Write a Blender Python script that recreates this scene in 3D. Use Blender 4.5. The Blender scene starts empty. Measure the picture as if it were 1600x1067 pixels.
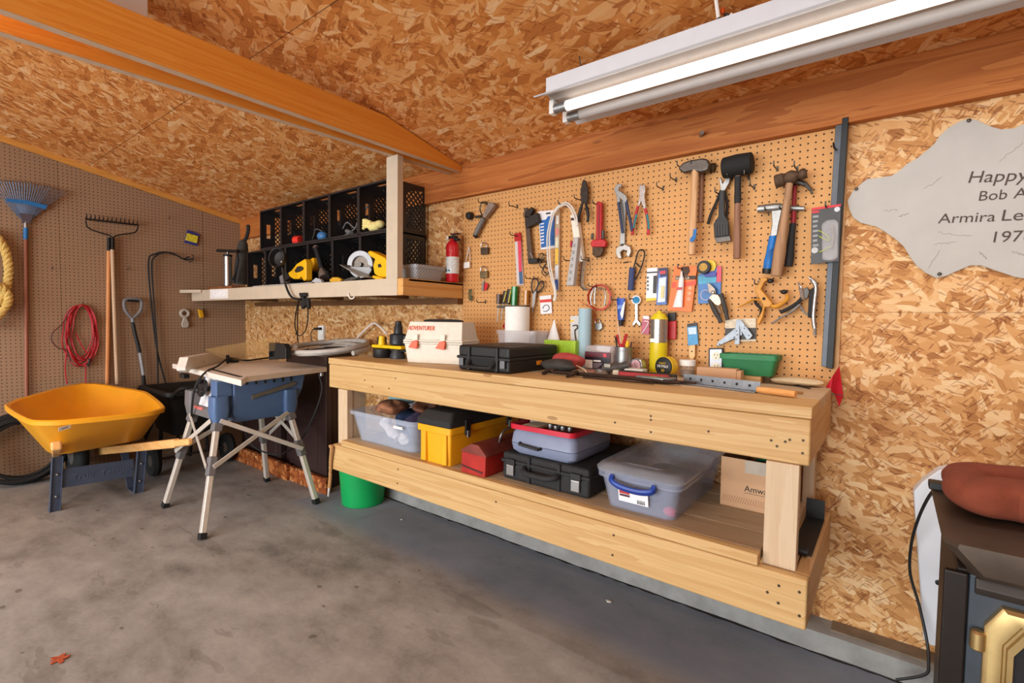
import bpy, bmesh, math, random
from mathutils import Vector as V, Matrix, Euler
random.seed(7)
SC = bpy.context.scene
COL = SC.collection
PI = math.pi
R = math.radians

# ------------------------------------------------------------ camera
FPX = 770.9448
YAW, PITCH, ROLL = R(-37.6036), R(-2.5706), R(0.7746)
CAM = V((4.9686, -2.2104, 1.2120))
_f = V((math.sin(YAW)*math.cos(PITCH), math.cos(YAW)*math.cos(PITCH), math.sin(PITCH)))
_r0 = V((math.cos(YAW), -math.sin(YAW), 0)); _u0 = _r0.cross(_f)
_r = math.cos(ROLL)*_r0 + math.sin(ROLL)*_u0
_u = -math.sin(ROLL)*_r0 + math.cos(ROLL)*_u0
cd = bpy.data.cameras.new('camera'); co = bpy.data.objects.new('camera', cd); COL.objects.link(co)
cd.sensor_width = 36; cd.lens = FPX/1600*36; cd.clip_start = .02
co.matrix_world = Matrix(((_r.x,_u.x,-_f.x,CAM.x),(_r.y,_u.y,-_f.y,CAM.y),(_r.z,_u.z,-_f.z,CAM.z),(0,0,0,1)))
SC.camera = co

def _hit(a, b, ax, v):
    d = _f + _r*((a-800)/FPX) - _u*((b-533.5)/FPX)
    return CAM + d*((v-CAM[ax])/d[ax])
def W(a, b, d=0.0): return _hit(a, b, 1, -d)       # measured spot of the photo, on a plane d in front of the back wall
def L(a, b, d=0.0): return _hit(a, b, 0, d)        # ... on a plane d in front of the left wall
def Z(a, b, z=0.0): return _hit(a, b, 2, z)        # ... on a level z

# ------------------------------------------------------------ materials
def lin(h):
    h = h.lstrip('#'); o = []
    for i in (0, 2, 4):
        c = int(h[i:i+2], 16)/255
        o.append(c/12.92 if c <= .04045 else ((c+.055)/1.055)**2.4)
    return (*o, 1)
class G:
    """little node-graph helper"""
    def __init__(s, name):
        s.m = bpy.data.materials.new(name); s.m.use_nodes = True
        s.t = s.m.node_tree; s.n = s.t.nodes; s.b = s.n['Principled BSDF']
    def new(s, kind, **kw):
        n = s.n.new('ShaderNode'+kind)
        for k, v in kw.items(): setattr(n, k, v)
        return n
    def ln(s, a, b): s.t.links.new(a, b)
    def math(s, op, a, b=None, c=None):
        n = s.new('Math', operation=op)
        for i, v in enumerate((a, b, c)):
            if v is None: continue
            if isinstance(v, (int, float)): n.inputs[i].default_value = v
            else: s.ln(v, n.inputs[i])
        return n.outputs[0]
    def mix(s, f, a, b, mode='MIX'):
        n = s.new('MixRGB', blend_type=mode)
        for i, v in enumerate((f, a, b)):
            if isinstance(v, (int, float)): n.inputs[i].default_value = v
            elif isinstance(v, tuple): n.inputs[i].default_value = v
            else: s.ln(v, n.inputs[i])
        return n.outputs[0]
    def ramp(s, f, stops):
        n = s.new('ValToRGB'); e = n.color_ramp.elements
        while len(e) < len(stops): e.new(.5)
        for x, (p, c) in zip(e, stops): x.position = p; x.color = lin(c) if isinstance(c, str) else c
        s.ln(f, n.inputs[0]); return n.outputs[0]
    def coord(s):
        return s.new('TexCoord').outputs['Object']
    def mapped(s, v, scale=(1,1,1), rot=(0,0,0), loc=(0,0,0)):
        n = s.new('Mapping'); n.inputs['Scale'].default_value = scale; n.inputs['Rotation'].default_value = rot; n.inputs['Location'].default_value = loc
        s.ln(v, n.inputs[0]); return n.outputs[0]
    def noise(s, v, scale, detail=3, rough=.5, dist=0):
        n = s.new('TexNoise'); n.inputs['Scale'].default_value = scale; n.inputs['Detail'].default_value = detail
        n.inputs['Roughness'].default_value = rough; n.inputs['Distortion'].default_value = dist
        s.ln(v, n.inputs['Vector']); return n.outputs[0]
    def bump(s, h, strength, dist=.002):
        n = s.new('Bump'); n.inputs['Strength'].default_value = strength; n.inputs['Distance'].default_value = dist
        s.ln(h, n.inputs['Height']); s.ln(n.outputs[0], s.b.inputs['Normal'])

_MC = {}
def M(hexcol, rough=.5, metal=0.0, var=.12, scale=25, bump=0.0, spec=.4, coat=0, name=None):
    """plain surface with a faint procedural mottling"""
    key = (hexcol, rough, metal, var, scale, bump, coat)
    if key in _MC: return _MC[key]
    g = G(name or 'surface_'+hexcol.strip('#'))
    c = lin(hexcol); v = g.coord(); n = g.noise(v, scale, 4, .6)
    lo = tuple(x*(1-var) for x in c[:3])+(1,); hi = tuple(min(1, x*(1+var)) for x in c[:3])+(1,)
    g.ln(g.ramp(n, [(.3, lo), (.7, hi)]), g.b.inputs['Base Color'])
    g.b.inputs['Roughness'].default_value = rough; g.b.inputs['Metallic'].default_value = metal
    g.b.inputs['Specular IOR Level'].default_value = spec; g.b.inputs['Coat Weight'].default_value = coat
    if bump: g.bump(g.noise(v, scale*6, 3), bump)
    _MC[key] = g.m; return g.m

def osb(name, plane, stops, flake=(.075, .024), rot=0.0, aniso=None, seam=None, gap=.55):
    g = G(name); v = g.coord(); s = g.new('SeparateXYZ'); g.ln(v, s.inputs[0])
    a, b = {'xz': (0, 2), 'yz': (1, 2), 'xy': (0, 1)}[plane]
    cb = g.new('CombineXYZ'); g.ln(s.outputs[a], cb.inputs[0]); g.ln(s.outputs[b], cb.inputs[1])
    base = cb.outputs[0]
    nz = g.new('TexNoise'); nz.inputs['Scale'].default_value = 9; nz.inputs['Detail'].default_value = 2; g.ln(base, nz.inputs['Vector'])
    off = g.new('VectorMath', operation='SCALE'); g.ln(nz.outputs['Color'], off.inputs[0]); off.inputs['Scale'].default_value = .045
    add = g.new('VectorMath', operation='ADD'); g.ln(base, add.inputs[0]); g.ln(off.outputs[0], add.inputs[1])
    layers = []
    for i, th in enumerate(aniso or (10, 68, -52, 35)):
        r = g.mapped(add.outputs[0], rot=(0, 0, R(th+rot)), loc=(3.7*i, 1.3*i, 0))
        r = g.mapped(r, scale=(1/flake[0], 1/flake[1], 1))
        vo = g.new('TexVoronoi', voronoi_dimensions='2D', feature='F1'); vo.inputs['Scale'].default_value = 1 + .25*i
        g.ln(r, vo.inputs['Vector'])
        sp = g.new('SeparateColor'); g.ln(vo.outputs['Color'], sp.inputs[0])
        fib = g.noise(g.mapped(r, scale=(1.2, 9, 1)), 1, 2)
        val = g.math('ADD', sp.outputs[1], g.math('MULTIPLY', g.math('SUBTRACT', fib, .5), .55))
        layers.append((sp.outputs[0], val))
    out = layers[-1][1]
    for k, (p, val) in enumerate(reversed(layers[:-1])):
        out = g.math('ADD', g.math('MULTIPLY', out, g.math('LESS_THAN', p, .56)), g.math('MULTIPLY', val, g.math('GREATER_THAN', p, .56)))
    out = g.math('ADD', g.math('MULTIPLY', out, .8), g.math('MULTIPLY', g.noise(base, 1.1, 3), .22))
    col = g.ramp(out, stops)
    # thin dark gaps and splinters between the strands
    r = g.mapped(g.mapped(add.outputs[0], rot=(0, 0, R(25+rot))), scale=(1/(flake[0]*.42), 1/(flake[1]*.22), 1))
    vs_ = g.new('TexVoronoi', voronoi_dimensions='2D', feature='F1'); vs_.inputs['Scale'].default_value = 1; g.ln(r, vs_.inputs['Vector'])
    ss = g.new('SeparateColor'); g.ln(vs_.outputs['Color'], ss.inputs[0])
    r2 = g.mapped(g.mapped(add.outputs[0], rot=(0, 0, R(-48+rot))), scale=(1/(flake[0]*.5), 1/(flake[1]*.2), 1))
    v2 = g.new('TexVoronoi', voronoi_dimensions='2D', feature='F1'); v2.inputs['Scale'].default_value = 1; g.ln(r2, v2.inputs['Vector'])
    s2 = g.new('SeparateColor'); g.ln(v2.outputs['Color'], s2.inputs[0])
    patch = g.noise(base, 5, 2)
    th = g.math('ADD', g.math('MULTIPLY', patch, .26), -.055)
    sl = g.math('MAXIMUM', g.math('LESS_THAN', ss.outputs[0], th), g.math('LESS_THAN', s2.outputs[0], th))
    col = g.mix(g.math('MULTIPLY', sl, gap), col, lin(stops[0][1]), 'MULTIPLY')
    if seam:
        for ax, at in seam:
            d = g.math('ABSOLUTE', g.math('SUBTRACT', s.outputs[ax], at))
            col = g.mix(g.math('MULTIPLY', g.math('LESS_THAN', d, .0018), .75), col, lin('#3a2413'))
    g.ln(col, g.b.inputs['Base Color']); g.b.inputs['Roughness'].default_value = .62; g.b.inputs['Specular IOR Level'].default_value = .3
    g.bump(out, .35, .003); return g.m

def pegboard(name, plane, c1, c2, ox=0.0, oz=0.0):
    g = G(name); v = g.coord(); s = g.new('SeparateXYZ'); g.ln(v, s.inputs[0])
    a = s.outputs[0 if plane == 'xz' else 1]; b = s.outputs[2]
    def cell(c, o): return g.math('SUBTRACT', g.math('FRACT', g.math('DIVIDE', g.math('ADD', c, o), .0254)), .5)
    p, q = cell(a, ox), cell(b, oz)
    d = g.math('SQRT', g.math('ADD', g.math('MULTIPLY', p, p), g.math('MULTIPLY', q, q)))
    n = g.noise(v, 90, 3, .7); n2 = g.noise(v, 1.6, 3)
    col = g.mix(g.math('ADD', g.math('MULTIPLY', n, .5), g.math('MULTIPLY', n2, .5)), lin(c1), lin(c2))
    h = g.math('LESS_THAN', d, .13)
    g.ln(g.mix(h, col, lin('#1d1109')), g.b.inputs['Base Color'])
    g.b.inputs['Roughness'].default_value = .6; g.b.inputs['Specular IOR Level'].default_value = .3
    g.bump(g.math('SUBTRACT', 1, h), .6, .002); return g.m

def wood(name, c1, c2, axis='x', ring=14, rough=.55, knots=True, c3=None, spec=.3):
    key = ('wood', c1, c2, axis, ring, rough, knots, c3)
    if key in _MC: return _MC[key]
    g = G(name); v = g.coord()
    sc = {'x': (.5, ring, ring), 'y': (ring, .5, ring), 'z': (ring, ring, .5)}[axis]
    m = g.mapped(v, scale=sc)
    n = g.noise(m, 1.3, 4, .55, .6); fine = g.noise(g.mapped(v, scale=tuple(x*6 for x in sc)), 1.5, 3, .6)
    wv = g.math('FRACT', g.math('MULTIPLY', n, 5))
    f = g.math('ADD', g.math('MULTIPLY', wv, .45), g.math('MULTIPLY', fine, .5))
    col = g.ramp(f, [(.15, c1), (.55, c2), (.9, c3 or c2)])
    big = g.noise(v, 1.7, 2)
    col = g.mix(g.math('MULTIPLY', big, .35), col, lin(c1))
    if knots:
        ks = {'x': (2.2, 7, 7), 'y': (7, 2.2, 7), 'z': (7, 7, 2.2)}[axis]
        vo = g.new('TexVoronoi'); vo.inputs['Scale'].default_value = 1; g.ln(g.mapped(v, scale=ks), vo.inputs['Vector'])
        k = g.math('LESS_THAN', vo.outputs['Distance'], .055)
        col = g.mix(g.math('MULTIPLY', k, .55), col, lin('#7a4a22'))
    g.ln(col, g.b.inputs['Base Color']); g.b.inputs['Roughness'].default_value = rough; g.b.inputs['Specular IOR Level'].default_value = spec
    g.bump(fine, .08, .001); _MC[key] = g.m; return g.m

def clear(name, tint='#dfe6f0', alpha=.28, rough=.15, frost=.0):
    """thin translucent plastic: part of the light passes straight through"""
    key = ('clear', tint, alpha, rough)
    if key in _MC: return _MC[key]
    g = G(name); g.b.inputs['Base Color'].default_value = lin(tint); g.b.inputs['Roughness'].default_value = rough
    n = g.noise(g.coord(), 18, 3)
    g.ln(g.math('ADD', alpha-.05, g.math('MULTIPLY', n, .1)), g.b.inputs['Alpha'])
    g.b.inputs['Specular IOR Level'].default_value = .6
    _MC[key] = g.m; return g.m
def emit(name, col, power):
    g = G(name); g.b.inputs['Base Color'].default_value = lin('#ffffff'); g.b.inputs['Emission Color'].default_value = lin(col); g.b.inputs['Emission Strength'].default_value = power
    return g.m

# ------------------------------------------------------------ mesh building
def frame(d):
    d = V(d).normalized(); a = V((0,0,1)) if abs(d.z) < .9 else V((1,0,0))
    x = a.cross(d).normalized(); return x, d.cross(x), d
class MB:
    def __init__(s): s.v = []; s.f = []
    def add(s, vs, fs):
        o = len(s.v); s.v += [V(p) for p in vs]; s.f += [tuple(i+o for i in f) for f in fs]; return s
    def box(s, a, b, rz=0, ctr=None, rot=None):
        x0,y0,z0 = a; x1,y1,z1 = b
        vs = [V(p) for p in ((x0,y0,z0),(x1,y0,z0),(x1,y1,z0),(x0,y1,z0),(x0,y0,z1),(x1,y0,z1),(x1,y1,z1),(x0,y1,z1))]
        if rz or rot:
            m = rot.to_matrix() if rot else Matrix.Rotation(rz, 3, 'Z'); c = V(ctr) if ctr is not None else (V(a)+V(b))/2
            vs = [m @ (p-c) + c for p in vs]
        return s.add(vs, [(0,3,2,1),(4,5,6,7),(0,1,5,4),(1,2,6,5),(2,3,7,6),(3,0,4,7)])
    def beam(s, p, q, w, h, up=(0,0,1)):
        """square bar from p to q, w across, h along up"""
        p, q = V(p), V(q); d = (q-p).normalized(); u = V(up); x = d.cross(u)
        if x.length < 1e-4: x = d.cross(V((1,0,0)))
        x.normalize(); u = x.cross(d)
        vs = [c + x*(i*w/2) + u*(j*h/2) for c in (p, q) for i, j in ((-1,-1),(1,-1),(1,1),(-1,1))]
        return s.add(vs, [(0,3,2,1),(4,5,6,7),(0,1,5,4),(1,2,6,5),(2,3,7,6),(3,0,4,7)])
    def prism(s, pts, ext):
        """closed outline (list of 3-D points) pushed along ext"""
        n = len(pts); e = V(ext); vs = [V(p) for p in pts] + [V(p)+e for p in pts]
        return s.add(vs, [tuple(range(n)), tuple(range(2*n-1, n-1, -1))] + [(i, i+n, (i+1) % n + n, (i+1) % n) for i in range(n)])
    def rings(s, rs, close=True, caps=True):
        n = len(rs[0]); o = []
        for r in rs: o += r
        fs = []
        for k in range(len(rs)-1):
            for i in range(n if close else n-1):
                j = (i+1) % n; fs.append((k*n+i, k*n+j, (k+1)*n+j, (k+1)*n+i))
        if caps: fs += [tuple(range(n-1, -1, -1)), tuple(range((len(rs)-1)*n, len(rs)*n))]
        return s.add(o, fs)
    def tube(s, pts, r, n=8, loop=False, flat=1.0, caps=True):
        pts = [V(p) for p in pts]; m = len(pts); rad = r if isinstance(r, (list, tuple)) else [r]*m
        ring = []; px = None
        for i in range(m):
            a = pts[(i-1) % m] if (loop or i) else pts[0]; b = pts[(i+1) % m] if (loop or i < m-1) else pts[-1]
            d = (b-a); d = d.normalized() if d.length > 1e-9 else V((0,0,1))
            if px is None: px = frame(d)[0]
            x = (px - d*px.dot(d)); x = x.normalized() if x.length > 1e-6 else frame(d)[0]
            y = d.cross(x); px = x
            ring.append([pts[i] + x*(rad[i]*math.cos(2*PI*k/n)) + y*(rad[i]*flat*math.sin(2*PI*k/n)) for k in range(n)])
        if loop: ring.append(ring[0]); return s.rings(ring, caps=False)
        return s.rings(ring, caps=caps)
    def lathe(s, prof, org, axis=(0,0,1), n=20, sx=1.0):
        x, y, d = frame(axis); org = V(org)
        return s.rings([[org + d*h + x*(r*sx*math.cos(2*PI*k/n)) + y*(r*math.sin(2*PI*k/n)) for k in range(n)] for r, h in prof])
    def ball(s, c, r, n=12, sc=(1,1,1)):
        c = V(c); k = n//2
        return s.rings([[c + V((r*sc[0]*math.sin(t)*math.cos(2*PI*i/n), r*sc[1]*math.sin(t)*math.sin(2*PI*i/n), -r*sc[2]*math.cos(t))) for i in range(n)] for t in [max(.02, min(PI-.02, PI*j/k)) for j in range(k+1)]])
    def build(s, name, mat, root=None, bevel=0, seg=2, smooth=None, sub=0, label=None):
        me = bpy.data.meshes.new(name); o = bpy.data.objects.new(name, me); COL.objects.link(o)
        org = V((0,0,0))
        if root is not None: o.parent = root; org = wl(root)
        elif s.v:
            xs = [p.x for p in s.v]; ys = [p.y for p in s.v]; zs = [p.z for p in s.v]
            if root is None and getattr(s, 'based', False):
                org = V(((min(xs)+max(xs))/2, (min(ys)+max(ys))/2, min(zs))); o.location = org
        me.from_pydata([tuple(p-org) for p in s.v], [], s.f); me.update()
        bm = bmesh.new(); bm.from_mesh(me); bmesh.ops.recalc_face_normals(bm, faces=bm.faces); bm.to_mesh(me); bm.free()
        me.materials.append(mat)
        if smooth is None: smooth = True
        if smooth:
            me.polygons.foreach_set('use_smooth', [True]*len(me.polygons))
        if bevel:
            md = o.modifiers.new('edge', 'BEVEL'); md.width = bevel; md.segments = seg; md.limit_method = 'ANGLE'; md.angle_limit = R(35); md.harden_normals = True
        if sub:
            md = o.modifiers.new('sub', 'SUBSURF'); md.levels = sub; md.render_levels = sub
        if smooth and not sub:
            try: me.set_sharp_from_angle(angle=R(38))
            except Exception: pass
        if label: o['label'] = label
        return o
def wl(o):
    p = V((0,0,0))
    while o is not None: p = p + o.location; o = o.parent
    return p
def thing(name, label, cat, loc=(0,0,0), group=None):
    o = bpy.data.objects.new(name, None); COL.objects.link(o); o.location = loc; o.empty_display_size = .05
    return tag(o, label, cat, group)
def tag(o, label, cat, group=None, kind=None):
    o['label'] = label; o['category'] = cat
    if group: o['group'] = group
    if kind: o['kind'] = kind
    return o
def solo(name, mb, mat, label, cat, group=None, **kw):
    mb.based = True; return tag(mb.build(name, mat, None, **kw), label, cat, group)
def struct(name, mb, mat, **kw):
    o = mb.build(name, mat, None, **kw); o['kind'] = 'structure'; return o
def copy_tree(o, parent=None):
    c = o.copy(); COL.objects.link(c)
    if parent is not None: c.parent = parent
    for ch in list(o.children): copy_tree(ch, c)
    return c
def arc(c, r, a0, a1, n=12, u=(1,0,0), v=(0,0,1)):
    c = V(c); u, v = V(u), V(v)
    return [c + u*(r*math.cos(R(a0+(a1-a0)*k/n))) + v*(r*math.sin(R(a0+(a1-a0)*k/n))) for k in range(n+1)]
def smoothpath(pts, k=5, loop=False):
    pts = [V(p) for p in pts]; n = len(pts); out = []
    for i in range(n if loop else n-1):
        g = lambda j: pts[j % n] if loop else pts[max(0, min(n-1, j))]
        p0, p1, p2, p3 = g(i-1), g(i), g(i+1), g(i+2)
        for t in [q/k for q in range(k)]:
            out.append(.5*((2*p1)+(p2-p0)*t+(2*p0-5*p1+4*p2-p3)*t*t+(3*p1-p0-3*p2+p3)*t**3))
    if not loop: out.append(pts[-1])
    return out
def rrect(w, h, r, n=4):
    """rounded-rectangle outline, centred, as (x, y) pairs"""
    o = []
    for cx, cy, a in ((w/2-r, h/2-r, 0), (-w/2+r, h/2-r, 90), (-w/2+r, -h/2+r, 180), (w/2-r, -h/2+r, 270)):
        for k in range(n+1): o.append((cx+r*math.cos(R(a+90*k/n)), cy+r*math.sin(R(a+90*k/n))))
    return o
def text(body, size, org, xd, yd, mat, root, name='lettering', ext=.0004, align='LEFT', wide=1.0, shear=0):
    c = bpy.data.curves.new(name, 'FONT'); c.body = body; c.size = size; c.extrude = ext; c.align_x = align; c.resolution_u = 3; c.shear = shear
    t = bpy.data.objects.new('tmp', c); COL.objects.link(t)
    dg = bpy.context.evaluated_depsgraph_get(); me = bpy.data.meshes.new_from_object(t.evaluated_get(dg)); bpy.data.objects.remove(t)
    x = V(xd).normalized(); y = V(yd).normalized(); z = x.cross(y); o = V(org) - wl(root)
    for v in me.vertices: v.co = o + x*(v.co.x*wide) + y*v.co.y + z*(v.co.z+ext)
    me.materials.clear(); me.materials.append(mat)
    ob = bpy.data.objects.new(name, me); COL.objects.link(ob); ob.parent = root; return ob
def wslab(px, d, t):
    """outline read off the back wall, standing d in front of it and t thick"""
    return MB().prism([W(a, b, d+t) for a, b in px], (0, t, 0))
def lslab(px, d, t):
    return MB().prism([L(a, b, d+t) for a, b in px], (-t, 0, 0))
def wpath(px, d): return [W(a, b, (d if not isinstance(d, (list, tuple)) else d[i])) for i, (a, b) in enumerate(px)]
def lpath(px, d): return [L(a, b, d) for a, b in px]

# common materials
STEEL = M('#989897', .42, .85, .12, 60, name='bright_steel')
CHROME = M('#b4b4b5', .27, .9, .08, 60, name='chrome')
DKSTEEL = M('#5b5650', .45, .9, .25, 40, name='dark_steel')
RUST = M('#5a4636', .7, .5, .35, 45, bump=.2, name='rusty_steel')
BLACK = M('#1c1c1d', .5, 0, .15, 30, name='black_plastic')
BLACKM = M('#242425', .75, 0, .2, 60, bump=.1, name='matte_black')
RUBBER = M('#191919', .8, 0, .15, 40, bump=.15, name='black_rubber')
WHITE = M('#ece8e2', .5, 0, .04, 20, name='white_plastic')
RED = M('#b3191b', .4, 0, .12, 30, name='red_plastic')
YEL = M('#f2c218', .4, 0, .08, 30, name='yellow_plastic')
WIRE = M('#4f4842', .45, .7, .15, 60, name='hook_wire')
# ------------------------------------------------------------ the room
OSBR = [(.05, '#94592a'), (.28, '#bb844c'), (.55, '#cd985f'), (.8, '#dab07e'), (1.0, '#e4c598')]
OSBC = [(.05, '#a9622c'), (.28, '#cb7e3c'), (.55, '#db9450'), (.8, '#e6ab6d'), (1.0, '#f2cc9c')]
M_OSBW = osb('osb_wall', 'xz', OSBR, (.05, .019))
M_OSBC = osb('osb_ceiling', 'xy', OSBC, (.08, .028), gap=.45, seam=[(1, -1.158)])
M_PEGB = pegboard('pegboard_tan', 'xz', '#c88f56', '#dba568', ox=.0127-4.649+.0254*200, oz=.0127-1.8919+.0254*200)
M_PEGL = pegboard('pegboard_brown', 'yz', '#91745a', '#a5876c', ox=.0127, oz=.0127)
M_PINE_X = wood('pine_along', '#b98f5a', '#c9a570', 'x', c3='#d4b585')
M_PINE_Y = wood('pine_across', '#b6895a', '#c7a070', 'y', c3='#d2b188')
M_PINE_Z = wood('pine_upright', '#c1a483', '#ceb698', 'z', knots=False)
M_ORANGE_Y = wood('varnished_joist', '#e08c32', '#eba243', 'y', 18, .4, c3='#f0b158', spec=.5)
M_HEADER = wood('fir_header', '#9a5423', '#b96e33', 'x', 9, .6, c3='#cb874a')
M_TRIML = wood('wall_trim', '#c98a3c', '#dca050', 'y', 14, .6, knots=False)

def zc(y): return 2.117 + .199*(-y) if y > -3.1 else 2.117 + .199*(6.2+y)
# floor: grey concrete, brown where dirt is trodden in
g = G('concrete'); v = g.coord()
n1 = g.noise(v, 1.3, 5, .6, .4); n2 = g.noise(g.mapped(v, scale=(1, 1.6, 1)), 5, 5, .65); n3 = g.noise(v, 60, 3, .7)
f = g.math('ADD', g.math('MULTIPLY', n1, .5), g.math('ADD', g.math('MULTIPLY', n2, .38), g.math('MULTIPLY', n3, .12)))
col = g.ramp(f, [(.36, '#68645f'), (.5, '#8f8b86'), (.66, '#a9a5a0')])
sp = g.new('TexVoronoi'); sp.inputs['Scale'].default_value = 7; g.ln(g.mapped(v, scale=(1, 1.5, 1)), sp.inputs['Vector'])
sc_ = g.new('SeparateColor'); g.ln(sp.outputs['Color'], sc_.inputs[0])
spot = g.math('MULTIPLY', g.math('LESS_THAN', g.math('ADD', sp.outputs['Distance'], g.math('MULTIPLY', n2, .25)), g.math('ADD', .13, g.math('MULTIPLY', sc_.outputs[0], .12))), g.math('GREATER_THAN', g.noise(v, .9, 2), .5))
col = g.mix(g.math('MULTIPLY', spot, .55), col, lin('#453d36'))
band = g.math('GREATER_THAN', g.noise(g.mapped(v, scale=(.7, 2.5, 1)), 2.2, 4, .6), .63)
col = g.mix(g.math('MULTIPLY', band, .25), col, lin('#574d45'))
# cool shade of the bench, painted into the concrete as a blue-grey band
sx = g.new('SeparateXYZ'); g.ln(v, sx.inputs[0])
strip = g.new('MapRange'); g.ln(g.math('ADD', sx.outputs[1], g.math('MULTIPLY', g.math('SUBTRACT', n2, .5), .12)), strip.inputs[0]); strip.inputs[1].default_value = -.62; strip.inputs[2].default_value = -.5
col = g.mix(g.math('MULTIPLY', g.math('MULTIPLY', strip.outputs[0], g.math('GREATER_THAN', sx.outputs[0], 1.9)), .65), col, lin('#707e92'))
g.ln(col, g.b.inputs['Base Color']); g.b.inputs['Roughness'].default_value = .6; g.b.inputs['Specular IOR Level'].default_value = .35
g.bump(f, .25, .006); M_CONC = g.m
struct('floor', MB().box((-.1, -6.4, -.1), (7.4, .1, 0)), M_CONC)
struct('ground', MB().box((-14, -26, -.12), (20, -6.4, -.02)), M('#8d8a84', .9, 0, .2, 3))
# back wall: two courses of boarding
struct('wall_back', MB().box((-.1, 0, 0), (7.4, .1, 1.2535)).box((-.1, 0, 1.2565), (7.4, .1, 2.16)).box((-.1, .006, 1.25), (7.4, .1, 1.26)), M_OSBW, smooth=False)
ys = [0, -3.1, -6.2]
struct('wall_left', MB().prism([(0, .1, 0), (0, .1, 2.1), (0, 0, 2.12), (0, -3.1, zc(-3.1)+.01), (0, -6.2, 2.12), (0, -6.2, 0)], (-.1, 0, 0)), osb('osb_side', 'yz', OSBR), smooth=False)
struct('wall_right', MB().prism([(7.3, .1, 0), (7.3, .1, 2.1), (7.3, 0, 2.12), (7.3, -3.1, zc(-3.1)+.01), (7.3, -6.2, 2.12), (7.3, -6.2, 0)], (.1, 0, 0)), osb('osb_side_b', 'yz', OSBR), smooth=False)
struct('wall_front', MB().box((-.1, -6.3, 0), (.5, -6.2, 2.2)).box((6.6, -6.3, 0), (7.4, -6.2, 2.2)).box((.5, -6.3, 2.08), (6.6, -6.2, 2.2)), M_OSBW, smooth=False)
struct('ceiling', MB().prism([(-.1, .1, 2.117-.0199), (-.1, -3.1, zc(-3.1)), (-.1, -6.3, 2.097), (-.1, -6.3, 2.2), (-.1, -3.1, zc(-3.1)+.1), (-.1, .1, 2.2)], (7.5, 0, 0)), M_OSBC, smooth=False)
struct('trim_header', MB().box((0, -.04, 1.938), (7.3, 0, 2.125)), M_HEADER, bevel=.003)
struct('trim_left', MB().prism([(0, 0, 2.117), (0, -3.1, zc(-3.1)), (0, -3.1, zc(-3.1)-.042), (0, 0, 2.075)], (.022, 0, 0)), M_TRIML)
# concrete kerb under the wall
M_KERB = M('#8e8c88', .85, 0, .22, 9, bump=.4, name='kerb_concrete')
mb = MB(); xs = [2.25 + i*.09 for i in range(57)]
rs = []
for i, x in enumerate(xs):
    j = random.uniform(-.006, .006)
    rs.append([V((x, -.1126+j, -.01)), V((x, -.108+j*.5, .074+random.uniform(-.003, .003))), V((x, -.09, .0777)), V((x, 0, .0777)), V((x, 0, -.01))])
struct('trim_kerb', mb.rings(rs), M_KERB)
rs = []
for i in range(150):
    x = 2.26+i*.034; j = random.uniform(-.006, .006); k = random.uniform(.002, .007)
    rs.append([V((x, -.1195+j-k, .0003)), V((x, -.1195+j-k*.3, .0012)), V((x, -.1145+j*.3+k*.2, .0012)), V((x, -.1120, .0003))])
struct('floor_joint', MB().rings(rs), M('#2c2825', .95, 0, .3, 40))
solo('sill_plate', MB().box((4.83, -.075, .0777), (7.3, -.004, .083)), M('#7a6a58', .9, 0, .25, 14, bump=.3), 'thin weathered timber sill lying on the concrete kerb under the wall', 'sill')

# perforated boards
def panel(name, mb, mat, label): return solo(name, mb, mat, label, 'pegboard', 'pegboard panels', smooth=False)
for a, b, lab in ((-6.1, -1.337, 'brown pegboard panel behind the wheelbarrow and the leaf rake'), (-1.335, -.364, 'brown pegboard panel holding the red cord coil and the bow rake'), (-.362, -.002, 'narrow brown pegboard panel in the corner behind the table saw')):
    mb = MB().prism([(.001, a, .0), (.001, b, .0), (.001, b, zc(b)-.044), (.001, max(a, -3.1), zc(max(a, -3.1))-.044)] + ([(.001, a, 2.1)] if a < -3.1 else []), (.006, 0, 0))
    panel('pegboard', mb, M_PEGL, lab)
panel('pegboard', MB().box((2.893, -.007, .92), (4.802, -.001, 1.936)), M_PEGB, 'large tan pegboard panel above the workbench holding the hand tools')
struct('trim_edge', MB().box((4.803, -.012, .98), (4.815, 0, 1.935)), M('#c99a68', .6))

# tie beams under the roof
solo('tie_beam', MB().prism([(2.865, -5.9, 2.085), (2.865, -.042, 2.085), (2.865, -.042, 2.122), (2.865, -.60, 2.232), (2.865, -5.6, 2.232), (2.865, -5.9, 2.17)], (.037, 0, 0)), M_ORANGE_Y, 'orange varnished tie beam nearer the fluorescent light', 'beam', 'roof tie beams', bevel=.003)
solo('tie_beam', MB().prism([(2.50, -5.9, 2.082), (2.80, -.042, 2.085), (2.80, -.042, 2.118), (2.772, -.60, 2.23), (2.515, -5.6, 2.23), (2.50, -5.9, 2.17)], (.036, 0, 0)), M_ORANGE_Y, 'orange tie beam half hidden behind the nearer beam', 'beam', 'roof tie beams', bevel=.003)

RAW = M('#cdb094', .7, 0, .1, 18, name='raw_wood')
bms = [o for o in COL.objects if o.name.startswith('tie_beam')]
MB().box((2.8655, -5.88, 2.0835), (2.9015, -.05, 2.0848)).build('raw_underside', RAW, bms[0], label='pale unvarnished underside')
MB().prism([V((2.501,-5.88,2.0815)), V((2.8005,-.05,2.0845)), V((2.8355,-.05,2.0845)), V((2.535,-5.88,2.0815))], (0,0,-.0012)).build('raw_underside', RAW, bms[1], label='pale unvarnished underside')

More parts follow.
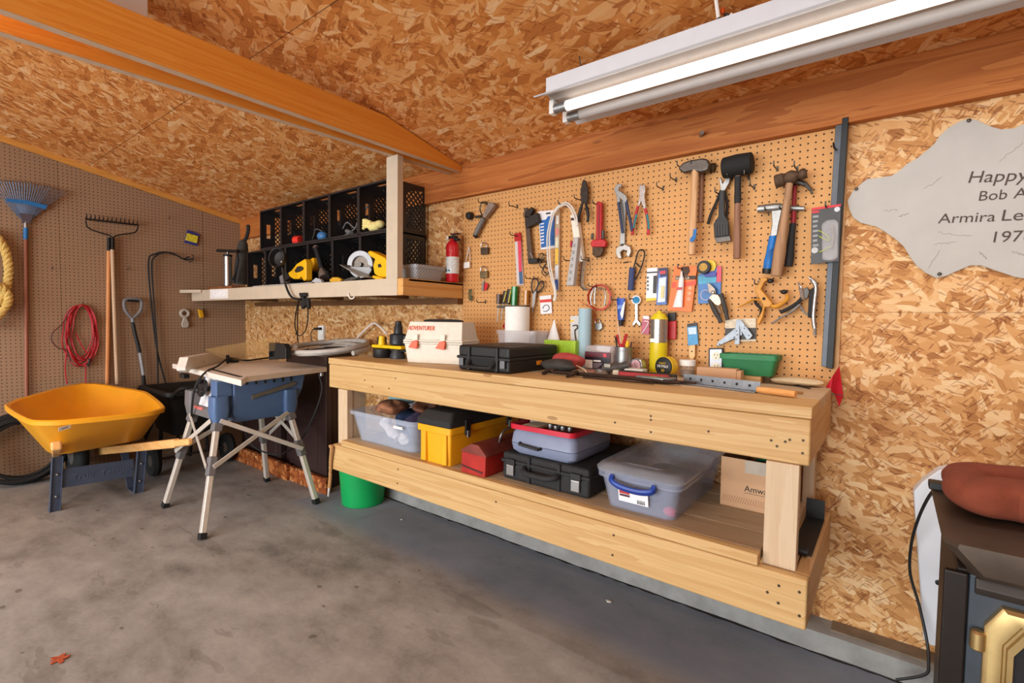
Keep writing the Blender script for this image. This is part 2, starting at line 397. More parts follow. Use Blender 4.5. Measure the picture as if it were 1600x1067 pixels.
# light: daylight through the open door behind the camera, a fluorescent tube, a second fitting, added overhead fill
w = bpy.data.worlds.new('sky'); SC.world = w; w.use_nodes = True; nt = w.node_tree
sky = nt.nodes.new('ShaderNodeTexSky'); sky.sky_type = 'NISHITA'; sky.sun_disc = False; sky.sun_elevation = R(38); sky.sun_rotation = R(200)
nt.links.new(sky.outputs[0], nt.nodes['Background'].inputs[0]); nt.nodes['Background'].inputs[1].default_value = .35
def area(name, loc, rot, sx, sy, power, col):
    d = bpy.data.lights.new(name, 'AREA'); d.shape = 'RECTANGLE'; d.size = sx; d.size_y = sy; d.energy = power; d.color = col
    o = bpy.data.objects.new(name, d); COL.objects.link(o); o.location = loc; o.rotation_euler = rot; return o
SC.view_settings.view_transform = 'Standard'; SC.view_settings.look = 'None'; SC.view_settings.exposure = -0.24; SC.view_settings.gamma = 1.0
DAY = area('door_daylight', (3.0, -6.15, 1.06), (R(90), 0, 0), 4.8, 2.0, 330, (.84, .935, 1))
for x_, p_ in ((1.9, 28), (4.6, 34)): area('overhead_fill', (x_, -3.6, 2.55), (0, 0, 0), 1.2, .25, p_, (1, .96, .91))  # unseen fill lights, added to brighten the room from above
area('beam_lamp', (2.62, -2.35, 2.27), (0, 0, 0), .18, 1.0, 16, (1, .97, .93))
# ------------------------------------------------------------ workbench
bench = thing('workbench', 'long pine workbench with a low shelf standing against the back wall', 'workbench', (3.6, -.3, 0))
BL, BR, BT = 2.386, 4.799, .9756
M_TOPW = wood('worn_bench_top', '#b0967a', '#c8ae8e', 'x', 10, .6, c3='#d4be9f')
for y0, y1 in ((-.6, -.408), (-.405, -.204), (-.201, -.008)):
    MB().box((BL, y0, .9408), (BR, y1, BT)).build('top_plank', M_PINE_X if y0 == -.6 else M_TOPW, bench, bevel=.004)
MB().box((BL+.004, -.598, .8055), (BR-.002, -.562, .9400)).build('front_apron', M_PINE_X, bench, bevel=.006)
MB().box((BR-.042, -.560, .8055), (BR-.001, -.01, .9400)).build('end_apron', M_PINE_Y, bench, bevel=.004)
MB().box((BL+.004, -.560, .8055), (BL+.042, -.01, .9400)).build('end_apron', M_PINE_Y, bench, bevel=.004)
for x0, x1, m in ((2.490, 2.529, M_PINE_Z), (4.687, 4.774, M_PINE_Z)):
    if x0 < 3: MB().box((2.490, -.604, .36), (2.577, -.566, .8053)).box((2.535, -.5655, .36), (2.573, -.48, .8053)).build('post', m, bench, bevel=.003)
    else: MB().box((x0, -.604, .36), (x1, -.566, .8053)).build('post', m, bench, bevel=.003)
for x0 in (2.40, 4.72): MB().box((x0, -.07, .079), (x0+.038, -.01, .9400)).build('post', M_PINE_Z, bench, bevel=.003)
MB().box((2.494, -.647, .354), (4.810, -.609, .498)).build('lower_rail', M_PINE_X, bench, bevel=.007)
MB().box((4.772, -.608, .354), (4.810, -.01, .498)).build('lower_rail', M_PINE_Y, bench, bevel=.005)
MB().box((2.494, -.608, .354), (2.532, -.01, .496)).build('lower_rail', M_PINE_Y, bench, bevel=.005)
ZS = .533
M_SHELFW = wood('shelf_boards', '#a89274', '#bfa688', 'x', 8, .65, c3='#c8b394')
for k, (y0, y1) in enumerate(((-.645, -.609), (-.606, -.470), (-.466, -.330), (-.326, -.190), (-.186, -.05))):
    MB().box((2.583, y0, .499), (4.682 if k < 2 else 4.735, y1, ZS)).build('shelf_board', M_PINE_X if k == 0 else M_SHELFW, bench, bevel=.003)
MB().box((4.735, -.60, .455), (4.770, -.06, .50)).build('cleat', M_PINE_Y, bench, bevel=.002)
MB().beam(W(1028,683,.035), W(1112,726,.035), .03, .06, up=(0,0,1)).build('brace', M_PINE_X, bench, bevel=.002)
mb = MB()
for a, b in ((1205,688),(1227,690),(1234,687),(1255,688),(1214,697),(1254,708),(961,660),(1017,650),(1017,656),(1017,675),(1107,674),(582,604),(608,607),(618,591),(570,594)):
    mb.lathe([(.004, 0), (.004, .0012)], W(a, b, .598), (0,-1,0), 8)
for a, b in ((1217,915),(1199,925),(1216,942),(1249,925),(1249,962),(959,836),(957,867),(622,733),(621,755),(775,784)):
    mb.lathe([(.0042, 0), (.0042, .0012)], W(a, b, .647), (0,-1,0), 8)
o = mb.build('screw_heads', M('#4a3a2a', .5, .6), bench); o['kind'] = 'stuff'

# ------------------------------------------------------------ painted wall shelf
PAINT = M('#c6b6a0', .5, 0, .05, 14, name='cream_paint')
PLY = wood('ply_shelf', '#c98a4a', '#dba765', 'y', 7, .5, c3='#e2b678')
shelf = thing('wall_shelf', 'cream painted shelf with a corner post hung under the roof', 'shelf', (1.5, -.24, 1.33))
MB().box((.035, -.471, 1.335), (2.84, -.433, 1.428)).build('front_rail', PAINT, shelf, bevel=.003)
MB().box((2.742, -.473, 1.3335), (2.842, -.4325, 1.43)).box((2.748, -.472, 1.42), (2.842, -.433, 2.085)).build('post', PAINT, shelf, bevel=.002)
MB().box((2.8425, -.471, 1.335), (2.8885, -.008, 1.425)).build('end_board', PLY, shelf, bevel=.002)
MB().box((.01, -.43, 1.415), (2.80, -.008, 1.4285)).build('shelf_board', M('#8a6238', .6, 0, .2, 8), shelf)
MB().box((2.70, -.43, 1.413), (2.8885, -.008, 1.4265)).build('shelf_board', PLY, shelf)
for x in (.6, 1.6, 2.35): MB().box((x, -.43, 1.34), (x+.038, -.01, 1.414)).build('joist', M('#7d5730', .7, 0, .2, 9), shelf, bevel=.002)
MB().box((.3, -.05, 1.30), (2.885, -.009, 1.335)).build('wall_cleat', M('#6a4526', .7, 0, .2, 9), shelf)
solo('wood_stick', MB().beam((.02,-.553,1.417), (.27,-.4785,1.4165), .012, .026), PAINT, 'short cream stick nailed across the left end of the cream shelf', 'stick')
sk = thing('label_holder', 'white plastic label holder fixed on the cream shelf front', 'label holder', W(341, 459, .472))
mb = MB().prism([W(a, b, .476) for a, b in ((328,452),(356,451),(356,466),(328,467))], (0, .0048, 0)); mb.build('backing', WHITE, sk)
MB().prism([W(a, b, .479) for a, b in ((332,454.5),(352,454),(352,463),(332,464))], (0, .0025, 0)).build('card', M('#f6f6fa', .3), sk)

# milk crates lying on their sides, mouths to the room
def crate_mesh(wd, ht, dp):
    mb = MB(); t = .007
    def lattice(o, u, v, n, lu, lv):
        o, u, v, n = V(o), V(u), V(v), V(n)
        st = .036
        for sgn in (1, -1):
            k = -lv
            while k < lu:
                s0 = max(0, -k); s1 = min(lv, lu-k)
                if s1-s0 > .02:
                    if sgn > 0: p, q = o+u*(k+s0)+v*s0, o+u*(k+s1)+v*s1
                    else: p, q = o+u*(k+s0)+v*(lv-s0), o+u*(k+s1)+v*(lv-s1)
                    mb.beam(p, q, t, .0075, up=n)
                k += st
    hx, hz = wd/2, ht/2
    for s in (-1, 1):                       # side walls (x) and top / bottom (z)
        for ax in (0, 1):
            e = (hx if ax == 0 else hz)*s; half = hz if ax == 0 else hx
            def bx(a0, a1, y0, y1):
                lo, hi = sorted((e, e-s*t))
                if ax == 0: mb.box((lo, y0, a0), (hi, y1, a1))
                else: mb.box((a0, y0, lo), (a1, y1, hi))
            bx(-half, half, -dp, -dp+.045); bx(-half, -.055, -dp+.045, -dp+.078); bx(.055, half, -dp+.045, -dp+.078)
            bx(-half, half, -dp+.078, -dp+.115); bx(-half, -half+.03, -dp+.115, 0); bx(half-.03, half, -dp+.115, 0); bx(-half+.03, half-.03, -.022, 0)
            l = 2*half-.06
            if ax == 0: lattice((e-s*t/2, -dp+.115, -half+.03), (0,1,0), (0,0,1), (1,0,0), dp-.137, l)
            else: lattice((-half+.03, -dp+.115, e-s*t/2), (1,0,0), (0,1,0), (0,0,1), l, dp-.137)
    for a in (-1, 1):
        mb.box((a*hx-.02*(a > 0), -t, -hz), (a*hx+.02*(a < 0), 0, hz)); mb.box((-hx, -t, a*hz-.02*(a > 0)), (hx, 0, a*hz+.02*(a < 0)))
    lattice((-hx+.02, -t/2, -hz+.02), (1,0,0), (0,0,1), (0,1,0), wd-.04, ht-.04)
    for a in (-1, 1):                       # rolled lip round the mouth
        mb.box((-hx-.0012, -dp-.004, a*(hz-.005)-.0055), (hx+.0012, -dp+.006, a*(hz-.005)+.0055))
        mb.box((a*(hx-.005)-.0055, -dp-.004, -hz), (a*(hx-.005)+.0055, -dp+.006, hz))
    return mb
CRATE = M('#262527', .34, 0, .12, 30, spec=.6, name='crate_plastic')
c0 = None
lower = ['black crate at the left end of the lower row, beside the steel hand pump', 'black crate behind the black sanding disc, second in the lower row', 'black crate in the lower row behind the yellow angle drill', 'black crate in the lower row holding the upright torch', 'empty black crate in the lower row left of the circular saw', 'black crate in the lower row behind the yellow circular saw']
upper = ['empty black crate at the left end of the upper row', 'black crate in the upper row with a red reel inside', 'black crate in the upper row with a blue reel inside', 'black crate in the upper row with loose cables inside', 'black crate in the upper row with a pale glove inside, by the post']
for row, labs in ((0, lower), (1, upper)):
    for k, lb in enumerate(labs):
        wd = .306 if row == 0 else .322
        x = .731+.3085*(k+.5) if row == 0 else .958+.3245*(k+.5)
        if c0 is None:
            mb = crate_mesh(.306, .304, .272); o = c0 = mb.build('milk_crate', CRATE, None, smooth=False)
        else: o = c0.copy(); COL.objects.link(o)
        o.location = (x, -.03, 1.4285+.1525+(.001 if row == 0 else .3085)); o.scale = (wd/.306, 1, 1)
        tag(o, lb, 'crate', 'black milk crates on the shelf')
# ------------------------------------------------------------ table saw on its folding stand
SAWB = M('#4f6a92', .42, 0, .08, 12, name='saw_blue')
SAWG = M('#6d6a6b', .5, 0, .08, 20, name='saw_grey')
ALU = M('#cfc6ba', .38, .25, .06, 30, name='stand_tube')
TABLE = M('#e6ddd2', .45, .1, .05, 18, name='saw_table')
saw = thing('table_saw', 'blue benchtop table saw with a beige table on a folding stand', 'table saw', (1.72, -.8, 0))
ZT = .87
tp = [Z(269,568,ZT), Z(377,594,ZT), Z(386.5,587.6,ZT), Z(511,573,ZT), Z(426,562,ZT)]
MB().prism(tp, (0, 0, -.034)).build('table', TABLE, saw, bevel=.004)
MB().beam(Z(320,577,ZT)+V((0,.03,.001)), Z(374,591,ZT)+V((-.05,.03,.001)), .02, .003).build('slot', BLACK, saw)
MB().tube([Z(505,577,ZT)+V((-.02,0,-.045)), Z(505,577,ZT)+V((-.02,0,-.025))], .012, 10).build('table_lock', STEEL, saw)
# housing
def rect(x0, x1, y0, y1, z): return [V((x0,y0,z)), V((x1,y0,z)), V((x1,y1,z)), V((x0,y1,z))]
MB().rings([rect(1.60,1.90,-.90,-.58,.575), rect(1.56,1.925,-.93,-.55,.64), rect(1.54,1.93,-.93,-.50,.74), rect(1.50,1.93,-.93,-.48,.836)]).build('housing', SAWB, saw, bevel=.012, seg=3)
for x, y, sx, sy in ((1.905,-1.0,1,-1), (1.905,-.585,1,1), (1.53,-.99,-1,-1), (1.53,-.585,-1,1)):
    m = SAWB if sx > 0 else SAWG
    MB().rings([[V((x+sx*a, y+sy*b, z)) for a, b in rrect(w_, d_, .018, 3)] for z, w_, d_ in ((.60,.075,.075),(.66,.095,.09),(.745,.09,.085),(.748,.07,.065),(.70,.06,.055))]).build('corner_cup', m, saw)
MB().box((1.845,-1.02,.74), (1.925,-.93,.836)).build('corner_post', SAWB, saw, bevel=.008)
MB().box((1.54,-1.015,.60), (1.86,-.90,.655)).build('front_skirt', SAWG, saw, bevel=.008)
MB().prism([V((1.56,-.985,.656)), V((1.56,-.935,.83)), V((1.56,-.925,.83)), V((1.56,-.925,.656))], (.28,0,0)).build('control_panel', M('#e2e0e2', .5, 0, .1, 30), saw, bevel=.003)
hw = MB().lathe([(.015,0),(.02,.03),(.052,.032),(.055,.04),(.05,.048),(.018,.05)], (1.66,-.955,.76), (0,-1,.25), 18).build('hand_wheel', BLACK, saw)
for k in range(3):
    a = R(90+120*k); c = V((1.66+.04*math.cos(a),-1.005,.773+.04*math.sin(a)))
    MB().ball(c, .017, 10).build('knob', BLACK, hw)
MB().box((1.775,-.985,.715), (1.81,-.955,.775)).build('switch', M('#e8521c', .4), saw, bevel=.004, label='orange rocker switch')
MB().ball((1.60,-.965,.735), .03, 12, (.6,.4,1)).build('tilt_knob', M('#e9a51d', .4), saw, label='yellow tilt knob')
MB().box((1.59,-1.0165,.642), (1.72,-1.006,.6585)).build('warning_sticker', M('#c46a62', .5, 0, .5, 90), saw, label='red and white warning sticker')
for k in range(6): MB().box((1.928,-.86+.055*k,.80), (1.934,-.85+.055*k,.832)).build('vent_slot', BLACK, saw)
MB().prism([V((1.93,-.83,.71)), V((1.93,-.57,.765)), V((1.93,-.545,.785)), V((1.93,-.57,.795)), V((1.93,-.83,.735))], (.012,0,0)).build('spare_blade_arm', M('#6f6d63', .5, .4), saw, bevel=.003)
# legs and braces
ft = {'a': ((2.057,-1.151),(1.90,-1.0)), 'b': ((1.389,-1.115),(1.53,-.985)), 'c': ((2.052,-.482),(1.90,-.59)), 'd': ((1.376,-.471),(1.53,-.59))}
def lp(k, t):
    (fx, fy), (tx, ty) = ft[k]; return V((fx+(tx-fx)*t, fy+(ty-fy)*t, .012+.63*t))
for k in 'abcd':
    lg = MB().beam(lp(k,.03), lp(k,.97), .036, .03, up=(0,1,0)).build('leg', ALU, saw, bevel=.006)
    MB().beam(lp(k,.48), lp(k,.64), .05, .044, up=(0,1,0)).build('collar', SAWG, lg, bevel=.008)
    MB().beam(lp(k,.85), lp(k,1.03), .056, .05, up=(0,1,0)).build('collar', SAWG, lg, bevel=.008)
    MB().beam(lp(k,-.015), lp(k,.035), .042, .036, up=(0,1,0)).build('foot', RUBBER, lg, bevel=.004)
for p, q in (('a','b'),('a','c'),('c','d'),('b','d')):
    off = (lp(p,.5)+lp(q,.5))/2 - V((1.72,-.8,.33)); off.z = 0; off = off.normalized()*.028
    MB().beam(lp(p,.56)+off, lp(q,.95)+off, .008, .026).build('brace', ALU, saw, bevel=.002)
    MB().beam(lp(p,.95)+off*1.35, lp(q,.56)+off*1.35, .008, .026).build('brace', ALU, saw, bevel=.002)
# fence, guard, cable
fp, fq = Z(298,578,ZT), Z(349,565,ZT); fd = (fq-fp).normalized(); fn = V((-fd.y, fd.x, 0)); fl_ = (fq-fp).length
MB().prism([fp+fd*a_+V((0,0,h_)) for a_, h_ in ((-.075,.004),(-.078,.02),(-.03,.082),(fl_*.6,.080),(fl_+.05,.014),(fl_+.05,.001),(0,.001),(-.03,-.012))], fn*.05).build('rip_fence', M('#ded7cd', .45, 0, .05), saw, bevel=.003)
MB().ball(fp+fd*(fl_*.35)+V((0,0,.035))-fn*.0005, .004, 8).build('bolt', BLACK, saw)
MB().tube([W(284,583,.95), W(283,570,.955), W(286,562,.955)], .006, 8).build('fence_lever', BLACK, saw)
MB().box(tuple(W(287,587,.94)-V((.02,.02,.015))), tuple(W(287,587,.94)+V((.05,.02,.015)))).build('fence_clamp', BLACK, saw, bevel=.006)
gd = [Z(346,562,.872), Z(428,553,.872)]
MB().prism([W(a,b,.62) for a, b in ((318,546),(345,541),(428,527.5),(431,530),(428,557),(372,563),(350,563))], (0,.006,0)).build('blade_guard', clear('amber_guard', '#b08c58', .17, .06), saw, label='clear amber blade guard')
MB().prism([W(a,b,.52) for a, b in ((318,546),(345,541),(428,527.5),(428,552),(372,560))], (0,.006,0)).build('blade_guard', clear('amber_guard', '#b08c58', .17, .06), saw, label='clear amber blade guard')
MB().prism([W(a,b,.58) for a, b in ((429,535),(452,537),(456,544),(456,560),(429,562))], (0,-.04,0)).build('riving_knife_mount', BLACK, saw, bevel=.005)
kp = Z(351,568,ZT)-fn*.02; MB().tube([kp+V((0,0,.001)), kp+V((0,0,.018)), kp+V((0,0,.062))], [.009,.010,.011], 12).build('knob', BLACK, saw, bevel=.003)
cp = Z(364,566,ZT); MB().box(tuple(cp+V((-.05,-.03,.001))), tuple(cp+V((.045,.03,.032)))).build('cable_plug', BLACKM, saw, bevel=.011)
MB().tube(smoothpath([Z(452,557,.89), Z(420,559,.885), Z(385,563,.885), cp+V((.02,.0,.03)), cp+V((-.03,-.02,.03)), Z(340,572,.887), W(322,581,.98), W(307,600,1.05), W(301,625,1.05), W(299,655,1.02)]), .006, 8).build('power_cable', BLACKM, saw)
MB().tube(smoothpath([W(498,585,.5), W(503,610,.5), W(490,650,.5), W(468,690,.5), W(440,709,.62), W(412,706,.7), W(390,690,.75), W(378,660,.7)]), .005, 8).build('power_cable', BLACKM, saw)

# ------------------------------------------------------------ wheelbarrow
TUB = M('#eda320', .38, 0, .05, 6, coat=.15, name='wheelbarrow_yellow')
WBB = M('#4a5468', .45, .2, .1, 22, name='wheelbarrow_blue')
wb = thing('wheelbarrow', 'yellow plastic wheelbarrow with wooden handles parked before the brown pegboard', 'wheelbarrow', (.85, -1.35, 0))
def tubring(c, cut):
    """c: near-left, near-right, far-right, nose, far-left"""
    c = [V(p) for p in c]; ctl = []
    for i in range(5):
        if i == 3: ctl.append(c[3]); continue
        p, q, n_ = c[i], c[(i-1) % 5], c[(i+1) % 5]
        for o in ((q-p).normalized(), None, (n_-p).normalized()):
            if o is None: ctl.append(p + ((q-p).normalized()+(n_-p).normalized())*cut*.3)
            else: ctl.append(p + o*cut)
    return smoothpath(ctl, 4, True)
rim = [(1.245,-1.68,.606), (1.305,-1.055,.602), (.45,-.94,.634), (.08,-1.24,.684), (.455,-1.725,.634)]
bot = [(1.0,-1.545,.352), (.905,-1.065,.352), (.56,-1.10,.315), (.42,-1.30,.312), (.56,-1.545,.315)]
cen = V((.8,-1.34,0))
def grow(c, k, dz): return [((p[0]-cen.x)*k+cen.x, (p[1]-cen.y)*k+cen.y, p[2]+dz) for p in c]
mid = [tuple(V(a)*.5+V(b)*.5) for a, b in zip(rim, bot)]
rings = [tubring(bot,.10), tubring(mid,.13), tubring(grow(rim,.955,-.03),.155), tubring(grow(rim,.965,-.032),.155), tubring(grow(rim,1.0,-.03),.165), tubring(grow(rim,1.005,-.006),.165), tubring(grow(rim,.985,0),.16), tubring(grow(rim,.94,-.006),.155), tubring(grow(mid,.97,.004),.13), tubring(grow(bot,.96,.006),.09)]
MB().rings(rings).build('tub', TUB, wb)
nn = V((1,-.09,.25)).normalized()
p0 = W(97,669.5,1.625)
MB().prism([W(91.5,668,1.63), W(110.5,663.5,1.575), W(110.5,668.5,1.575), W(91.5,674,1.63)], (.004,0,0)).build('label', WHITE, wb)
MB().prism([W(95,671.2,1.63)+V((.0045,0,0)), W(108,667,1.58)+V((.0045,0,0)), W(108,665.3,1.58)+V((.0045,0,0)), W(97,668.6,1.62)+V((.0045,0,0))], (.0006,0,0)).build('label_print', M('#8f8a94', .5, 0, .4, 300), wb)
for a, b in ((88,642),(149,636)): MB().ball(Z(a,b,.40)*1.0, .012, 8).build('bolt', STEEL, wb)
for h in (((.30,-1.435,.215),(1.47,-1.628,.507)), ((.30,-1.205,.185),(1.70,-1.075,.462))):
    p, q = V(h[0]), V(h[1]); g_ = p+(q-p)*.88
    hd = MB().beam(p, g_, .042, .054).build('handle', wood('handle_ash', '#dc9a52', '#eab878', 'x', 20, .5, False), wb, bevel=.008)
    MB().beam(g_-(q-p)*.02, q, .046 if p.y < -1.3 else .034, .050 if p.y < -1.3 else .042).build('grip', wood('handle_ash', '#dc9a52', '#eab878', 'x', 20, .5, False), hd, bevel=.012, seg=3)
for y, sgn, zt in ((-1.558,-1,.345), (-1.135,1,.305)):
    lg = MB().beam((.952,y,.002), (1.0,y+.012,zt), .05, .006, up=(1,0,0)).beam((.952,y-.024,.004), (1.0,y-.012,zt), .005, .028, up=(1,0,0)).beam((.952,y+.024,.004), (1.0,y+.036,zt), .005, .028, up=(1,0,0)).build('leg', WBB, wb, bevel=.002)
    MB().beam((.955,y,.003), (.80 if sgn > 0 else .90,y,.004), .05, .006).build('foot', WBB, lg, bevel=.002)
    if sgn > 0: MB().beam((.80,y,.004), (.66,y,.24), .045, .006, up=(1,0,0)).build('strut', WBB, lg, bevel=.002)
    else: MB().beam((.90,y+.01,.004), (.72,y+.06,.24), .035, .006, up=(1,0,0)).build('strut', WBB, lg, bevel=.002)
    for t in (.28,.68): MB().ball(V((.952,y,0)).lerp(V((1.0,y+.012,zt)), t)+V((.008,0,0)), .008, 8).build('bolt', STEEL, lg)
br = MB().prism([V((.972,-1.525,.14)), V((.972,-1.165,.125)), V((.985,-1.165,.245)), V((.985,-1.525,.262))], (-.006,0,0)).build('cross_brace', WBB, wb, bevel=.002)
text('True  Temper', .055, (.978,-1.485,.178), (0,1,-.03), (.1,0,1), M('#5a647a', .4, .2), br, ext=.001, shear=.2)
wl_ = MB(); wl_.lathe([(.10,-.035),(.165,-.04),(.19,-.02),(.195,0),(.19,.02),(.165,.04),(.10,.035)], (.28,-1.32,.196), (0,1,0), 28)
wh = wl_.build('wheel', RUBBER, wb)
MB().lathe([(.02,-.05),(.10,-.03),(.10,.03),(.02,.05)], (.28,-1.32,.196), (0,1,0), 20).build('rim', STEEL, wh)

# ------------------------------------------------------------ dark yard cart and the hose at the left wall
cart = thing('yard_cart', 'black plastic yard cart standing in the corner behind the yellow wheelbarrow', 'cart', (.5, -.72, 0))
CB = M('#161617', .55, 0, .2, 14, name='cart_black')
def rr(x0, x1, y0, y1, z): return [V((( x0+x1)/2+a, (y0+y1)/2+b, z)) for a, b in rrect(x1-x0, y1-y0, .05, 4)]
MB().rings([rr(.30,.72,-.84,-.54,.30), rr(.18,.80,-.90,-.44,.60), rr(.16,.82,-.92,-.42,.61), rr(.16,.82,-.92,-.42,.64), rr(.19,.79,-.89,-.45,.64), rr(.31,.71,-.83,-.55,.31)]).build('tub', CB, cart)
for y in (-.95, -.43):
    wc = MB().lathe([(.06,-.02),(.11,-.025),(.12,0),(.11,.025),(.06,.02)], (.62,y,.12), (0,1,0), 22).build('wheel', RUBBER, cart)
    MB().lathe([(.012,-.03),(.06,-.015),(.06,.015),(.012,.03)], (.62,y,.12), (0,1,0), 14).build('hub', M('#4a3f38', .7), wc)
MB().tube([(.62,-.95,.12), (.62,-.43,.12)], .01).build('axle', DKSTEEL, cart)
MB().tube([(.30,-.80,.30), (.26,-.80,.012)], .014).build('leg', CB, cart); MB().tube([(.30,-.58,.30), (.26,-.58,.012)], .014).build('leg', CB, cart)
for y in (-.78, -.58): MB().tube([(.60,y,.30), (.62,y,.12)], .012).build('strut', CB, cart)
MB().tube(smoothpath([(.80,-.88,.60), (1.0,-.90,.68), (1.06,-.86,.70), (1.06,-.52,.70), (1.0,-.47,.68), (.80,-.47,.60)]), .013).build('push_bar', CB, cart)

hose = MB()
for k, (r, dx, dy) in enumerate(((.235,.10,0), (.225,.13,.01), (.21,.16,-.012), (.24,.075,.004), (.19,.12,.0), (.20,.15,.02), (.245,.05,.01))):
    hose.tube([V((dx + .05*(.5-.5*math.sin(t)), -1.585+dy+r*math.cos(t)*1.05, .25+r*math.sin(t))) for t in [2*PI*i/40 for i in range(40)]], .0125, 8, loop=True)
solo('hose_coil', hose, RUBBER, 'coil of black rubber hose leaning on the wall left of the wheelbarrow', 'hose', smooth=True)

# ------------------------------------------------------------ dark shutters, kick boards, hose, bucket, rope
SHUT = M('#3b2a28', .32, 0, .1, 6, coat=.1, name='brown_shutter')
labs = ['front dark brown panelled shutter in the stack beside the workbench', 'second dark brown shutter, standing right behind the front one', 'third dark brown shutter in the stack, two behind the front one', 'fourth dark brown shutter from the front of the stack', 'rearmost dark brown shutter, nearest the wall in the stack']
for k in range(5):
    x1 = 1.885-.02*k; x0 = x1-.62 if k else 1.385; y = -.305+.052*k; zt = .935+.004*k
    s = thing('shutter', labs[k], 'shutter', ((x0+x1)/2, y, 0), 'dark brown shutters')
    MB().box((x0,y,.002), (x1,y+.042,zt)).build('frame', SHUT, s, bevel=.004)
    for z0, z1 in ((.13,.48), (.54,.87)):
        MB().box((x0+.07,y-.003,z0), (x1-.07,y+.001,z1)).box((x0+.10,y-.007,z0+.03), (x1-.10,y,z1-.03)).build('raised_panel', SHUT, s, bevel=.003)
sh2 = thing('shutter', 'dark brown shutter standing left of the others, behind the table saw', 'shutter', (1.0,-.27,0), 'dark brown shutters')
MB().box((.58,-.295,.002), (1.235,-.25,.80)).build('frame', SHUT, sh2, bevel=.004)
for z0, z1 in ((.13,.40), (.46,.73)): MB().box((.65,-.299,z0), (1.165,-.294,z1)).build('raised_panel', SHUT, sh2, bevel=.003)
M_KICK = osb('osb_kick', 'xz', [(.1,'#6e3214'), (.4,'#9a4f22'), (.7,'#b96c35'), (.95,'#d59a62')])
solo('kick_board', MB().box((.40,-.372,0), (1.475,-.342,.115)), M_KICK, 'strandboard strip on edge along the floor behind the table saw', 'board')
solo('kick_board', MB().box((1.48,-.352,0), (1.955,-.325,.105)), M_KICK, 'short strandboard strip standing at the foot of the dark shutters', 'board')
HG = M('#b6aea6', .5, 0, .1, 30, name='grey_hose')
mb = MB(); pts = []
for i in range(0, 126):
    t = i*2*PI/48; k = i/125
    yy = -.315+(.222+.022*math.cos(t*.45))*math.sin(t); pts.append(V((1.92+.06*math.sin(t*.42+.5)+(.262-.04*math.sin(t*.37))*math.cos(t), yy, .954+.04*k+.105*(yy+.56)+.004*math.sin(t*1.5))))
solo('garden_hose', mb.tube(pts, .0165, 10), HG, 'thick grey hose coiled on top of the dark shutters beside the bench', 'hose')
mb = MB(); pts = []
for i in range(0, 110):
    t = i*2*PI/36+.6; rr_ = .8+.0035*i; pts.append(V((1.93+.16*rr_*math.cos(t), -.31+.13*rr_*math.sin(t), .960+.07*(.20+.13*rr_*math.sin(t))+.00015*i)))
solo('cable_coil', mb.tube(pts, .008, 8), BLACKM, 'black cable coiled inside the loops of the grey hose', 'cable')
GRN = M('#0f9a50', .35, 0, .05, 10, name='bucket_green')
bk = thing('bucket', 'green plastic bucket on the floor under the left end of the workbench', 'bucket', (2.245,-.262,0))
MB().lathe([(.13,0),(.134,.004),(.158,.33),(.166,.332),(.168,.365),(.160,.368),(.154,.33),(.128,.012),(.01,.01)], (2.245,-.262,0), (0,0,1), 32).build('body', GRN, bk)
MB().tube(arc((2.245,-.262,.335), .172, 185, 355, 20, (1,.25,0), (.15,-.72,-.62)), .003).build('bail_handle', BLACK, bk)
pts = [(2.005,-.40,.40), (2.00,-.41,.38), (1.998,-.415,.25), (2.0,-.41,.12), (1.997,-.41,.055)]
tail = thing('rope', 'short tan twisted rope hanging beside the green bucket', 'rope', (2.0,-.41,.01))
def twist(path, r, pitch, n=3, k=6):
    mb = MB(); P = smoothpath(path, 10); s = 0; acc = [0]
    for i in range(1, len(P)): s += (P[i]-P[i-1]).length; acc.append(s)
    for j in range(n):
        q = []
        for i, p in enumerate(P):
            d = (P[min(i+1, len(P)-1)]-P[max(i-1, 0)]).normalized(); x, y, _ = frame(d); a = 2*PI*(acc[i]/pitch+j/n)
            q.append(p+x*r*.55*math.cos(a)+y*r*.55*math.sin(a))
        mb.tube(q, r*.62, k)
    return mb
ROPE = M('#b58a5a', .85, 0, .15, 60, bump=.3)
pp = [W(516,697,.66), W(518,700,.665), W(516.5,720,.66), W(516,745,.655), W(514.5,762,.655)]
twist(pp, .009, .04).build('strands', ROPE, tail); MB().tube([pp[-1]+V((0,0,.004)), W(513,775,.65)], [.008,.005]).build('whipping', M('#c8c4c0', .6), tail, label='pale taped rope end')

# ------------------------------------------------------------ on the brown pegboard
YROPE = M('#cfae62', .8, 0, .15, 60, bump=.3, name='manila')
rp = twist([L(-24+37*math.sin(t)*(1+.03*k), 425-62*math.cos(t)-2*k, .05+.012*k) for k in (0, 1) for t in [2*PI*i/12 for i in range(12)]]+[L(-24,362,.07)], .022, .10, k=7)
r2_ = twist([L(a,b,d) for a, b, d in ((-44,452,.085),(-22,446,.095),(2,448,.095),(13,462,.09),(10,478,.085),(-4,496,.08),(-14,512,.07))], .022, .09, k=7); rp.add(r2_.v, r2_.f)
solo('rope', rp, YROPE, 'thick yellow twisted rope hanging at the left edge of the pegboard', 'rope')
rk = thing('leaf_rake', 'blue fan leaf rake with a red-brown handle hung on pegboard', 'rake', L(42,602,.03))
BLUE = M('#2472b4', .4, 0, .1, 20, name='rake_blue'); TINE = M('#62718a', .45, .4, .1, 40, name='rake_tine')
mb = MB()
for k in range(25):
    t = k/24; top = (-14+116*t, 283+ (17*t) + 5*math.sin(PI*t)*-1); b0 = (36+10*t, 346)
    m_ = (8+66*t, 316+5*t)
    p = [L(*b0,.028), L(*m_,.035), L(*top,.05), L(top[0]-.5+2*t, top[1]-2,.03)]
    mb.tube(p, .0032, 5, flat=.6)
mb.build('tines', TINE, rk)
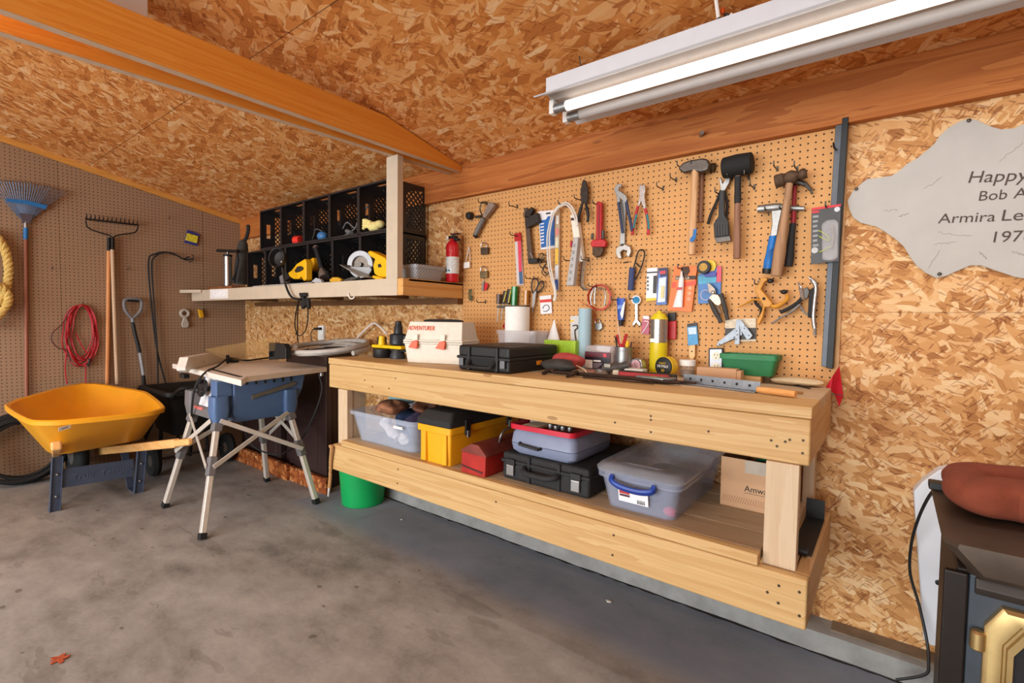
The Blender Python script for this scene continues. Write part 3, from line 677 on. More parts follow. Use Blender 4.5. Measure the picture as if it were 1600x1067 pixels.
mb = MB()
mb.prism([L(9,310,.044), L(42,313,.044), L(74,321,.044), L(72,327,.044), L(42,319,.044), L(11,315,.044)], (-.006,0,0)); mb.build('spreader', BLUE, rk)
mb = MB(); mb.prism([L(29,333,.04), L(41,334,.04), L(53,336,.04), L(47,349,.04), L(35,348,.04)], (-.012,0,0)); mb.build('head_plate', M('#5b5560', .5, .3), rk, bevel=.002)
MB().tube([L(40,346,.03), L(40.5,356,.03)], .011, 10).build('ferrule', STEEL, rk)
MB().tube([L(40.5,356,.03), L(40,374,.03)], .0135, 10).build('sleeve', BLUE, rk)
MB().tube([L(40,373,.03), L(42,620,.03)], .012, 12).build('handle', wood('red_handle', '#7e4a38', '#9a6048', 'z', 20, .4, False), rk)
br_ = thing('bow_rake', 'black bow rake with a pale worn handle hung tines up on pegboard', 'rake', L(181,600,.05))
RKB = M('#232020', .5, .5, .2, 40, name='rake_black')
hb = MB().beam(L(133,342,.06), L(217,352,.06), .012, .012); hb.build('head_bar', RKB, br_)
for k in range(13):
    a = L(135+6.6*k, 342.3+.8*k,.06); MB().tube([a, a+V((.012,0,.02)), a+V((.016,0,.045))], [.0045,.004,.001], 6).build('tine', RKB, br_)
for p in (((134,345),(138,356),(158,364),(172,368),(176,374)), ((216,354),(211,363),(192,366),(180,369),(177,374))): MB().tube(smoothpath([L(a,b,.055) for a, b in p], 4), .005, 8).build('bow_arm', RKB, br_)
MB().tube([L(176,370,.05), L(176,391,.05)], .012, 10).build('socket', RKB, br_)
MB().tube([L(175.5,390,.05), L(178,470,.05), L(183,600,.055)], .0135, 12).build('handle', wood('grey_handle', '#b39273', '#cbb092', 'z', 20, .6, False), br_)
gh = thing('garden_hoe', 'garden tool with an orange-brown wooden handle beside the bow rake', 'hoe', L(168,600,.03))
MB().tube([L(170,392,.03), L(167.5,600,.03)], .0135, 12).build('handle', wood('orange_handle', '#c07a48', '#d8955c', 'z', 20, .5, False), gh)
MB().tube([L(170.5,371,.032), L(170,394,.03)], .012, 10).build('socket', RKB, gh)
REDC = M('#b2202c', .45, 0, .1, 40, name='red_cord')
rc = thing('extension_cord', 'red extension cord coiled and hung on the brown pegboard', 'cord', L(127,595,.03))
mb = MB()
for k in range(9):
    w_ = 19+1.1*k+random.uniform(-1.5,1.5); hh = 39+1.3*k+random.uniform(-3,3); cx = 126+random.uniform(-3,4); sh = random.uniform(-3,3)
    P = [L(cx+w_*math.sin(t)*(1.0 if math.cos(t) < 0 else .86)+sh*math.sin(t*2), 476.5+hh-hh*math.cos(t)+random.uniform(-.6,.6), .022+.03*random.random()) for t in [2*PI*i/18 for i in range(18)]]
    mb.tube(smoothpath(P, 3, True), .0042, 6, loop=True)
for p in (((106,530),(103,560),(102,580),(105,600)), ((134,570),(134,600)), ((118,520),(128,540),(140,556))): mb.tube(smoothpath([L(a,b,.03) for a, b in p], 4), .004, 6)
mb.build('cord', REDC, rc)
mb = MB(); mb.tube(smoothpath([L(a,b,.04) for a, b in ((112,484),(96,507),(82,520),(81,533),(92,544),(104,548),(112,568),(128,573))], 4), .004, 6); mb.build('cord_tail', M('#5a2620', .5), rc, label='dirty dark loop of the cord')
MB().tube([L(141,560,.05), L(137,572,.05)], .009, 8).build('plug', BLACK, rc)
dh = thing('shovel', 'black D-handled shovel standing against the brown pegboard', 'shovel', L(225,600,.06))
HGR = M('#77767a', .4, .1, .08, 30, name='grip_grey')
MB().tube(smoothpath([L(a,b,.06) for a, b in ((207,498),(196,485),(194,471),(200,467),(215,467),(221,472),(219,486),(207,498))], 4), .012, 8).build('d_grip', HGR, dh)
MB().tube([L(199,469,.06), L(217,470,.06)], .012, 10).build('grip_bar', BLACK, dh)
MB().tube([L(207,496,.06), L(208,505,.06)], .014, 10).build('ferrule', HGR, dh)
MB().tube(smoothpath([L(a,b,.06) for a, b in ((207,503),(212,525),(218,550),(223,580),(226,610))], 4), .0145, 12).build('shaft', BLACK, dh)
MB().tube(smoothpath([L(a,b,.066) for a, b in ((218.5,551),(222,572),(224,586))], 4), .0125, 12).build('shaft_label', M('#9a9a9e', .4), dh)
MB().prism([L(a,b,.07) for a, b in ((214,606),(240,606),(246,650),(228,690),(212,650))], (-.006,0,0)).build('blade', BLACK, dh)
st = MB().tube(smoothpath([L(a,b,.05) for a, b in ((301,404),(290,406),(276,399),(258,394),(242,397),(232,408),(236,470),(245,545),(262,610))], 5), .0065, 8)
st.tube(smoothpath([L(a,b,.055) for a, b in ((296,401),(286,404),(270,396),(254,395),(240,403),(237,420),(241,480),(246,560),(247,612))], 5), .0065, 8)
st.tube(smoothpath([L(a,b,.06) for a, b in ((295,409),(301,407),(302,400),(299,398))], 4), .004, 6)
solo('cable', st, BLACKM, 'long black cable looped over a pegboard hook beside the shovel', 'cable')
bx = thing('blister_pack', 'small yellow and blue package hung on the brown pegboard', 'package', L(299,380,.02))
MB().prism([L(a,b,.02) for a, b in ((293,359),(312,366),(308,384),(288,379)) ], (-.005,0,0)).build('card', M('#3a3f8c', .4, 0, .3, 60), bx)
MB().prism([L(a,b,.03) for a, b in ((293,364),(310,369),(308,380),(290,375))], (-.01,0,0)).build('blister', M('#d9cf3a', .35, 0, .35, 60), bx, bevel=.002)
pu = thing('pulley_block', 'small grey pulley block hung on the brown pegboard', 'pulley', L(290,512,.02))
PG = M('#b3aca2', .55, .1, .1, 40)
mb = MB(); mb.tube(arc(L(288.5,489.5,.03), .03, 0, 360, 16, (0,1,0), (0,0,1))[:-1], .013, 8, loop=True); mb.build('ring', PG, pu)
MB().prism([L(a,b,.04) for a, b in ((288,494),(291,494),(296,506),(295,511),(290,512.5),(285,511),(284,506))], (-.02,0,0)).build('body', PG, pu, bevel=.006)
yl = thing('lock', 'small yellow padlock-like tag hung on the brown pegboard', 'padlock', L(315,497,.02))
MB().prism([L(a,b,.045) for a, b in ((310,483),(317,484.5),(319,496),(313,496.5))], (-.03,0,0)).build('body', M('#d9a21a', .4), yl, bevel=.004)
MB().tube([L(314,484,.03), L(314,482,.03), L(316,481,.03), L(316.5,485,.03)], .003, 6).build('shackle', STEEL, yl)
def peg_hook_left(a, b):
    p = L(a, b, .0078); mb = MB(); mb.tube([p, p+V((.03,0,-.004)), p+V((.05,0,.002)), p+V((.055,0,.02))], .0022, 6)
    return solo('peg_hook', mb, WIRE, 'empty wire hook in the brown pegboard %s' % HL.pop(0), 'hook', 'hooks in the brown pegboard')
HL = ['right of the leaf rake handle', 'left of the black cable loop', 'above the small yellow package', 'over the red cord coil']
for q in ((80,420),(199,420),(262,341),(127,475)): peg_hook_left(*q)

# ------------------------------------------------------------ bits on the floor
lf = MB(); c = Z(93,1031); pts = []
for i in range(22):
    a = 2*PI*i/22; r = .022*(1+.35*math.cos(5*a)+random.uniform(-.15,.15)); pts.append(c+V((r*math.cos(a)*1.1, r*math.sin(a), .0035+.003*random.random())))
lf.add(pts+[p-V((0,0,.0025)) for p in pts], [tuple(range(22)), tuple(range(43,21,-1))]+[(i,22+i,22+(i+1)%22,(i+1)%22) for i in range(22)])
solo('dry_leaf', lf, M('#a34a2a', .8, 0, .3, 90), 'dry red-brown leaf lying on the concrete floor', 'leaf', smooth=False)

for (a, b, r_, lab) in ((589,784,.011,'white paint flake on the floor beside the green bucket'), (627,812,.007,'tiny white chip on the floor in front of the green bucket'), (951,940,.012,'small pale chip on the shaded floor below the bench')):
    p = Z(a,b,0); mb = MB(); q = [p+V((r_*math.cos(t)*(1+.3*math.sin(3*t)), r_*.6*math.sin(t), .0005)) for t in [2*PI*i/9 for i in range(9)]]
    solo('paint_chip', mb.prism(q, (0,0,.003)), M('#d8d4ca', .8), lab, 'chip', smooth=False)
# ------------------------------------------------------------ fluorescent light and its wiring
lw = (3.87, 6.31)
flu = thing('fluorescent_light', 'long white two-tube fluorescent light hung under the strandboard ceiling', 'light', (5.0,-.50,2.03))
FW = M('#d3d5da', .4, 0, .04, 12, name='fixture_white')
def xprism(x0, x1, prof): return MB().prism([V((x0,y,z)) for y, z in prof], (x1-x0,0,0))
xprism(lw[0]-.01, lw[1], [(-.66,2.055),(-.575,2.095),(-.575,2.155),(-.41,2.155),(-.41,2.095),(-.33,2.055),(-.335,2.052),(-.415,2.09),(-.57,2.09),(-.655,2.052)]).build('reflector', FW, flu)
xprism(lw[0], lw[1], [(-.575,2.089),(-.555,2.070),(-.43,2.070),(-.41,2.089)]).build('ballast_cover', M('#b3a79e', .5, 0, .05), flu)
for x in (lw[0]+.012, lw[1]-.03):
    for y in (-.555,-.455): MB().box((x-.011,y-.016,2.015), (x+.011,y+.016,2.069)).build('lamp_holder', WHITE, flu, bevel=.004)
TUBE = emit('lit_tube', '#fff8f0', 2.6)
for y in (-.555,-.455):
    t = MB().tube([(lw[0]+.075,y,2.035), (lw[1]-.095,y,2.035)], .0185, 16).build('tube', TUBE if y < -.5 else M('#b5aeaa', .4, 0, .03), flu)
    for x0, x1 in ((lw[0]+.022, lw[0]+.074), (lw[1]-.094, lw[1]-.042)): MB().tube([(x0,y,2.035), (x1,y,2.035)], .0188, 16).build('end_cap', STEEL, t)
area('tube_glow', (5.1, -.555, 2.012), (0, 0, 0), 2.3, .035, 9, (1, .965, .92))
zl = lambda y: zc(y)-.002
MB().tube([(3.98,-.5,2.155), (3.98,-.53,zl(-.53))], .0022, 6).build('hanger', DKSTEEL, flu)
MB().tube([(5.9,-.5,2.155), (5.9,-.53,zl(-.53))], .0022, 6).build('hanger', DKSTEEL, flu)
wr = thing('wiring', 'white electrical cable with a dark connector above the fluorescent light', 'wire', (4.4,-.52,2.16))
yA = -.56
MB().tube(smoothpath([W(1117,-25,.60), W(1119,0,.57), W(1123,30,.55)], 4), .006, 8).build('cable', WHITE, wr)
MB().tube([W(1123,29,.55), W(1127,42,.55)], [.008,.005], 6).build('connector', M('#4a463c', .5), wr)
MB().tube(smoothpath([W(1131,36,.54), W(1135,45,.52), W(1139,52,.50)], 4), .0035, 8).tube(smoothpath([W(1141,22,.54), W(1150,28,.53), W(1158,35,.51), W(1162,45,.50)], 4), .0048, 8).build('cable_tail', WHITE, wr)
MB().tube(smoothpath([W(1127,38,.55), W(1134,32,.545), W(1132,22,.54), W(1141,24,.54)], 4), .003, 6).build('black_wire', BLACK, wr)
MB().ball(W(1129,17,.54), .008, 8, (1,1,1.5)).build('wire_nut', M('#c8501c', .4), wr, label='orange wire nut')
f2 = thing('fluorescent_light', 'white light fitting hung behind the orange beam at upper left', 'light', (2.62,-2.3,2.28))
MB().box((2.52,-2.95,2.285), (2.775,-1.563,2.36)).build('housing', FW, f2, bevel=.004)
MB().tube([(2.6,-1.9,2.36), (2.6,-1.9,zl(-1.9))], .004).tube([(2.6,-2.7,2.36), (2.6,-2.7,zl(-2.7))], .004).build('hanger', WHITE, f2)
mb = MB(); mb.tube(smoothpath([W(871,60,.50), W(876,85,.47), W(880,110,.45), W(884,128,.45)], 3), .003, 6)
solo('pull_chain', mb, DKSTEEL, 'thin dark hanging chain at the left end of the fluorescent light', 'chain')

# ------------------------------------------------------------ under the bench
def zat(a, b, y): return W(a, b, -y).z
tb = thing('storage_tub', 'open clear plastic tub full of clothes on the bench shelf', 'tub', (2.88,-.42,ZS))
CLR = clear('clear_tub', '#cfdcf0', .30, .12)
def tubrings(x0, x1, y0, y1, z0, z1, tp, r=.04, wall=.004, lip=.012):
    cx, cy = (x0+x1)/2, (y0+y1)/2; w_, d_ = x1-x0, y1-y0
    def R_(k, z, s=0): return [V((cx+a, cy+b, z)) for a, b in rrect(w_-2*tp*(1-k)+2*s, d_-2*tp*(1-k)+2*s, r, 4)]
    return [R_(0,z0), R_(.97,z1-.02), R_(1,z1-.02,lip), R_(1,z1,lip), R_(1,z1,lip-.008), R_(.97,z1-.012,-wall), R_(0,z0+wall,-wall)]
MB().rings(tubrings(2.60, 3.13, -.60, -.20, ZS+.001, .70, .03)).build('tub', CLR, tb)
MB().box((2.99,-.6155,.655), (3.06,-.6115,.668)).build('sticker', WHITE, tb, bevel=.001)
def blob(c, sc, seed, n=16, amp=.18):
    random.seed(seed); ph = [random.uniform(0, 6) for _ in range(6)]; mb = MB(); c = V(c); rs = []
    for j in range(n//2+1):
        t = max(.03, min(PI-.03, PI*j/(n//2))); r_ = []
        for i in range(n):
            p = 2*PI*i/n; k = 1+amp*(math.sin(3*p+ph[0]+2*t)+.6*math.sin(5*t+ph[1]+p)+.5*math.sin(7*p+ph[2]))
            r_.append(c+V((sc[0]*k*math.sin(t)*math.cos(p), sc[1]*k*math.sin(t)*math.sin(p), -sc[2]*math.cos(t)*(1+.3*amp*math.sin(4*p)))))
        rs.append(r_)
    return mb.rings(rs)
solo('cloth', blob((2.98,-.41,.625), (.10,.14,.085), 3, amp=.22), M('#3f3a5a', .9, 0, .35, 30), 'dark navy cloth bundled at the right of the clear tub', 'clothing', sub=1)
solo('cloth', blob((2.74,-.30,.615), (.09,.075,.068), 5), M('#31415f', .9, 0, .3, 20), 'blue cloth packed in the left of the clear tub', 'clothing', sub=1)
solo('cloth', blob((2.77,-.45,.715), (.10,.08,.042), 8, amp=.26), M('#8a5a40', .85, 0, .8, 16, bump=.5), 'tan and black patterned bag lying on top of the tub', 'bag', sub=1)
solo('cloth', blob((2.99,-.40,.735), (.075,.07,.042), 9, amp=.28), M('#5d3420', .55, 0, .6, 25, bump=.4), 'brown leather glove on top of the clothes in the tub', 'glove', sub=1)
solo('cloth_roll', MB().lathe([(.03,0),(.055,.01),(.058,.12),(.05,.19),(.03,.195)], (2.72,-.42,.74), (.55,.6,.32), 14), M('#8fb0b2', .85, 0, .25, 50, bump=.3), 'pale teal rolled cloth sticking up out of the clear tub', 'cloth')
wg = MB().tube(smoothpath([(2.82,-.535,.66), (2.85,-.54,.63), (2.90,-.535,.60), (2.93,-.533,.578)], 4), [.027+.006*math.sin(i*1.1) for i in range(13)], 10); wg.ball((2.955,-.52,.577), .034, 10, (1.3,.6,1)).tube([(2.95,-.53,.57),(3.0,-.535,.60)], .012)
solo('work_glove', wg, M('#efe6e4', .9, 0, .08, 40), 'white glove pressed against the front inside the clear tub', 'glove')
ty = thing('tool_box', 'large yellow tool box with a black lid on the bench shelf', 'tool box', (3.32,-.36,ZS))
YB = M('#e9a617', .42, 0, .06, 10, name='toolbox_yellow')
x0, x1, y0, y1 = 3.19, 3.40, -.625, -.10; zl1 = .712
def rb(x0, x1, y0, y1, z, r=.012): return [V(((x0+x1)/2+a, (y0+y1)/2+b, z)) for a, b in rrect(x1-x0, y1-y0, r, 3)]
MB().rings([rb(x0+.012,x1-.012,y0+.012,y1-.012,ZS+.001), rb(x0+.004,x1-.004,y0+.006,y1,zl1-.035), rb(x0-.006,x1+.006,y0-.006,y1,zl1-.03), rb(x0-.006,x1+.006,y0-.006,y1,zl1)]).build('body', YB, ty)
for xa in (x0+.018, x1-.055): MB().box((xa,y0-.004,ZS+.004), (xa+.035,y0+.02,zl1-.03)).build('rib', YB, ty, bevel=.006)
MB().rings([rb(x0-.008,x1+.008,y0-.008,y1,zl1+.001), rb(x0-.008,x1+.008,y0-.008,y1,zl1+.028), rb(x0+.014,x1-.014,y0+.03,y1-.02,zl1+.066,.02)]).build('lid', BLACKM, ty, bevel=.004)
for yy in (y0+.09, y1-.12):
    lt = MB().box((x1+.004,yy,zl1-.045), (x1+.016,yy+.035,zl1+.03)).build('latch', BLACK, ty, bevel=.004); MB().box((x1+.012,yy+.006,zl1-.055), (x1+.021,yy+.029,zl1-.02)).build('clasp', CHROME, lt, bevel=.003)
tr = thing('metal_tool_box', 'worn red metal tool box with a wire handle on the bench shelf', 'tool box', (3.55,-.4,ZS))
RB = M('#a82a22', .45, .2, .22, 14, bump=.1, name='toolbox_red')
prof = [(3.475,ZS+.001),(3.615,ZS+.001),(3.618,.625),(3.575,.665),(3.535,.665),(3.478,.635)]
MB().prism([V((x,-.63,z)) for x, z in prof[:3]+[(3.478,.630)]], (0,.44,0)).build('body', RB, tr, bevel=.003)
MB().prism([V((x,-.632,z)) for x, z in ((3.474,.626),(3.622,.622),(3.620,.628),(3.577,.668),(3.533,.668),(3.476,.634))], (0,.444,0)).build('lid', M('#7d3a30', .5, .3, .3, 12, bump=.1), tr, bevel=.002)
MB().beam((3.48,-.631,.565), (3.60,-.631,.552), .003, .008).build('seam', M('#4a1c16', .6), tr)
MB().tube(smoothpath([(3.585,-.50,.655), (3.60,-.50,.70), (3.595,-.44,.715), (3.595,-.34,.715), (3.60,-.28,.70), (3.585,-.28,.655)], 4), .0045, 8).build('handle', STEEL, tr)
def hardcase(root, x0, x1, y0, y1, z0, z1, mat, split=.62):
    zm = z0+(z1-z0)*split
    MB().box((x0,y0,z0), (x1,y1,zm-.001)).build('base', mat, root, bevel=.014, seg=3)
    MB().box((x0,y0,zm+.001), (x1,y1,z1)).build('lid', mat, root, bevel=.014, seg=3)
    MB().box((x0-.004,y0-.004,zm-.007), (x1+.004,y1+.004,zm+.007)).build('rim', mat, root, bevel=.004)
bc = thing('tool_case', 'black plastic tool case with two steel latches under the grey case', 'case', (3.9,-.35,ZS))
hardcase(bc, 3.665, 4.085, -.575, -.12, ZS+.001, .648, BLACKM, .68)
MB().box((3.80,-.583,ZS+.006), (3.815,-.57,.645)).build('rib', BLACKM, bc, bevel=.003); MB().box((3.945,-.583,ZS+.006), (3.96,-.57,.645)).build('rib', BLACKM, bc, bevel=.003)
MB().tube(smoothpath([(3.79,-.580,.60), (3.795,-.60,.595), (3.83,-.612,.588), (3.91,-.612,.588), (3.945,-.60,.595), (3.95,-.58,.60)], 4), .012, 10).build('handle', BLACKM, bc)
for x in (3.70, 4.015):
    la = MB().box((x-.004,-.588,.555), (x+.034,-.578,.60)).build('latch', CHROME, bc, bevel=.003); MB().box((x-.008,-.586,.598), (x+.038,-.577,.625)).build('hinge', BLACK, la, bevel=.003)
gc = thing('tool_case', 'small grey plastic tool case standing on the black case', 'case', (3.86,-.42,.65))
GC = M('#7d86a0', .45, 0, .05, 14, name='case_grey')
def rc_(x0, x1, y0, y1, z): return [V(((x0+x1)/2+a, (y0+y1)/2+b, z)) for a, b in rrect(x1-x0, y1-y0, .03, 4)]
MB().rings([rc_(3.72,4.00,-.555,-.26,.650), rc_(3.705,4.015,-.57,-.25,.665), rc_(3.70,4.02,-.575,-.245,.695)]).build('base', GC, gc)
MB().rings([rc_(3.70,4.02,-.575,-.245,.697), rc_(3.705,4.015,-.57,-.25,.735), rc_(3.715,4.005,-.56,-.26,.752)]).build('lid', GC, gc)
MB().tube([(3.76,-.577,.70), (3.765,-.592,.698), (3.86,-.592,.690), (3.865,-.577,.692)], .006, 8).build('handle', BLACK, gc)
rt = thing('tray', 'red tray of small jars and parts on the grey tool case', 'tray', (3.86,-.42,.753))
MB().rings(tubrings(3.705, 4.01, -.575, -.25, .754, .775, .008, .03, .003, .006)).build('tray', M('#c01c34', .4, 0, .06, 14), rt)
for k, (x, y, h) in enumerate(((3.86,-.50,.022),(3.89,-.505,.02),(3.92,-.50,.021),(3.95,-.495,.02),(3.88,-.46,.024),(3.92,-.45,.02))):
    solo('small_jar', MB().lathe([(.010,0),(.012,.002),(.012,h-.006),(.011,h)], (x,y,.759), (0,0,1), 12), STEEL, 'small steel-coloured jar in the red tray on the grey case', 'jar', 'small jars in the red tray')
solo('paper_slip', MB().box((3.755,-.565,.760), (3.83,-.47,.772)), M('#f0e2c4', .7), 'cream folded paper lying in the red tray', 'paper')
solo('blade_pack', MB().box((3.72,-.45,.760), (3.82,-.33,.778)), M('#d8cfc0', .6, 0, .2, 60), 'pale packet at the back left of the red tray', 'packet')
ct = thing('storage_box', 'clear lidded plastic storage box with a blue clip handle', 'storage box', (4.28,-.33,ZS))
CL2 = clear('clear_box', '#c0c9e2', .27, .1)
x0, x1, y0, y1, z1 = 4.135, 4.43, -.595, -.06, .668
MB().rings(tubrings(x0, x1, y0, y1, ZS+.001, z1, .022, .035, .004, .010)).build('box', CL2, ct)
def lidr(s, z): return [V(((x0+x1)/2+a, (y0+y1)/2+b, z)) for a, b in rrect(x1-x0+2*s, y1-y0+2*s, .04, 4)]
MB().rings([lidr(.014,z1+.001), lidr(.016,z1+.012), lidr(.004,z1+.026), lidr(-.012,z1+.030), lidr(-.05,z1+.030), lidr(-.058,z1+.022)]).build('lid', clear('clear_lid', '#ccd2de', .30, .12), ct)
BLU = M('#1c3f97', .35, 0, .06, 14, name='clip_blue')
MB().tube(smoothpath([(4.195,-.606,.655), (4.20,-.622,.645), (4.235,-.628,.632), (4.30,-.628,.628), (4.345,-.622,.636), (4.35,-.606,.65)], 4), .0095, 8, flat=1.4).build('clip_handle', BLU, ct, label='blue clip handle')
pl_ = MB().prism([V((4.215,-.590,.570)), V((4.325,-.590,.570)), V((4.325,-.5985,.618)), V((4.215,-.5985,.618))], (0,-.0012,0)).build('paper_label', M('#f0eef0', .4, 0, .02), ct)
MB().prism([V((4.219,-.5968,.600)), V((4.258,-.5968,.600)), V((4.258,-.5993,.614)), V((4.219,-.5993,.614))], (0,-.0008,0)).build('logo_block', M('#c23a3a', .5), pl_)
MB().prism([V((4.220,-.5955,.590)), V((4.258,-.5955,.590)), V((4.258,-.5975,.598)), V((4.220,-.5975,.598))], (0,-.0008,0)).build('print_block', M('#5a3a44', .5, 0, .4, 200), pl_)
for k in range(6): MB().box((4.285+.005*k,-.5945,.574), (4.2875+.005*k,-.5915,.588)).build('barcode', BLACK, pl_)
solo('cloth', blob((4.28,-.34,.592), (.115,.20,.046), 12), M('#2e3442', .9, 0, .4, 18), 'dark folded cloth inside the clear lidded box', 'cloth', sub=1)
solo('glove', blob((4.385,-.545,.556), (.022,.012,.017), 13), M('#d8456a', .7), 'small pink object inside the front corner of the clear box', 'toy', sub=1)
ab = thing('cardboard_box', 'open brown cardboard box standing behind the bench post', 'box', (4.61,-.17,ZS))
CARD = M('#c69b76', .8, 0, .06, 9, name='cardboard')
b0 = 4.483; b1 = 4.70; yf = -.292; zt = .715
MB().box((b0,yf,ZS+.001), (b1,yf+.004,zt)).box((b0,yf+.004,ZS+.001), (b0+.004,-.06,zt)).box((b1-.004,yf+.004,ZS+.001), (b1,-.06,zt)).box((b0+.004,-.064,ZS+.001), (b1-.004,-.06,zt)).box((b0+.004,yf+.004,ZS+.001), (b1-.004,-.064,ZS+.005)).build('box', CARD, ab)
MB().prism([V((b0,yf+.004,zt)), V((b0,-.06,zt)), V((b0+.05,-.06,zt-.04)), V((b0+.05,yf+.004,zt-.04))], (.003,0,.002)).build('flap', M('#6a5240', .8), ab)
ax_ = W(1163,763,.2926).x; text('Amway', .031, (ax_,yf-.0006,W(1163,767,.2926).z), (1,0,0), (0,0,1), M('#2a2522', .6), ab, wide=.95)
MB().box((ax_,yf-.001,W(1163,769.5,.2926).z-.0012), (ax_+.10,yf-.0002,W(1163,769.5,.2926).z)).build('underline', M('#2a2522', .6), ab)
MB().box((ax_,yf-.0012,.668), (b0+.20,yf-.0002,zt-.001)).build('tape', M('#b3a290', .35), ab)
mb = MB()
for k in range(26): mb.beam((b0+.004+.008*k,yf-.0004,.552), (b0+.012+.008*k,yf-.0004,.575), .0008, .0022)
mb.build('printed_hatching', M('#a3785a', .8), ab)
solo('green_cord', MB().tube(smoothpath([(4.58,-.18,.69), (4.62,-.20,.705), (4.66,-.16,.70), (4.63,-.12,.68)], 4), .007, 8).tube([(4.63,-.12,.68),(4.60,-.13,.545)], .007, 8), M('#1d6a45', .6), 'green cord loop inside the open cardboard box', 'cord')
bk2 = thing('metal_bracket', 'black metal angle bracket lying at the right end of the bench shelf', 'bracket', (4.78,-.33,.5))
MB().box((4.742,-.475,.5005), (4.80,-.13,.504)).build('plate', BLACK, bk2); MB().box((4.742,-.13,.5005), (4.80,-.125,.572)).build('upright', BLACK, bk2)
MB().tube([(4.735,-.485,.514), (4.79,-.485,.514)], .0125, 12).build('rolled_edge', BLACK, bk2)

# ------------------------------------------------------------ right end: rail, hide, insulation board, stove, cushion
RAILM = M('#2b2d30', .5, .4, .1, 20, name='dark_rail')
rl = thing('metal_rail', 'tall dark metal rail leaning against the right edge of the pegboard', 'rail', W(1290,576,.03))
MB().prism([W(1316,184,.045), W(1326,182,.045), W(1301,577,.045), W(1290.5,575,.045)], (0,.035,0)).build('channel', RAILM, rl, bevel=.002)
MB().prism([W(1305.5,193,.03), W(1317,190,.03), W(1292,574,.03), W(1283,572,.03)], (0,.022,0)).build('flange', M('#55585e', .45, .5, .08, 20), rl, bevel=.002)
MB().tube([W(1302,223,.031), W(1303,231,.04), W(1307,234,.05)], .003, 6).build('hook', BLACK, rl)
hp = [(157,548),(185,495),(205,480),(240,445),(270,425),(330,418),(400,408),(440,385),(490,340),(545,310),(600,265),(640,230),(670,185),(720,140),(780,105),(830,90),(880,100),(940,130),(1010,150),(1080,145),(1138,120),(1220,95),(1290,120),(1340,190),(1400,270),(1520,330),(1600,400),(1610,520),(1560,640),(1450,720),(1400,800),(1390,900),(1320,985),(1230,990),(1138,977),(1090,970),(1000,940),(900,905),(840,905),(780,930),(700,965),(650,975),(590,945),(540,905),(510,865),(470,800),(420,755),(360,715),(320,690),(230,668),(190,640),(170,600)]
hq = [(1280+a*.2812, 160+b*.2812) for a, b in hp]
HIDE = M('#b3afaa', .75, 0, .05, 8, bump=.1, name='hide_leather')
hd = thing('leather_hide', 'pale leather hide with handwritten lettering tacked on the strandboard wall', 'hide', W(1467,434,.01))
wslab(hq, .004, .004).build('hide', HIDE, hd)
INK = M('#51423c', .8, name='ink')
def note(s, a, b, a2, b2, size, shear=.15, wide=1.0, mat=INK): return text(s, size, W(a,b,.0084), W(a2,b2,.0084)-W(a,b,.0084), (0,0,1), mat, hd, name='handwriting', shear=shear, wide=wide)
note('Happy', 1510, 286, 1580, 283, .054, .2, 1.0); note('Bob', 1527, 314, 1600, 309, .045, .1, .95); note('A', 1583, 310, 1600, 309, .045, .1, 1.0); note('Armira', 1465, 349, 1600, 344, .046, .1, 1.06); note('Lea', 1562, 345, 1600, 344, .050, .1, 1.1); note('1976', 1545, 379, 1600, 377, .050, .1, 1.0)
random.seed(4); FAINT = M('#a89f98', .8, name='faint_ink')
for a, b, l, s in ((1443,296,28,-18),(1562,250,36,-26),(1466,363,52,6),(1460,382,34,-4),(1404,338,16,-4),(1450,418,18,-26),(1530,394,12,10),(1580,394,22,4),(1380,330,22,-2)):
    P = [W(a+l*i/14, b+s*i/14+random.uniform(-2.2,2.2), .0085) for i in range(15)]; MB().tube(P, .0008, 4).build('signature', FAINT, hd)
for a, b in ((1514,188),(1338,295),(1468,428)): MB().ball(W(a,b,.012), .006, 10, (1,.5,1)).build('tack', DKSTEEL, hd)
ib = thing('insulation_board', 'white insulation board leaning on the wall behind the black stove', 'board', W(1443,1003,.03))
INS = M('#dfe3ea', .5, 0, .05, 5, name='insulation_white')
MB().prism([W(a,b,.07) for a, b in ((1427,768),(1442,752),(1468,734),(1500,729),(1560,735),(1560,1010),(1456,1010),(1443,1000))], (0,.06,0)).build('board', INS, ib, bevel=.006)
MB().ball(W(1465,910,.071), .007, 8, (1,.2,1.3)).build('star_washer', BLACK, ib)
solo('stove_cable', MB().tube(smoothpath([W(1488,752,.40), W(1470,757,.34), W(1452,775,.26), (W(1435,810,.18)), W(1424,850,.13), W(1422,895,.10), W(1436,945,.10), W(1448,1000,.12), W(1451,1035,.15), W(1445,1054,.17), W(1400,1062,.17)], 5), .0045, 8), BLACK, 'black cable hanging down from the stove to the floor', 'cable')
STV = M('#2b2623', .5, .3, .2, 18, bump=.15, name='stove_black'); STT = M('#4a3d33', .5, .4, .3, 10, bump=.1, name='stove_top'); BRASS = M('#b79c6a', .4, .85, .12, 16, name='brass')
sv = thing('wood_stove', 'black iron wood stove with a brass-framed door at the right edge', 'stove', (5.35,-.78,0))
sx0, sx1, sy0, sy1 = 5.085, 5.72, -.925, -.58
MB().box((sx0,sy0,.02), (sx1,sy1,.74)).build('body', STV, sv, bevel=.006)
def topring(lf, fr, z): return [V(p) for p in ((lf,fr+.022,z),(lf+.02,fr,z),(5.74,fr,z),(5.758,fr+.022,z),(5.758,-.556,z),(lf,-.556,z))]
MB().rings([topring(5.100,-.955,.738), topring(5.100,-.966,.748), topring(5.062,-.972,.792), topring(5.064,-.970,.80)]).build('top', STT, sv)
MB().box((5.056,-.60,.80), (5.10,-.56,.818)).build('bracket', BLACK, sv, bevel=.003)
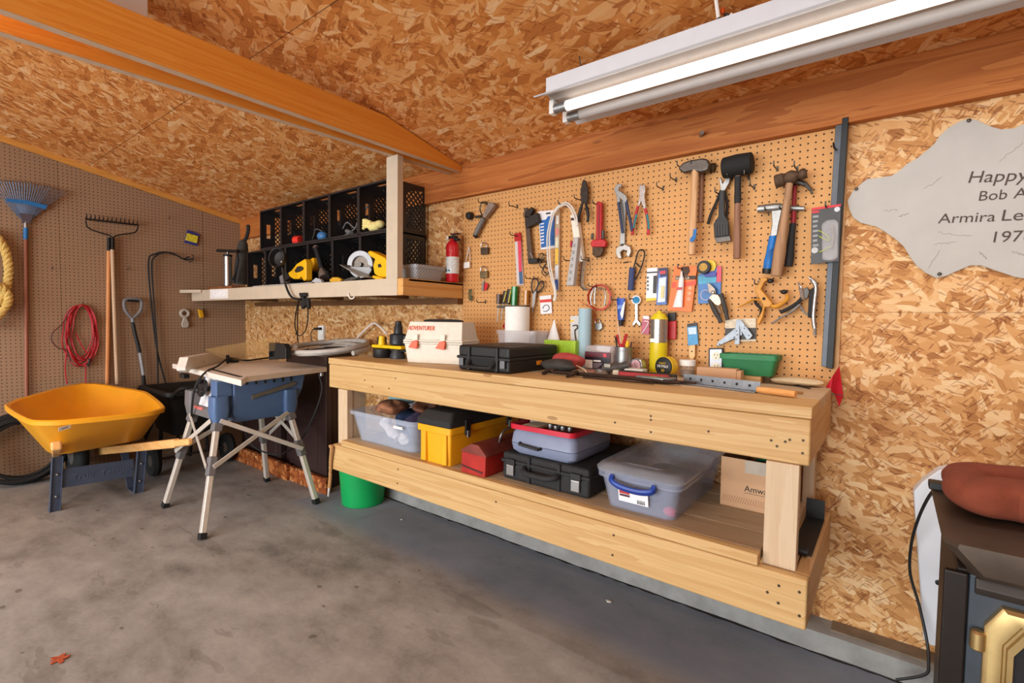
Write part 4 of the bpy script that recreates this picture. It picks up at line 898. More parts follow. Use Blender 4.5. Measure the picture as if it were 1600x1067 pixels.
MB().box((5.066,sy0-.016,.0), (5.103,sy0-.001,.736)).build('side_panel', M('#241d1a', .35, .3), sv, bevel=.004)
MB().prism([V((5.112,sy0-.001,.733)), V((5.112,sy0-.012,.733)), V((5.112,sy0-.020,.715)), V((5.112,sy0-.012,.700)), V((5.112,sy0-.001,.697))], (.56,0,0)).build('vent', M('#3a3431', .45, .3), sv, bevel=.003)
MB().box((5.104,sy0-.008,.02), (5.71,sy0-.0005,.735)).build('front_plate', M('#3f464e', .45, .3, .1), sv, bevel=.003)
dpx = [(5.127,.10),(5.127,.648),(5.150,.690),(5.66,.690),(5.683,.648),(5.683,.10)]
def dring(k, dy): return [V((a+(k if a < 5.4 else -k), sy0-.009-dy, b-(k if b > .3 else -k))) for a, b in dpx]
dr = MB().rings([dring(0,0), dring(0,.014), dring(.006,.020), dring(.024,.020), dring(.027,.014), dring(.030,.014), dring(.032,.018), dring(.040,.018), dring(.043,.004)], caps=False).build('door_frame', BRASS, sv)
MB().box((5.166,sy0-.016,.14), (5.644,sy0-.010,.650)).build('glass', M('#26272a', .12, 0, .1), dr)
for z in (.598, .10): MB().lathe([(.008,0),(.012,.004),(.012,.034),(.008,.038)], (5.119,sy0-.022,z), (0,0,1), 16).box((5.119,sy0-.024,z+.006), (5.135,sy0-.014,z+.032)).build('hinge', BRASS, dr)
cu = thing('cushion', 'rust-coloured tufted cushion lying on top of the black stove', 'cushion', (5.375,-.69,.80))
CUSH = M('#7a3a25', .9, 0, .1, 40, bump=.25, name='rust_fabric')
mb = MB(); n = 36; rs = []
BT_ = ((-.66,-.05),(0,-.05),(.66,-.05))
def prof_(u, v_): return max(0, (1-abs(u)**7)*(1-abs(v_)**5))**.42
def P_(i, j, s):
    u, v_ = (-math.cos(PI*i/n)), (-math.cos(PI*j/n))
    r_ = 1-.09*(abs(u)*abs(v_))**4
    h = .045*prof_(u, v_)
    if s > 0:
        for bu, bv in BT_: h -= .030*math.exp(-(((u-bu)*.3)**2+((v_-bv)*.13)**2)/.0009)
        for bu, bv in BT_:
            for k in (1, -1): h -= .009*math.exp(-((((u-bu)*.3)-k*(v_-bv)*.13)**2)/.00012)*max(0, 1-abs((v_-bv))*.7)
    fold = sum(math.exp(-((u-bu)*.3)**2/.0006) for bu, bv in BT_)
    return V((5.375+.30*u*r_+.004*math.sin(6*v_), -.69+.132*v_*r_*(1-.15*fold)+.004*math.sin(9*u), .8465+(h if s > 0 else -h)))
vs = [P_(i,j,1) for j in range(n+1) for i in range(n+1)]+[P_(i,j,-1) for j in range(n+1) for i in range(n+1)]
m_ = (n+1)**2; fs = []
for j in range(n):
    for i in range(n):
        a = j*(n+1)+i; fs += [(a,a+1,a+n+2,a+n+1), (m_+a,m_+a+n+1,m_+a+n+2,m_+a+1)]
for i in range(n):
    for a, b in ((i,i+1),(n*(n+1)+i+1,n*(n+1)+i)): fs.append((b,a,m_+a,m_+b))
    for a, b in (((i+1)*(n+1),i*(n+1)),(i*(n+1)+n,(i+1)*(n+1)+n)): fs.append((b,a,m_+a,m_+b))
mb.add(vs, fs).build('cover', CUSH, cu)
for bu, bv in BT_: MB().ball((5.375+.30*bu, -.69+.132*bv, .871), .009, 10, (1,1,.5)).build('button', CUSH, cu)
# ------------------------------------------------------------ tools hung on the tan pegboard
def WT(px, d, r, n=8, k=4, **kw): return MB().tube(smoothpath(wpath(px, d), k) if len(px) > 2 else wpath(px, d), r if not isinstance(r, list) else r, n, **kw)
def pegt(name, label, cat, px, group=None): return thing(name, label, cat, W(px[0], px[1], .02), group)
def S(px, d, t, name, mat, root, bevel=.0015, **kw): return wslab(px, d, t).build(name, mat, root, bevel=bevel, **kw)
def hook(a, b, label, l=.085, da=-9, db=-5):
    """a wire peg hook whose tip shows at (a, b); the foot sits in the board up and left of it"""
    mb = MB()
    q = W(a, b, l)+V((0, l-.0072, -.014))
    mb.tube([q, q+V((0,-l*.9+.0072,-.002)), q+V((0,-l+.0082,.002)), q+V((0,-l+.0062,.016))], .0027, 6)
    mb.box(tuple(q+V((-.004,-.0015,-.006))), tuple(q+V((.004,0,.016))))
    return solo('peg_hook', mb, WIRE, label, 'hook', 'wire hooks in the tan pegboard')
BWOOD = wood('hammer_wood', '#b98a60', '#d6ab80', 'z', 22, .55, False); DWOOD = wood('dark_handle', '#7a5440', '#9a7058', 'z', 22, .6, False)
def shaft(root, a, b, w0, w1, d, mat, name='handle', n=12):
    """tapering handle between two spots, widths in photo pixels there"""
    p, q = W(*a, d), W(*b, d); pts = [p.lerp(q, t) for t in (0, .25, .5, .75, 1)]
    s0 = (W(a[0]+w0/2, a[1], d)-W(a[0]-w0/2, a[1], d)).length/2; s1 = (W(b[0]+w1/2, b[1], d)-W(b[0]-w1/2, b[1], d)).length/2
    return MB().tube(pts, [s0, s0*.9+s1*.1, (s0+s1)/2*.96, s1, s1*.94], n).build(name, mat, root)
HEADM = M('#57504b', .42, .75, .25, 30, bump=.12, name='hammer_steel')

h = pegt('grip_tool', 'grey-handled tool with a round black knob at the top left', 'hand tool', (745,366))
GP = M('#6f6a66', .6, .1, .15, 40)
WT([(743,367),(748,356),(756,341)], .04, .0155, 12).build('grip', GP, h)
WT([(741,367),(745,370)], .04, [.011,.012], 10).build('end_cap', BLACK, h)
S([(753,338),(757,341),(773,320),(770,316),(763,316)], .025, .03, 'head', M('#8b7a70', .55, .2, .25, 40), h, .004)
WT([(761,317),(753,316),(750,328),(755,338)], .045, .004).build('wire_loop', WIRE, h)
MB().lathe([(.012,0),(.022,.004),(.024,.02),(.018,.032),(.01,.034)], W(736.5,338,.012), (0,-1,0), 20).build('knob', BLACK, h)
WT([(743,339),(752,338)], .03, .008).build('arm', DKSTEEL, h)

h = pegt('saw_blade_pack', 'tall slim clear pouch with a red header and red blades', 'package', (812,445))
S([(804,377),(814,375),(818,445),(807.5,446)], .012, .006, 'pouch', clear('pouch', '#e9e4e6', .62, .25), h)
S([(803,365),(813,363),(814.5,376),(804,377.5)], .011, .008, 'header', RED, h)
S([(808.5,377),(814,376),(815.5,424),(810.5,425)], .018, .003, 'red_blade', M('#d6425a', .4), h); S([(810.5,425),(815.5,424),(817,443),(811.5,444)], .018, .003, 'blue_end', M('#3d5f86', .4), h)

h = pegt('bar_clamp', 'black bar clamp hung upright with its pistol grip at the top', 'clamp', (830,411))
BK2 = M('#332b27', .5, .3, .2, 40)
S([(818.5,325),(824,324),(833,410),(825,411)], .03, .008, 'bar', M('#5a4a3f', .5, .6, .2, 40), h)
S([(819,333),(830,323),(833,327),(828,337),(839,332),(842,346),(822,357),(820,352)], .02, .028, 'grip', BK2, h, .004)
S([(824.5,404),(838.5,403),(839.5,410),(825,412)], .015, .04, 'foot', BLACK, h, .003)
WT([(829,395),(833,405)], .04, .004).build('screw', STEEL, h)

def card(name, label, cat, px, mats, d=.014, t=.004):
    h = pegt(name, label, cat, ((px[0][0]+px[2][0])/2, px[2][1]))
    S(px, d, t, 'card', mats, h, .0005); return h
BLUEC = M('#1f63ae', .4, 0, .2, 35); WHC = M('#e9e6e8', .5, 0, .06, 60)
h = card('blue_package', 'blue and white hardware package behind the white cord loop', 'package', [(841,330),(866,328),(867,388),(845,390)], WHC)
S([(843,345),(853,343),(856,338),(866,336.5),(866.5,383),(845.5,387)], .0185, .0015, 'blue_print', BLUEC, h, 0)
for k in range(7): S([(844.5+k*.1,349+5*k),(850,348+5*k),(850,350+5*k),(844.6+k*.1,351+5*k)], .0205, .0006, 'print_line', WHC, h, 0)
S([(853,332.5),(860,331.5),(860,334),(853,335)], .0185, .001, 'hang_slot', BLACK, h, 0)
h = pegt('label_strip', 'long clear strip package with yellow and white labels', 'package', (870,455))
S([(867.5,325),(874.5,324),(873.5,455),(865,456)], .022, .008, 'sleeve', clear('sleeve', '#d8c4a6', .5, .2), h)
for a, b, c in ((337,350,'#e8dfd4'),(357,367,'#d9817c'),(371,387,'#d8d0b8'),(388,413,'#e3b43c'),(415,436,'#d9dae2'),(437,453,'#2f5aa6')):
    S([(868.6-(a-337)*.02,a),(873-(a-337)*.01,a-.3),(872.8-(b-337)*.01,b-.3),(868.5-(b-337)*.02,b)], .031, .001, 'label', M(c, .45, 0, .25, 90), h, 0)

h = pegt('power_strip', 'white power strip hung with its looped white cord on a hook', 'power strip', (906,409))
S([(890,335.5),(901,334),(910.5,408),(901,410)], .015, .035, 'body', M('#e6e0d2', .5, 0, .04), h, .005)
S([(891.5,340.5),(900.5,339.5),(900.8,343.5),(892,344.5)], .051, .002, 'switch', M('#4a1f1c', .4), h)
CORD = M('#ddd7ce', .5, 0, .06, 30)
for o in (0, 3.2):
    WT([(902.5-o*.3,352),(900-o,337+o*.4),(892-o*.6,321+o),(880,317+o),(864+o*.8,332),(856+o,362),(855+o*1.2,385),(856.5+o,410),(859+o,425),(866+o*.6,452)], [.06]*10, .0042).build('cord', CORD, h)
WT([(867,452),(868,462),(866,470)], .055, .0085, 8).build('plug', CORD, h)
h = pegt('power_strip', 'grey power strip with a red switch hanging in front of the white one', 'power strip', (890,446))
S([(895.5,371),(903.5,370),(895.5,446),(884,446.5)], .054, .032, 'body', M('#b3b0ae', .5, 0, .05), h, .005)
S([(890.8,377),(894.5,376),(893,386),(890.2,386)], .058, .02, 'switch', M('#a31f2a', .4), h)
for k in range(6): S([(896-1.4*k,381+10.5*k),(899-1.4*k,381+10.5*k),(898.6-1.4*k,386+10.5*k),(895.6-1.4*k,386+10.5*k)], .0862, .0006, 'socket', M('#8d8b8a', .5), h, 0)
h = pegt('clamp_cluster', 'bunch of dark pipe clamps hanging under the blue package', 'clamps', (850,430))
for k, (a, b, rx) in enumerate(((846,401,4),(851,404,4.5),(848,412,5),(855,420,6),(852,424,5))):
    WT([(a+rx*math.cos(t*PI/5), b+rx*1.3*math.sin(t*PI/5)) for t in range(10)], .02+.006*k, .0028, 6, 2, loop=False).build('clamp_band', DKSTEEL, h)

h = pegt('wire_stripper', 'black wire stripper pliers near the top of the pegboard', 'pliers', (912,348))
S([(909.5,283),(912,280),(915.5,283),(918.5,298),(917.5,318),(912.5,315),(908,318),(906.5,300)], .035, .012, 'head', M('#3a322e', .5, .5, .3, 40), h, .002)
WT([(911,315),(908,325),(904.8,337),(905.2,347)], .04, [.006]*4+[.0085]*5+[.007]*4, 10).build('handle', BLACK, h)
WT([(914.5,315),(917,325),(919,337),(918,347)], .04, [.006]*4+[.0085]*5+[.007]*4, 10).build('handle', BLACK, h)
h = pegt('pipe_wrench', 'red pipe wrench hanging with its jaws at the bottom', 'wrench', (934,402))
RW = M('#b3242a', .4, .2, .15, 30)
S([(931.5,316),(935,314.5),(940,316),(939.5,380),(930.5,381)], .03, .02, 'handle', RW, h, .004)
S([(934,320),(937,320),(936.5,376),(933.5,376)], .0505, .002, 'handle_web', M('#8d1a20', .45), h, .0006)
S([(921.5,380),(926,374),(943,373),(947,379),(944,386),(924,386)], .026, .03, 'housing', RW, h, .005)
S([(925,385),(941,384),(942,392),(938,400),(930,402.5),(925,397)], .028, .024, 'jaw', RUST, h, .006)
WT([(926,365),(925,374)], .045, .007).build('nut', DKSTEEL, h); WT([(942,360),(942,373)], .045, .008).build('adjuster', DKSTEEL, h)

h = pegt('groove_pliers', 'groove-joint pliers with dark blue handles', 'pliers', (978,363))
S([(959.5,297),(961,290),(966,287),(971,287.5),(970,293),(967,292),(966,297),(977,304),(980,310),(977,317),(973.5,314),(968,309),(962,304)], .04, .012, 'jaw', STEEL, h, .002)
S([(962,302),(968,305),(969,318),(964.5,318)], .03, .01, 'lower_jaw', STEEL, h, .002)
NAVY = M('#283758', .45, 0, .1, 30)
WT([(966.5,316),(969,335),(971,350),(973,364)], .045, .0068, 10).build('handle', NAVY, h); WT([(978.5,314),(982,332),(985,346),(987.5,361)], .045, .0068, 10).build('handle', NAVY, h)
h = pegt('adjustable_wrench', 'steel adjustable wrench hanging with its open jaw at the bottom', 'wrench', (972,404))
S([(969.5,312),(976.5,312),(977.5,330),(976,384),(967.5,384),(970,330)], .012, .012, 'handle', STEEL, h, .003)
S([(968,383),(976,381),(984,385),(986,393),(982,402),(978,398),(979,392),(973,390.5),(969,394),(971,404),(966,404),(961.5,396),(962.5,388)], .02, .018, 'jaw', M('#9a9692', .35, .95, .15, 40), h, .003)
MB().tube([W(970,383,.04), W(974,382,.04)], .005, 10).build('knurl', DKSTEEL, h)
h = pegt('side_cutters', 'cutting pliers with red and teal handles', 'pliers', (1000,368))
S([(998,295),(999.5,287),(1003,290),(1006.5,287),(1008,296),(1006.5,306),(1009,327),(1005,326),(1001.5,314),(998.5,322),(996,320),(999,306)], .032, .012, 'head', CHROME, h, .002)
REDG = M('#b32733', .45); TEAL = M('#2c7f86', .45)
for pts, mid in (([(997,322),(993,338),(989.5,354),(987.8,367)], [(994.5,335),(991.5,347),(990,356)]), ([(1008,326),(1011,338),(1013,354),(1013,367)], [(1010.5,335),(1012.8,346),(1013.5,358)])):
    g_ = WT(pts, .04, .0066, 10).build('handle', REDG, h); WT(mid, .0435, .0052, 8).build('inlay', TEAL, g_)
MB().tube(wpath([(974,410.5),(983,409)], .012), .003, 6)
solo('spring', WT([(974,410.5),(978,409.8),(982,409)], .012, .0028, 6), DKSTEEL, 'tiny dark spring lying against the pegboard below the adjustable wrench', 'spring')

def hammer_head(root, px, d, t, mat, bev=.006): return S(px, d, t, 'head', mat, root, bev)
h = pegt('sledge_hammer', 'sledge hammer with a long pale handle marked with blue paint', 'hammer', (1081,398))
hammer_head(h, [(1058.5,263),(1066,254),(1076,250),(1097,246.5),(1105,248),(1109,256),(1106,266),(1094,269),(1080,267),(1067,270)], .045, .036, HEADM, .008)
shaft(h, (1086.5,265), (1081,398), 11, 12.5, .066, BWOOD)
S([(1083.5,358),(1088.6,357),(1087,372),(1082,378),(1077.5,377),(1078.5,372),(1082.5,368)], .086, .003, 'paint_mark', M('#2a6aa8', .6, 0, .1, 60), h, 0, label='blue paint mark')
h = pegt('hammer', 'small hammer with a red-brown handle hanging behind the sledge hammer', 'hammer', (1095,347))
MB().tube([W(1096,262,.025), W(1117,262,.025)], [.016,.019], 14).build('head', RUST, h); shaft(h, (1096.5,268), (1094,347), 7, 7.5, .025, DWOOD)
h = pegt('rubber_mallet', 'black rubber mallet with a black-wrapped brown handle', 'mallet', (1152,404))
p, q = W(1129.5,263,.06), W(1176,254,.06); d_ = (q-p)
MB().lathe([(.036,0),(.041,.004),(.044,d_.length*.5),(.041,d_.length-.004),(.036,d_.length)], p, d_, 24).build('head', RUBBER, h)
shaft(h, (1153,270), (1151.5,404), 9.5, 12.5, .06, DWOOD); shaft(h, (1153,276), (1152.5,318), 10.5, 11.3, .06, BLACKM, 'wrapping')
h = pegt('grill_brush', 'black flat bristle brush hanging under the mallet head', 'brush', (1127,378))
S([(1124,297),(1131.5,297),(1132,335),(1138,347),(1139.5,368),(1116,371),(1114.5,350),(1122,338)], .05, .014, 'handle', BLACK, h, .003)
for k in range(5): S([(1117.5+4.2*k,352-.5*k),(1119.8+4.2*k,351.7-.5*k),(1120.8+4.2*k,369-.5*k),(1118.6+4.2*k,369.3-.5*k)], .0645, .003, 'rib', M('#33302f', .5), h, .0008)
S([(1116,370),(1139.5,367),(1142,376),(1119,379)], .036, .02, 'scraper', M('#6b6560', .5, .5, .25, 60), h, .001)
h = pegt('locking_pliers', 'black-handled pliers hanging behind the flat bristle brush', 'pliers', (1118,350))
S([(1123.5,279),(1126,276.5),(1129,287),(1135,277),(1141,276),(1139,286),(1132,298),(1126,298)], .025, .012, 'jaws', STEEL, h, .002)
WT([(1127,297),(1120,315),(1112,332),(1106,350)], .028, .0065, 8).build('handle', BLACK, h); WT([(1132,296),(1136,318),(1135,338),(1133,348)], .026, .006, 8).build('handle', BLACK, h)
h = pegt('ball_peen_hammer', 'ball peen hammer with a thick worn wooden handle', 'hammer', (1213,432))
mb = MB(); p, q = W(1211,284,.07), W(1261,270,.07); d_ = q-p; l = d_.length
mb.lathe([(.022,0),(.025,.004),(.025,.028),(.019,.035),(.024,l*.42),(.026,l*.55),(.017,l*.7),(.013,l*.74),(.019,l*.82),(.021,l*.9),(.016,l*.98),(.004,l)], p, d_, 18); mb.build('head', RUST, h)
shaft(h, (1234,284), (1213,431), 11.5, 20, .07, wood('worn_handle', '#8d6a4e', '#ad8664', 'z', 22, .6, False))
h = pegt('claw_hammer', 'claw hammer with a red and black handle behind the ball peen', 'hammer', (1232,416))
WT([(1236,286),(1248,284),(1258,288),(1266,296),(1269,303)], .03, [.012]*5+[.010]*4+[.007]*4+[.004]*4, 8).build('head', DKSTEEL, h)
shaft(h, (1241.5,290), (1239.5,350), 7, 8.5, .03, M('#8d1f27', .45, .1, .15, 30), 'shaft'); shaft(h, (1239,349), (1231.5,416), 10, 15.5, .03, BLACKM, 'grip')
h = pegt('drywall_hammer', 'steel hammer with a ribbed blue grip hanging from two hooks', 'hammer', (1200,427))
MB().tube([W(1184.5,327,.045), W(1212,324,.045), W(1226,324,.04)], [.0155,.0165,.012], 14).build('head', STEEL, h); MB().tube([W(1226,325,.035), W(1257,326,.035)], [.011,.009], 10).build('peen', STEEL, h)
S([(1205,329),(1222,327),(1217,350),(1214,368),(1203,370),(1206,350)], .035, .018, 'neck', STEEL, h, .003)
shaft(h, (1208.5,369), (1199.5,421), 13.5, 16.5, .045, M('#1f6db8', .5, 0, .1, 40), 'grip'); shaft(h, (1199.5,420), (1198.5,427.5), 17, 17, .045, BLACK, 'grip_end')
for k in range(9): WT([(1201-.6*k,392+3.2*k),(1208-1.2*k,388+3.4*k)], .0625, .0014, 5).build('grip_rib', M('#17518c', .5), h)
h = card('glasses_pack', 'black and red carded pack of clear safety glasses by the rail', 'package', [(1268,325),(1314,318.5),(1311,408),(1267,413)], M('#3a3a3c', .4, 0, .12, 40), .05, .004)
S([(1268,325),(1314,318.5),(1314,322),(1268,329)], .0545, .001, 'red_band', M('#c3202a', .4), h, 0); S([(1268.5,330),(1280,328.5),(1280,332),(1268.5,333.5)], .0545, .001, 'red_tab', M('#c3202a', .4), h, 0)
for k in range(7): S([(1270,337+7.5*k),(1279-(k % 3),336+7.5*k),(1279-(k % 3),339.5+7.5*k),(1270,340.5+7.5*k)], .0545, .0006, 'print_line', M('#8d8d90', .5), h, 0)
S([(1283,350),(1292,343),(1306,342),(1310,348),(1309,402),(1300,407),(1284,406)], .055, .03, 'blister', clear('blister', '#dcdde2', .25, .08), h, .006)
for pts in ([(1279,360),(1290,366),(1297,374)], [(1280,369),(1289,374),(1297,376)], [(1280,394),(1289,390),(1298,385)]): WT(pts, .06, .0022, 6).build('glasses_arm', M('#a9b33a', .4), h)
WT([(1299,352),(1302,364),(1301,380),(1298,388)], .064, .004, 8).build('glasses_frame', M('#8f8880', .3, .2), h)
for c in ((1284,392),): MB().lathe([(.011,0),(.011,.0008)], W(1273,391,.0545), (0,-1,0), 16).build('round_mark', M('#b8b8ba', .5), h)
MB().lathe([(.009,0),(.009,.0008)], W(1308,327,.0545), (0,-1,0), 16).build('round_mark', M('#c9cdd2', .5), h)

# row of small things, lower part of the board
h = pegt('key_tag', 'white key tag on a thin strap beside the fire extinguisher', 'tag', (729,419))
WT([(733,385),(728,408)], .02, .0025, 6).tube(wpath([(733,385),(735,408)], .02), .0025, 6).build('strap', M('#b9b0aa', .4, .3), h); S([(724.5,410),(733,408.5),(733.5,418),(724,419.5)], .016, .012, 'tag', WHITE, h, .002)
for lab, o in (('upper dark padlock of the two hanging near the fire extinguisher', (756,380)), ('lower brass padlock of the two, with keys on it', (755,417))):
    h = pegt('padlock', lab, 'padlock', (o[0], o[1]+16))
    WT([(o[0]-4,o[1]+9),(o[0]-4,o[1]+2),(o[0],o[1]-1),(o[0]+4,o[1]+2),(o[0]+4,o[1]+9)], .022, .003, 8).build('shackle', CHROME, h)
    S([(o[0]-5.5,o[1]+7),(o[0]+5.5,o[1]+6),(o[0]+5,o[1]+17),(o[0]-5,o[1]+18)], .014, .018, 'body', M('#8a7a5c' if o[1] > 400 else '#5d5348', .35, .8, .2, 40), h, .002)
h = pegt('key_ring', 'two keys with a red cap hanging below the padlocks', 'keys', (758,455))
WT([(756,434),(757,442)], .02, .0012, 5).build('ring', STEEL, h); S([(753,440),(756,439),(755,454),(752.5,455)], .018, .003, 'key', STEEL, h, .0005); S([(756.5,444),(760,441),(762.5,446),(758.5,455),(756.5,453)], .022, .003, 'key', M('#c3202a', .4), h, .0005, label='red-capped key')
h = pegt('cord_bundle', 'small dark green cord bundle hanging under the key tag', 'cord', (735,470))
for k in range(4): WT([(733.5+k,452),(732+1.5*k,460),(733+1.4*k,468),(736,469),(738-k,462)], .016+.004*k, .0022, 6).build('loop', M('#52603f', .7), h)
def screwdriver(lab, a, b, c, w_, mat, mat2=None, group=None):
    h = pegt('screwdriver', lab, 'screwdriver', c)
    shaft(h, a, b, w_, w_*.9, .035, mat, 'handle', 8)
    MB().tube([W(*b,.035), W(*c,.035)], .0028, 8).build('blade', STEEL, h)
    if mat2: MB().tube([W(a[0]+w_*.2,a[1]+1,.043), W(b[0]+w_*.2,b[1]-2,.043)], .0045, 8).build('stripe', mat2, h)
screwdriver('screwdriver with a brown wooden handle, first in the rack', (780,459.5), (779,475), (777,503), 7, M('#5c4438', .4)); screwdriver('slim black and yellow screwdriver beside the brown-handled one', (790,455), (786,474), (783,500), 5.5, BLACK, M('#b8a53a', .4)); screwdriver('black and yellow screwdriver next to the big green one', (797,452), (793.5,475), (790,500), 6.5, BLACK, M('#b8a53a', .4))
h = pegt('hand_tool', 'red-handled tool hanging low beside the paper towel', 'hand tool', (790,512))
S([(793,496),(789,502),(784,510),(788,514),(795,512)], .012, .02, 'handle', RED, h, .004)
screwdriver('big screwdriver with a translucent green handle', (804.5,447.5), (803,477), (801,505), 8.5, M('#157a3a', .2, 0, .1, 30, coat=.4)); screwdriver('screwdriver with an amber handle, right of the green one', (822.5,454), (821.5,476), (821,500), 7.5, M('#b3741e', .2, 0, .15, 30, coat=.4))
solo('tool_rack', MB().box(tuple(W(776,481,.045)), tuple(W(828,479,.0075)+V((0,0,.006)))), DKSTEEL, 'thin dark steel rack holding the screwdrivers', 'rack')
h = pegt('scissors', 'black-handled scissors hanging from a hook with the points down', 'scissors', (831,491))
BH = M('#2e231f', .45)
for pts in ([(832,456),(830.5,447),(832,438),(836,435),(840,437),(841,444),(838,452),(834,457)], [(838,454),(842,444),(846,439.5),(849,441),(849.5,447),(846,452),(840,457)]): MB().tube(smoothpath(wpath(pts, .03), 3, True), .0042, 8, loop=True).build('handle', BH, h)
S([(832.5,455),(837.5,457),(833,480),(831.2,491),(831,478)], .026, .004, 'blade', STEEL, h, .0008); S([(834,456),(838,454),(835,475),(831.5,491)], .031, .003, 'blade', STEEL, h, .0008)
h = card('red_card', 'white card with a red heading holding a coil of wire', 'package', [(843,462.5),(861,461),(862.5,489.5),(845,491)], WHC)
S([(843.4,468.5),(861.3,467),(861.6,471.5),(843.7,473)], .0185, .0008, 'heading', M('#d0392e', .45, 0, .3, 200), h, 0); WT([(848,482),(851,477),(856,477),(858,482),(854,486),(849,486)], .02, .0025, 6).build('coil', M('#8b9099', .4, .3), h)
h = pegt('hex_keys', 'set of bright steel hex keys hanging left of the red ring', 'hex keys', (914,453))
for k, (x0, x1) in enumerate(((908.5,906.5),(911,909),(914,911))): WT([(x0+2,406),(x0,415),(x1,440),(x1+2,449),(x1+9,453.5)], .025+.005*k, .0028, 6).build('key', CHROME if k else DKSTEEL, h)
WT([(908,405),(914,402),(921,406),(922,425),(917,429)], .03, .0016, 6).build('ring', DKSTEEL, h)
h = pegt('wire_ring', 'coil of thin red wire hung round two steel shackles', 'wire', (937,483))
mb = MB()
for k in range(5): mb.tube([W(936.5+(16.5+.5*k)*math.cos(2*PI*i/28), 464.5+(18.5+.4*k)*math.sin(2*PI*i/28), .03+.004*k) for i in range(28)], .0016, 5, loop=True)
for pts in ([(926,481),(914,476),(903,467)], [(925,480),(929,492),(931,503)]): mb.tube(smoothpath(wpath(pts, .03), 4), .0016, 5)
mb.build('coil', M('#c02a24', .4, 0, .1, 60), h)
for lab, pts in (('left bent steel shackle inside the red wire ring', [(924,477),(923,465),(926,454),(930,449),(929,462),(929,475)]), ('right bright steel shackle inside the red wire ring', [(934,452),(940,450),(945,455),(946,466),(944,477)])):
    h = pegt('shackle', lab, 'shackle', pts[-1]); WT(pts, .05, .0042, 8).build('bar', CHROME, h)
h = pegt('padlock', 'small silver padlock hanging on the tail of the red wire', 'padlock', (935,516))
WT([(930,505),(931,500),(934,499),(937,501),(938,506)], .018, .003, 8).build('shackle', CHROME, h); S([(929,505),(940,504),(941,513),(936,516.5),(929.5,514)], .012, .016, 'body', STEEL, h, .003)
h = pegt('glue_tube', 'blue squeeze tube with a black cap hung cap down', 'tube', (971,512))
p = W(970,466,.03); q = W(970.5,500,.03); MB().rings([[c+V((w_*math.cos(t), dd*math.sin(t), 0)) for t in [2*PI*i/16 for i in range(16)]] for c, w_, dd in ((p,.021,.003),(p.lerp(q,.15),.021,.004),(p.lerp(q,.8),.017,.012),(q,.015,.014))]).build('tube', M('#1d4fb0', .35, 0, .15, 40, coat=.3), h)
S([(969,490),(973,477),(976,470),(976.5,474),(974,492),(972,499)], .046, .001, 'white_stripe', WHITE, h, 0); MB().lathe([(.0135,0),(.010,.028)], W(970.5,500,.03), (0,0,-1), 14).build('cap', BLACK, h)
S([(965,477),(973,476),(973,482),(965,483)], .0445, .001, 'print', M('#6f8fd0', .5, 0, .3, 200), h, 0)
h = pegt('open_end_wrench', 'small open-end wrench hung behind a white tape roll', 'wrench', (994,510))
S([(991.5,473),(996.5,473),(996.5,500),(1001,505),(1000.5,510),(997,507.5),(994,504),(991,508),(988.5,510),(988,505),(992,499)], .014, .006, 'body', M('#aaa6a0', .4, .8, .15, 50), h, .0015)
h = pegt('thread_tape', 'white roll of thread seal tape with a blue centre', 'tape', (994,477))
MB().tube([W(994,468.6,.022), W(994,468.6,.036)], .0215, 24).build('roll', WHITE, h); MB().tube([W(994,468.6,.034), W(994,468.6,.0385)], .0155, 20).build('spool', M('#2a86b8', .4, 0, .25, 60), h)
h = pegt('tubing_cutter', 'small tool with a blue foam grip and a black wire bow', 'hand tool', (986,454))
WT([(988,418.5),(985.5,453.5)], .03, .0145, 14).build('grip', M('#3b466e', .7, 0, .1, 60, bump=.2), h)
WT([(990,419),(994,404),(998,392),(1005,391),(1007,398),(1003,415),(996,431),(993,437)], .03, .0036, 8).build('bow', BLACK, h); WT([(994,411),(1000,417)], .03, .0036).build('cross_bar', BLACK, h)
h = card('white_pack', 'white boxed hardware pack with a yellow foot, behind the blue one', 'package', [(1011,419),(1027,418),(1026,469),(1009,470.5)], WHC, .012, .012)
S([(1009.2,466),(1026,465),(1026,469),(1009,470.5)], .0245, .0008, 'yellow_foot', YEL, h, 0); S([(1010.5,425),(1027,424),(1027,426),(1010.5,427)], .0245, .0008, 'dark_line', BLACK, h, 0)
S([(1021,431),(1026.5,430),(1025.5,458),(1020,458)], .0245, .0008, 'dark_panel', M('#3b3a38', .5, 0, .3, 120), h, 0)
for k in range(4): S([(1011,432+6*k),(1013.5,432+6*k),(1013.3,435.5+6*k),(1010.8,435.5+6*k)], .0245, .0008, 'icon', M('#55534f', .5), h, 0)
h = card('blue_pack', 'blue blister pack with a pale insert, right of the white pack', 'package', [(1029,419),(1043,418),(1041.5,475.5),(1025,476.5)], M('#3a6ab8', .35, 0, .25, 50), .028, .004)
S([(1028.8,419),(1043,418),(1042.6,431),(1032,433)], .0325, .001, 'dark_header', M('#1b2350', .4), h, 0); S([(1031,423.5),(1040,422.5),(1040,427.5),(1031,428.5)], .034, .0006, 'red_logo', M('#c0303c', .4), h, 0)
S([(1029,434),(1041,432),(1039.5,472),(1026.5,473)], .0325, .008, 'blister', clear('blister_blue', '#d5e3f4', .6, .15), h, .003); S([(1033,447),(1038,446.5),(1037,466),(1032,466)], .041, .002, 'insert', M('#d9cf9a', .5), h, 0)
h = card('glue_pack', 'bright orange carded pack with a white glue tube', 'package', [(1053.5,416),(1089.5,415.5),(1080.5,487),(1043.5,485)], M('#f0701a', .4, 0, .06, 30), .022, .004)
ORD = M('#e2401c', .4)
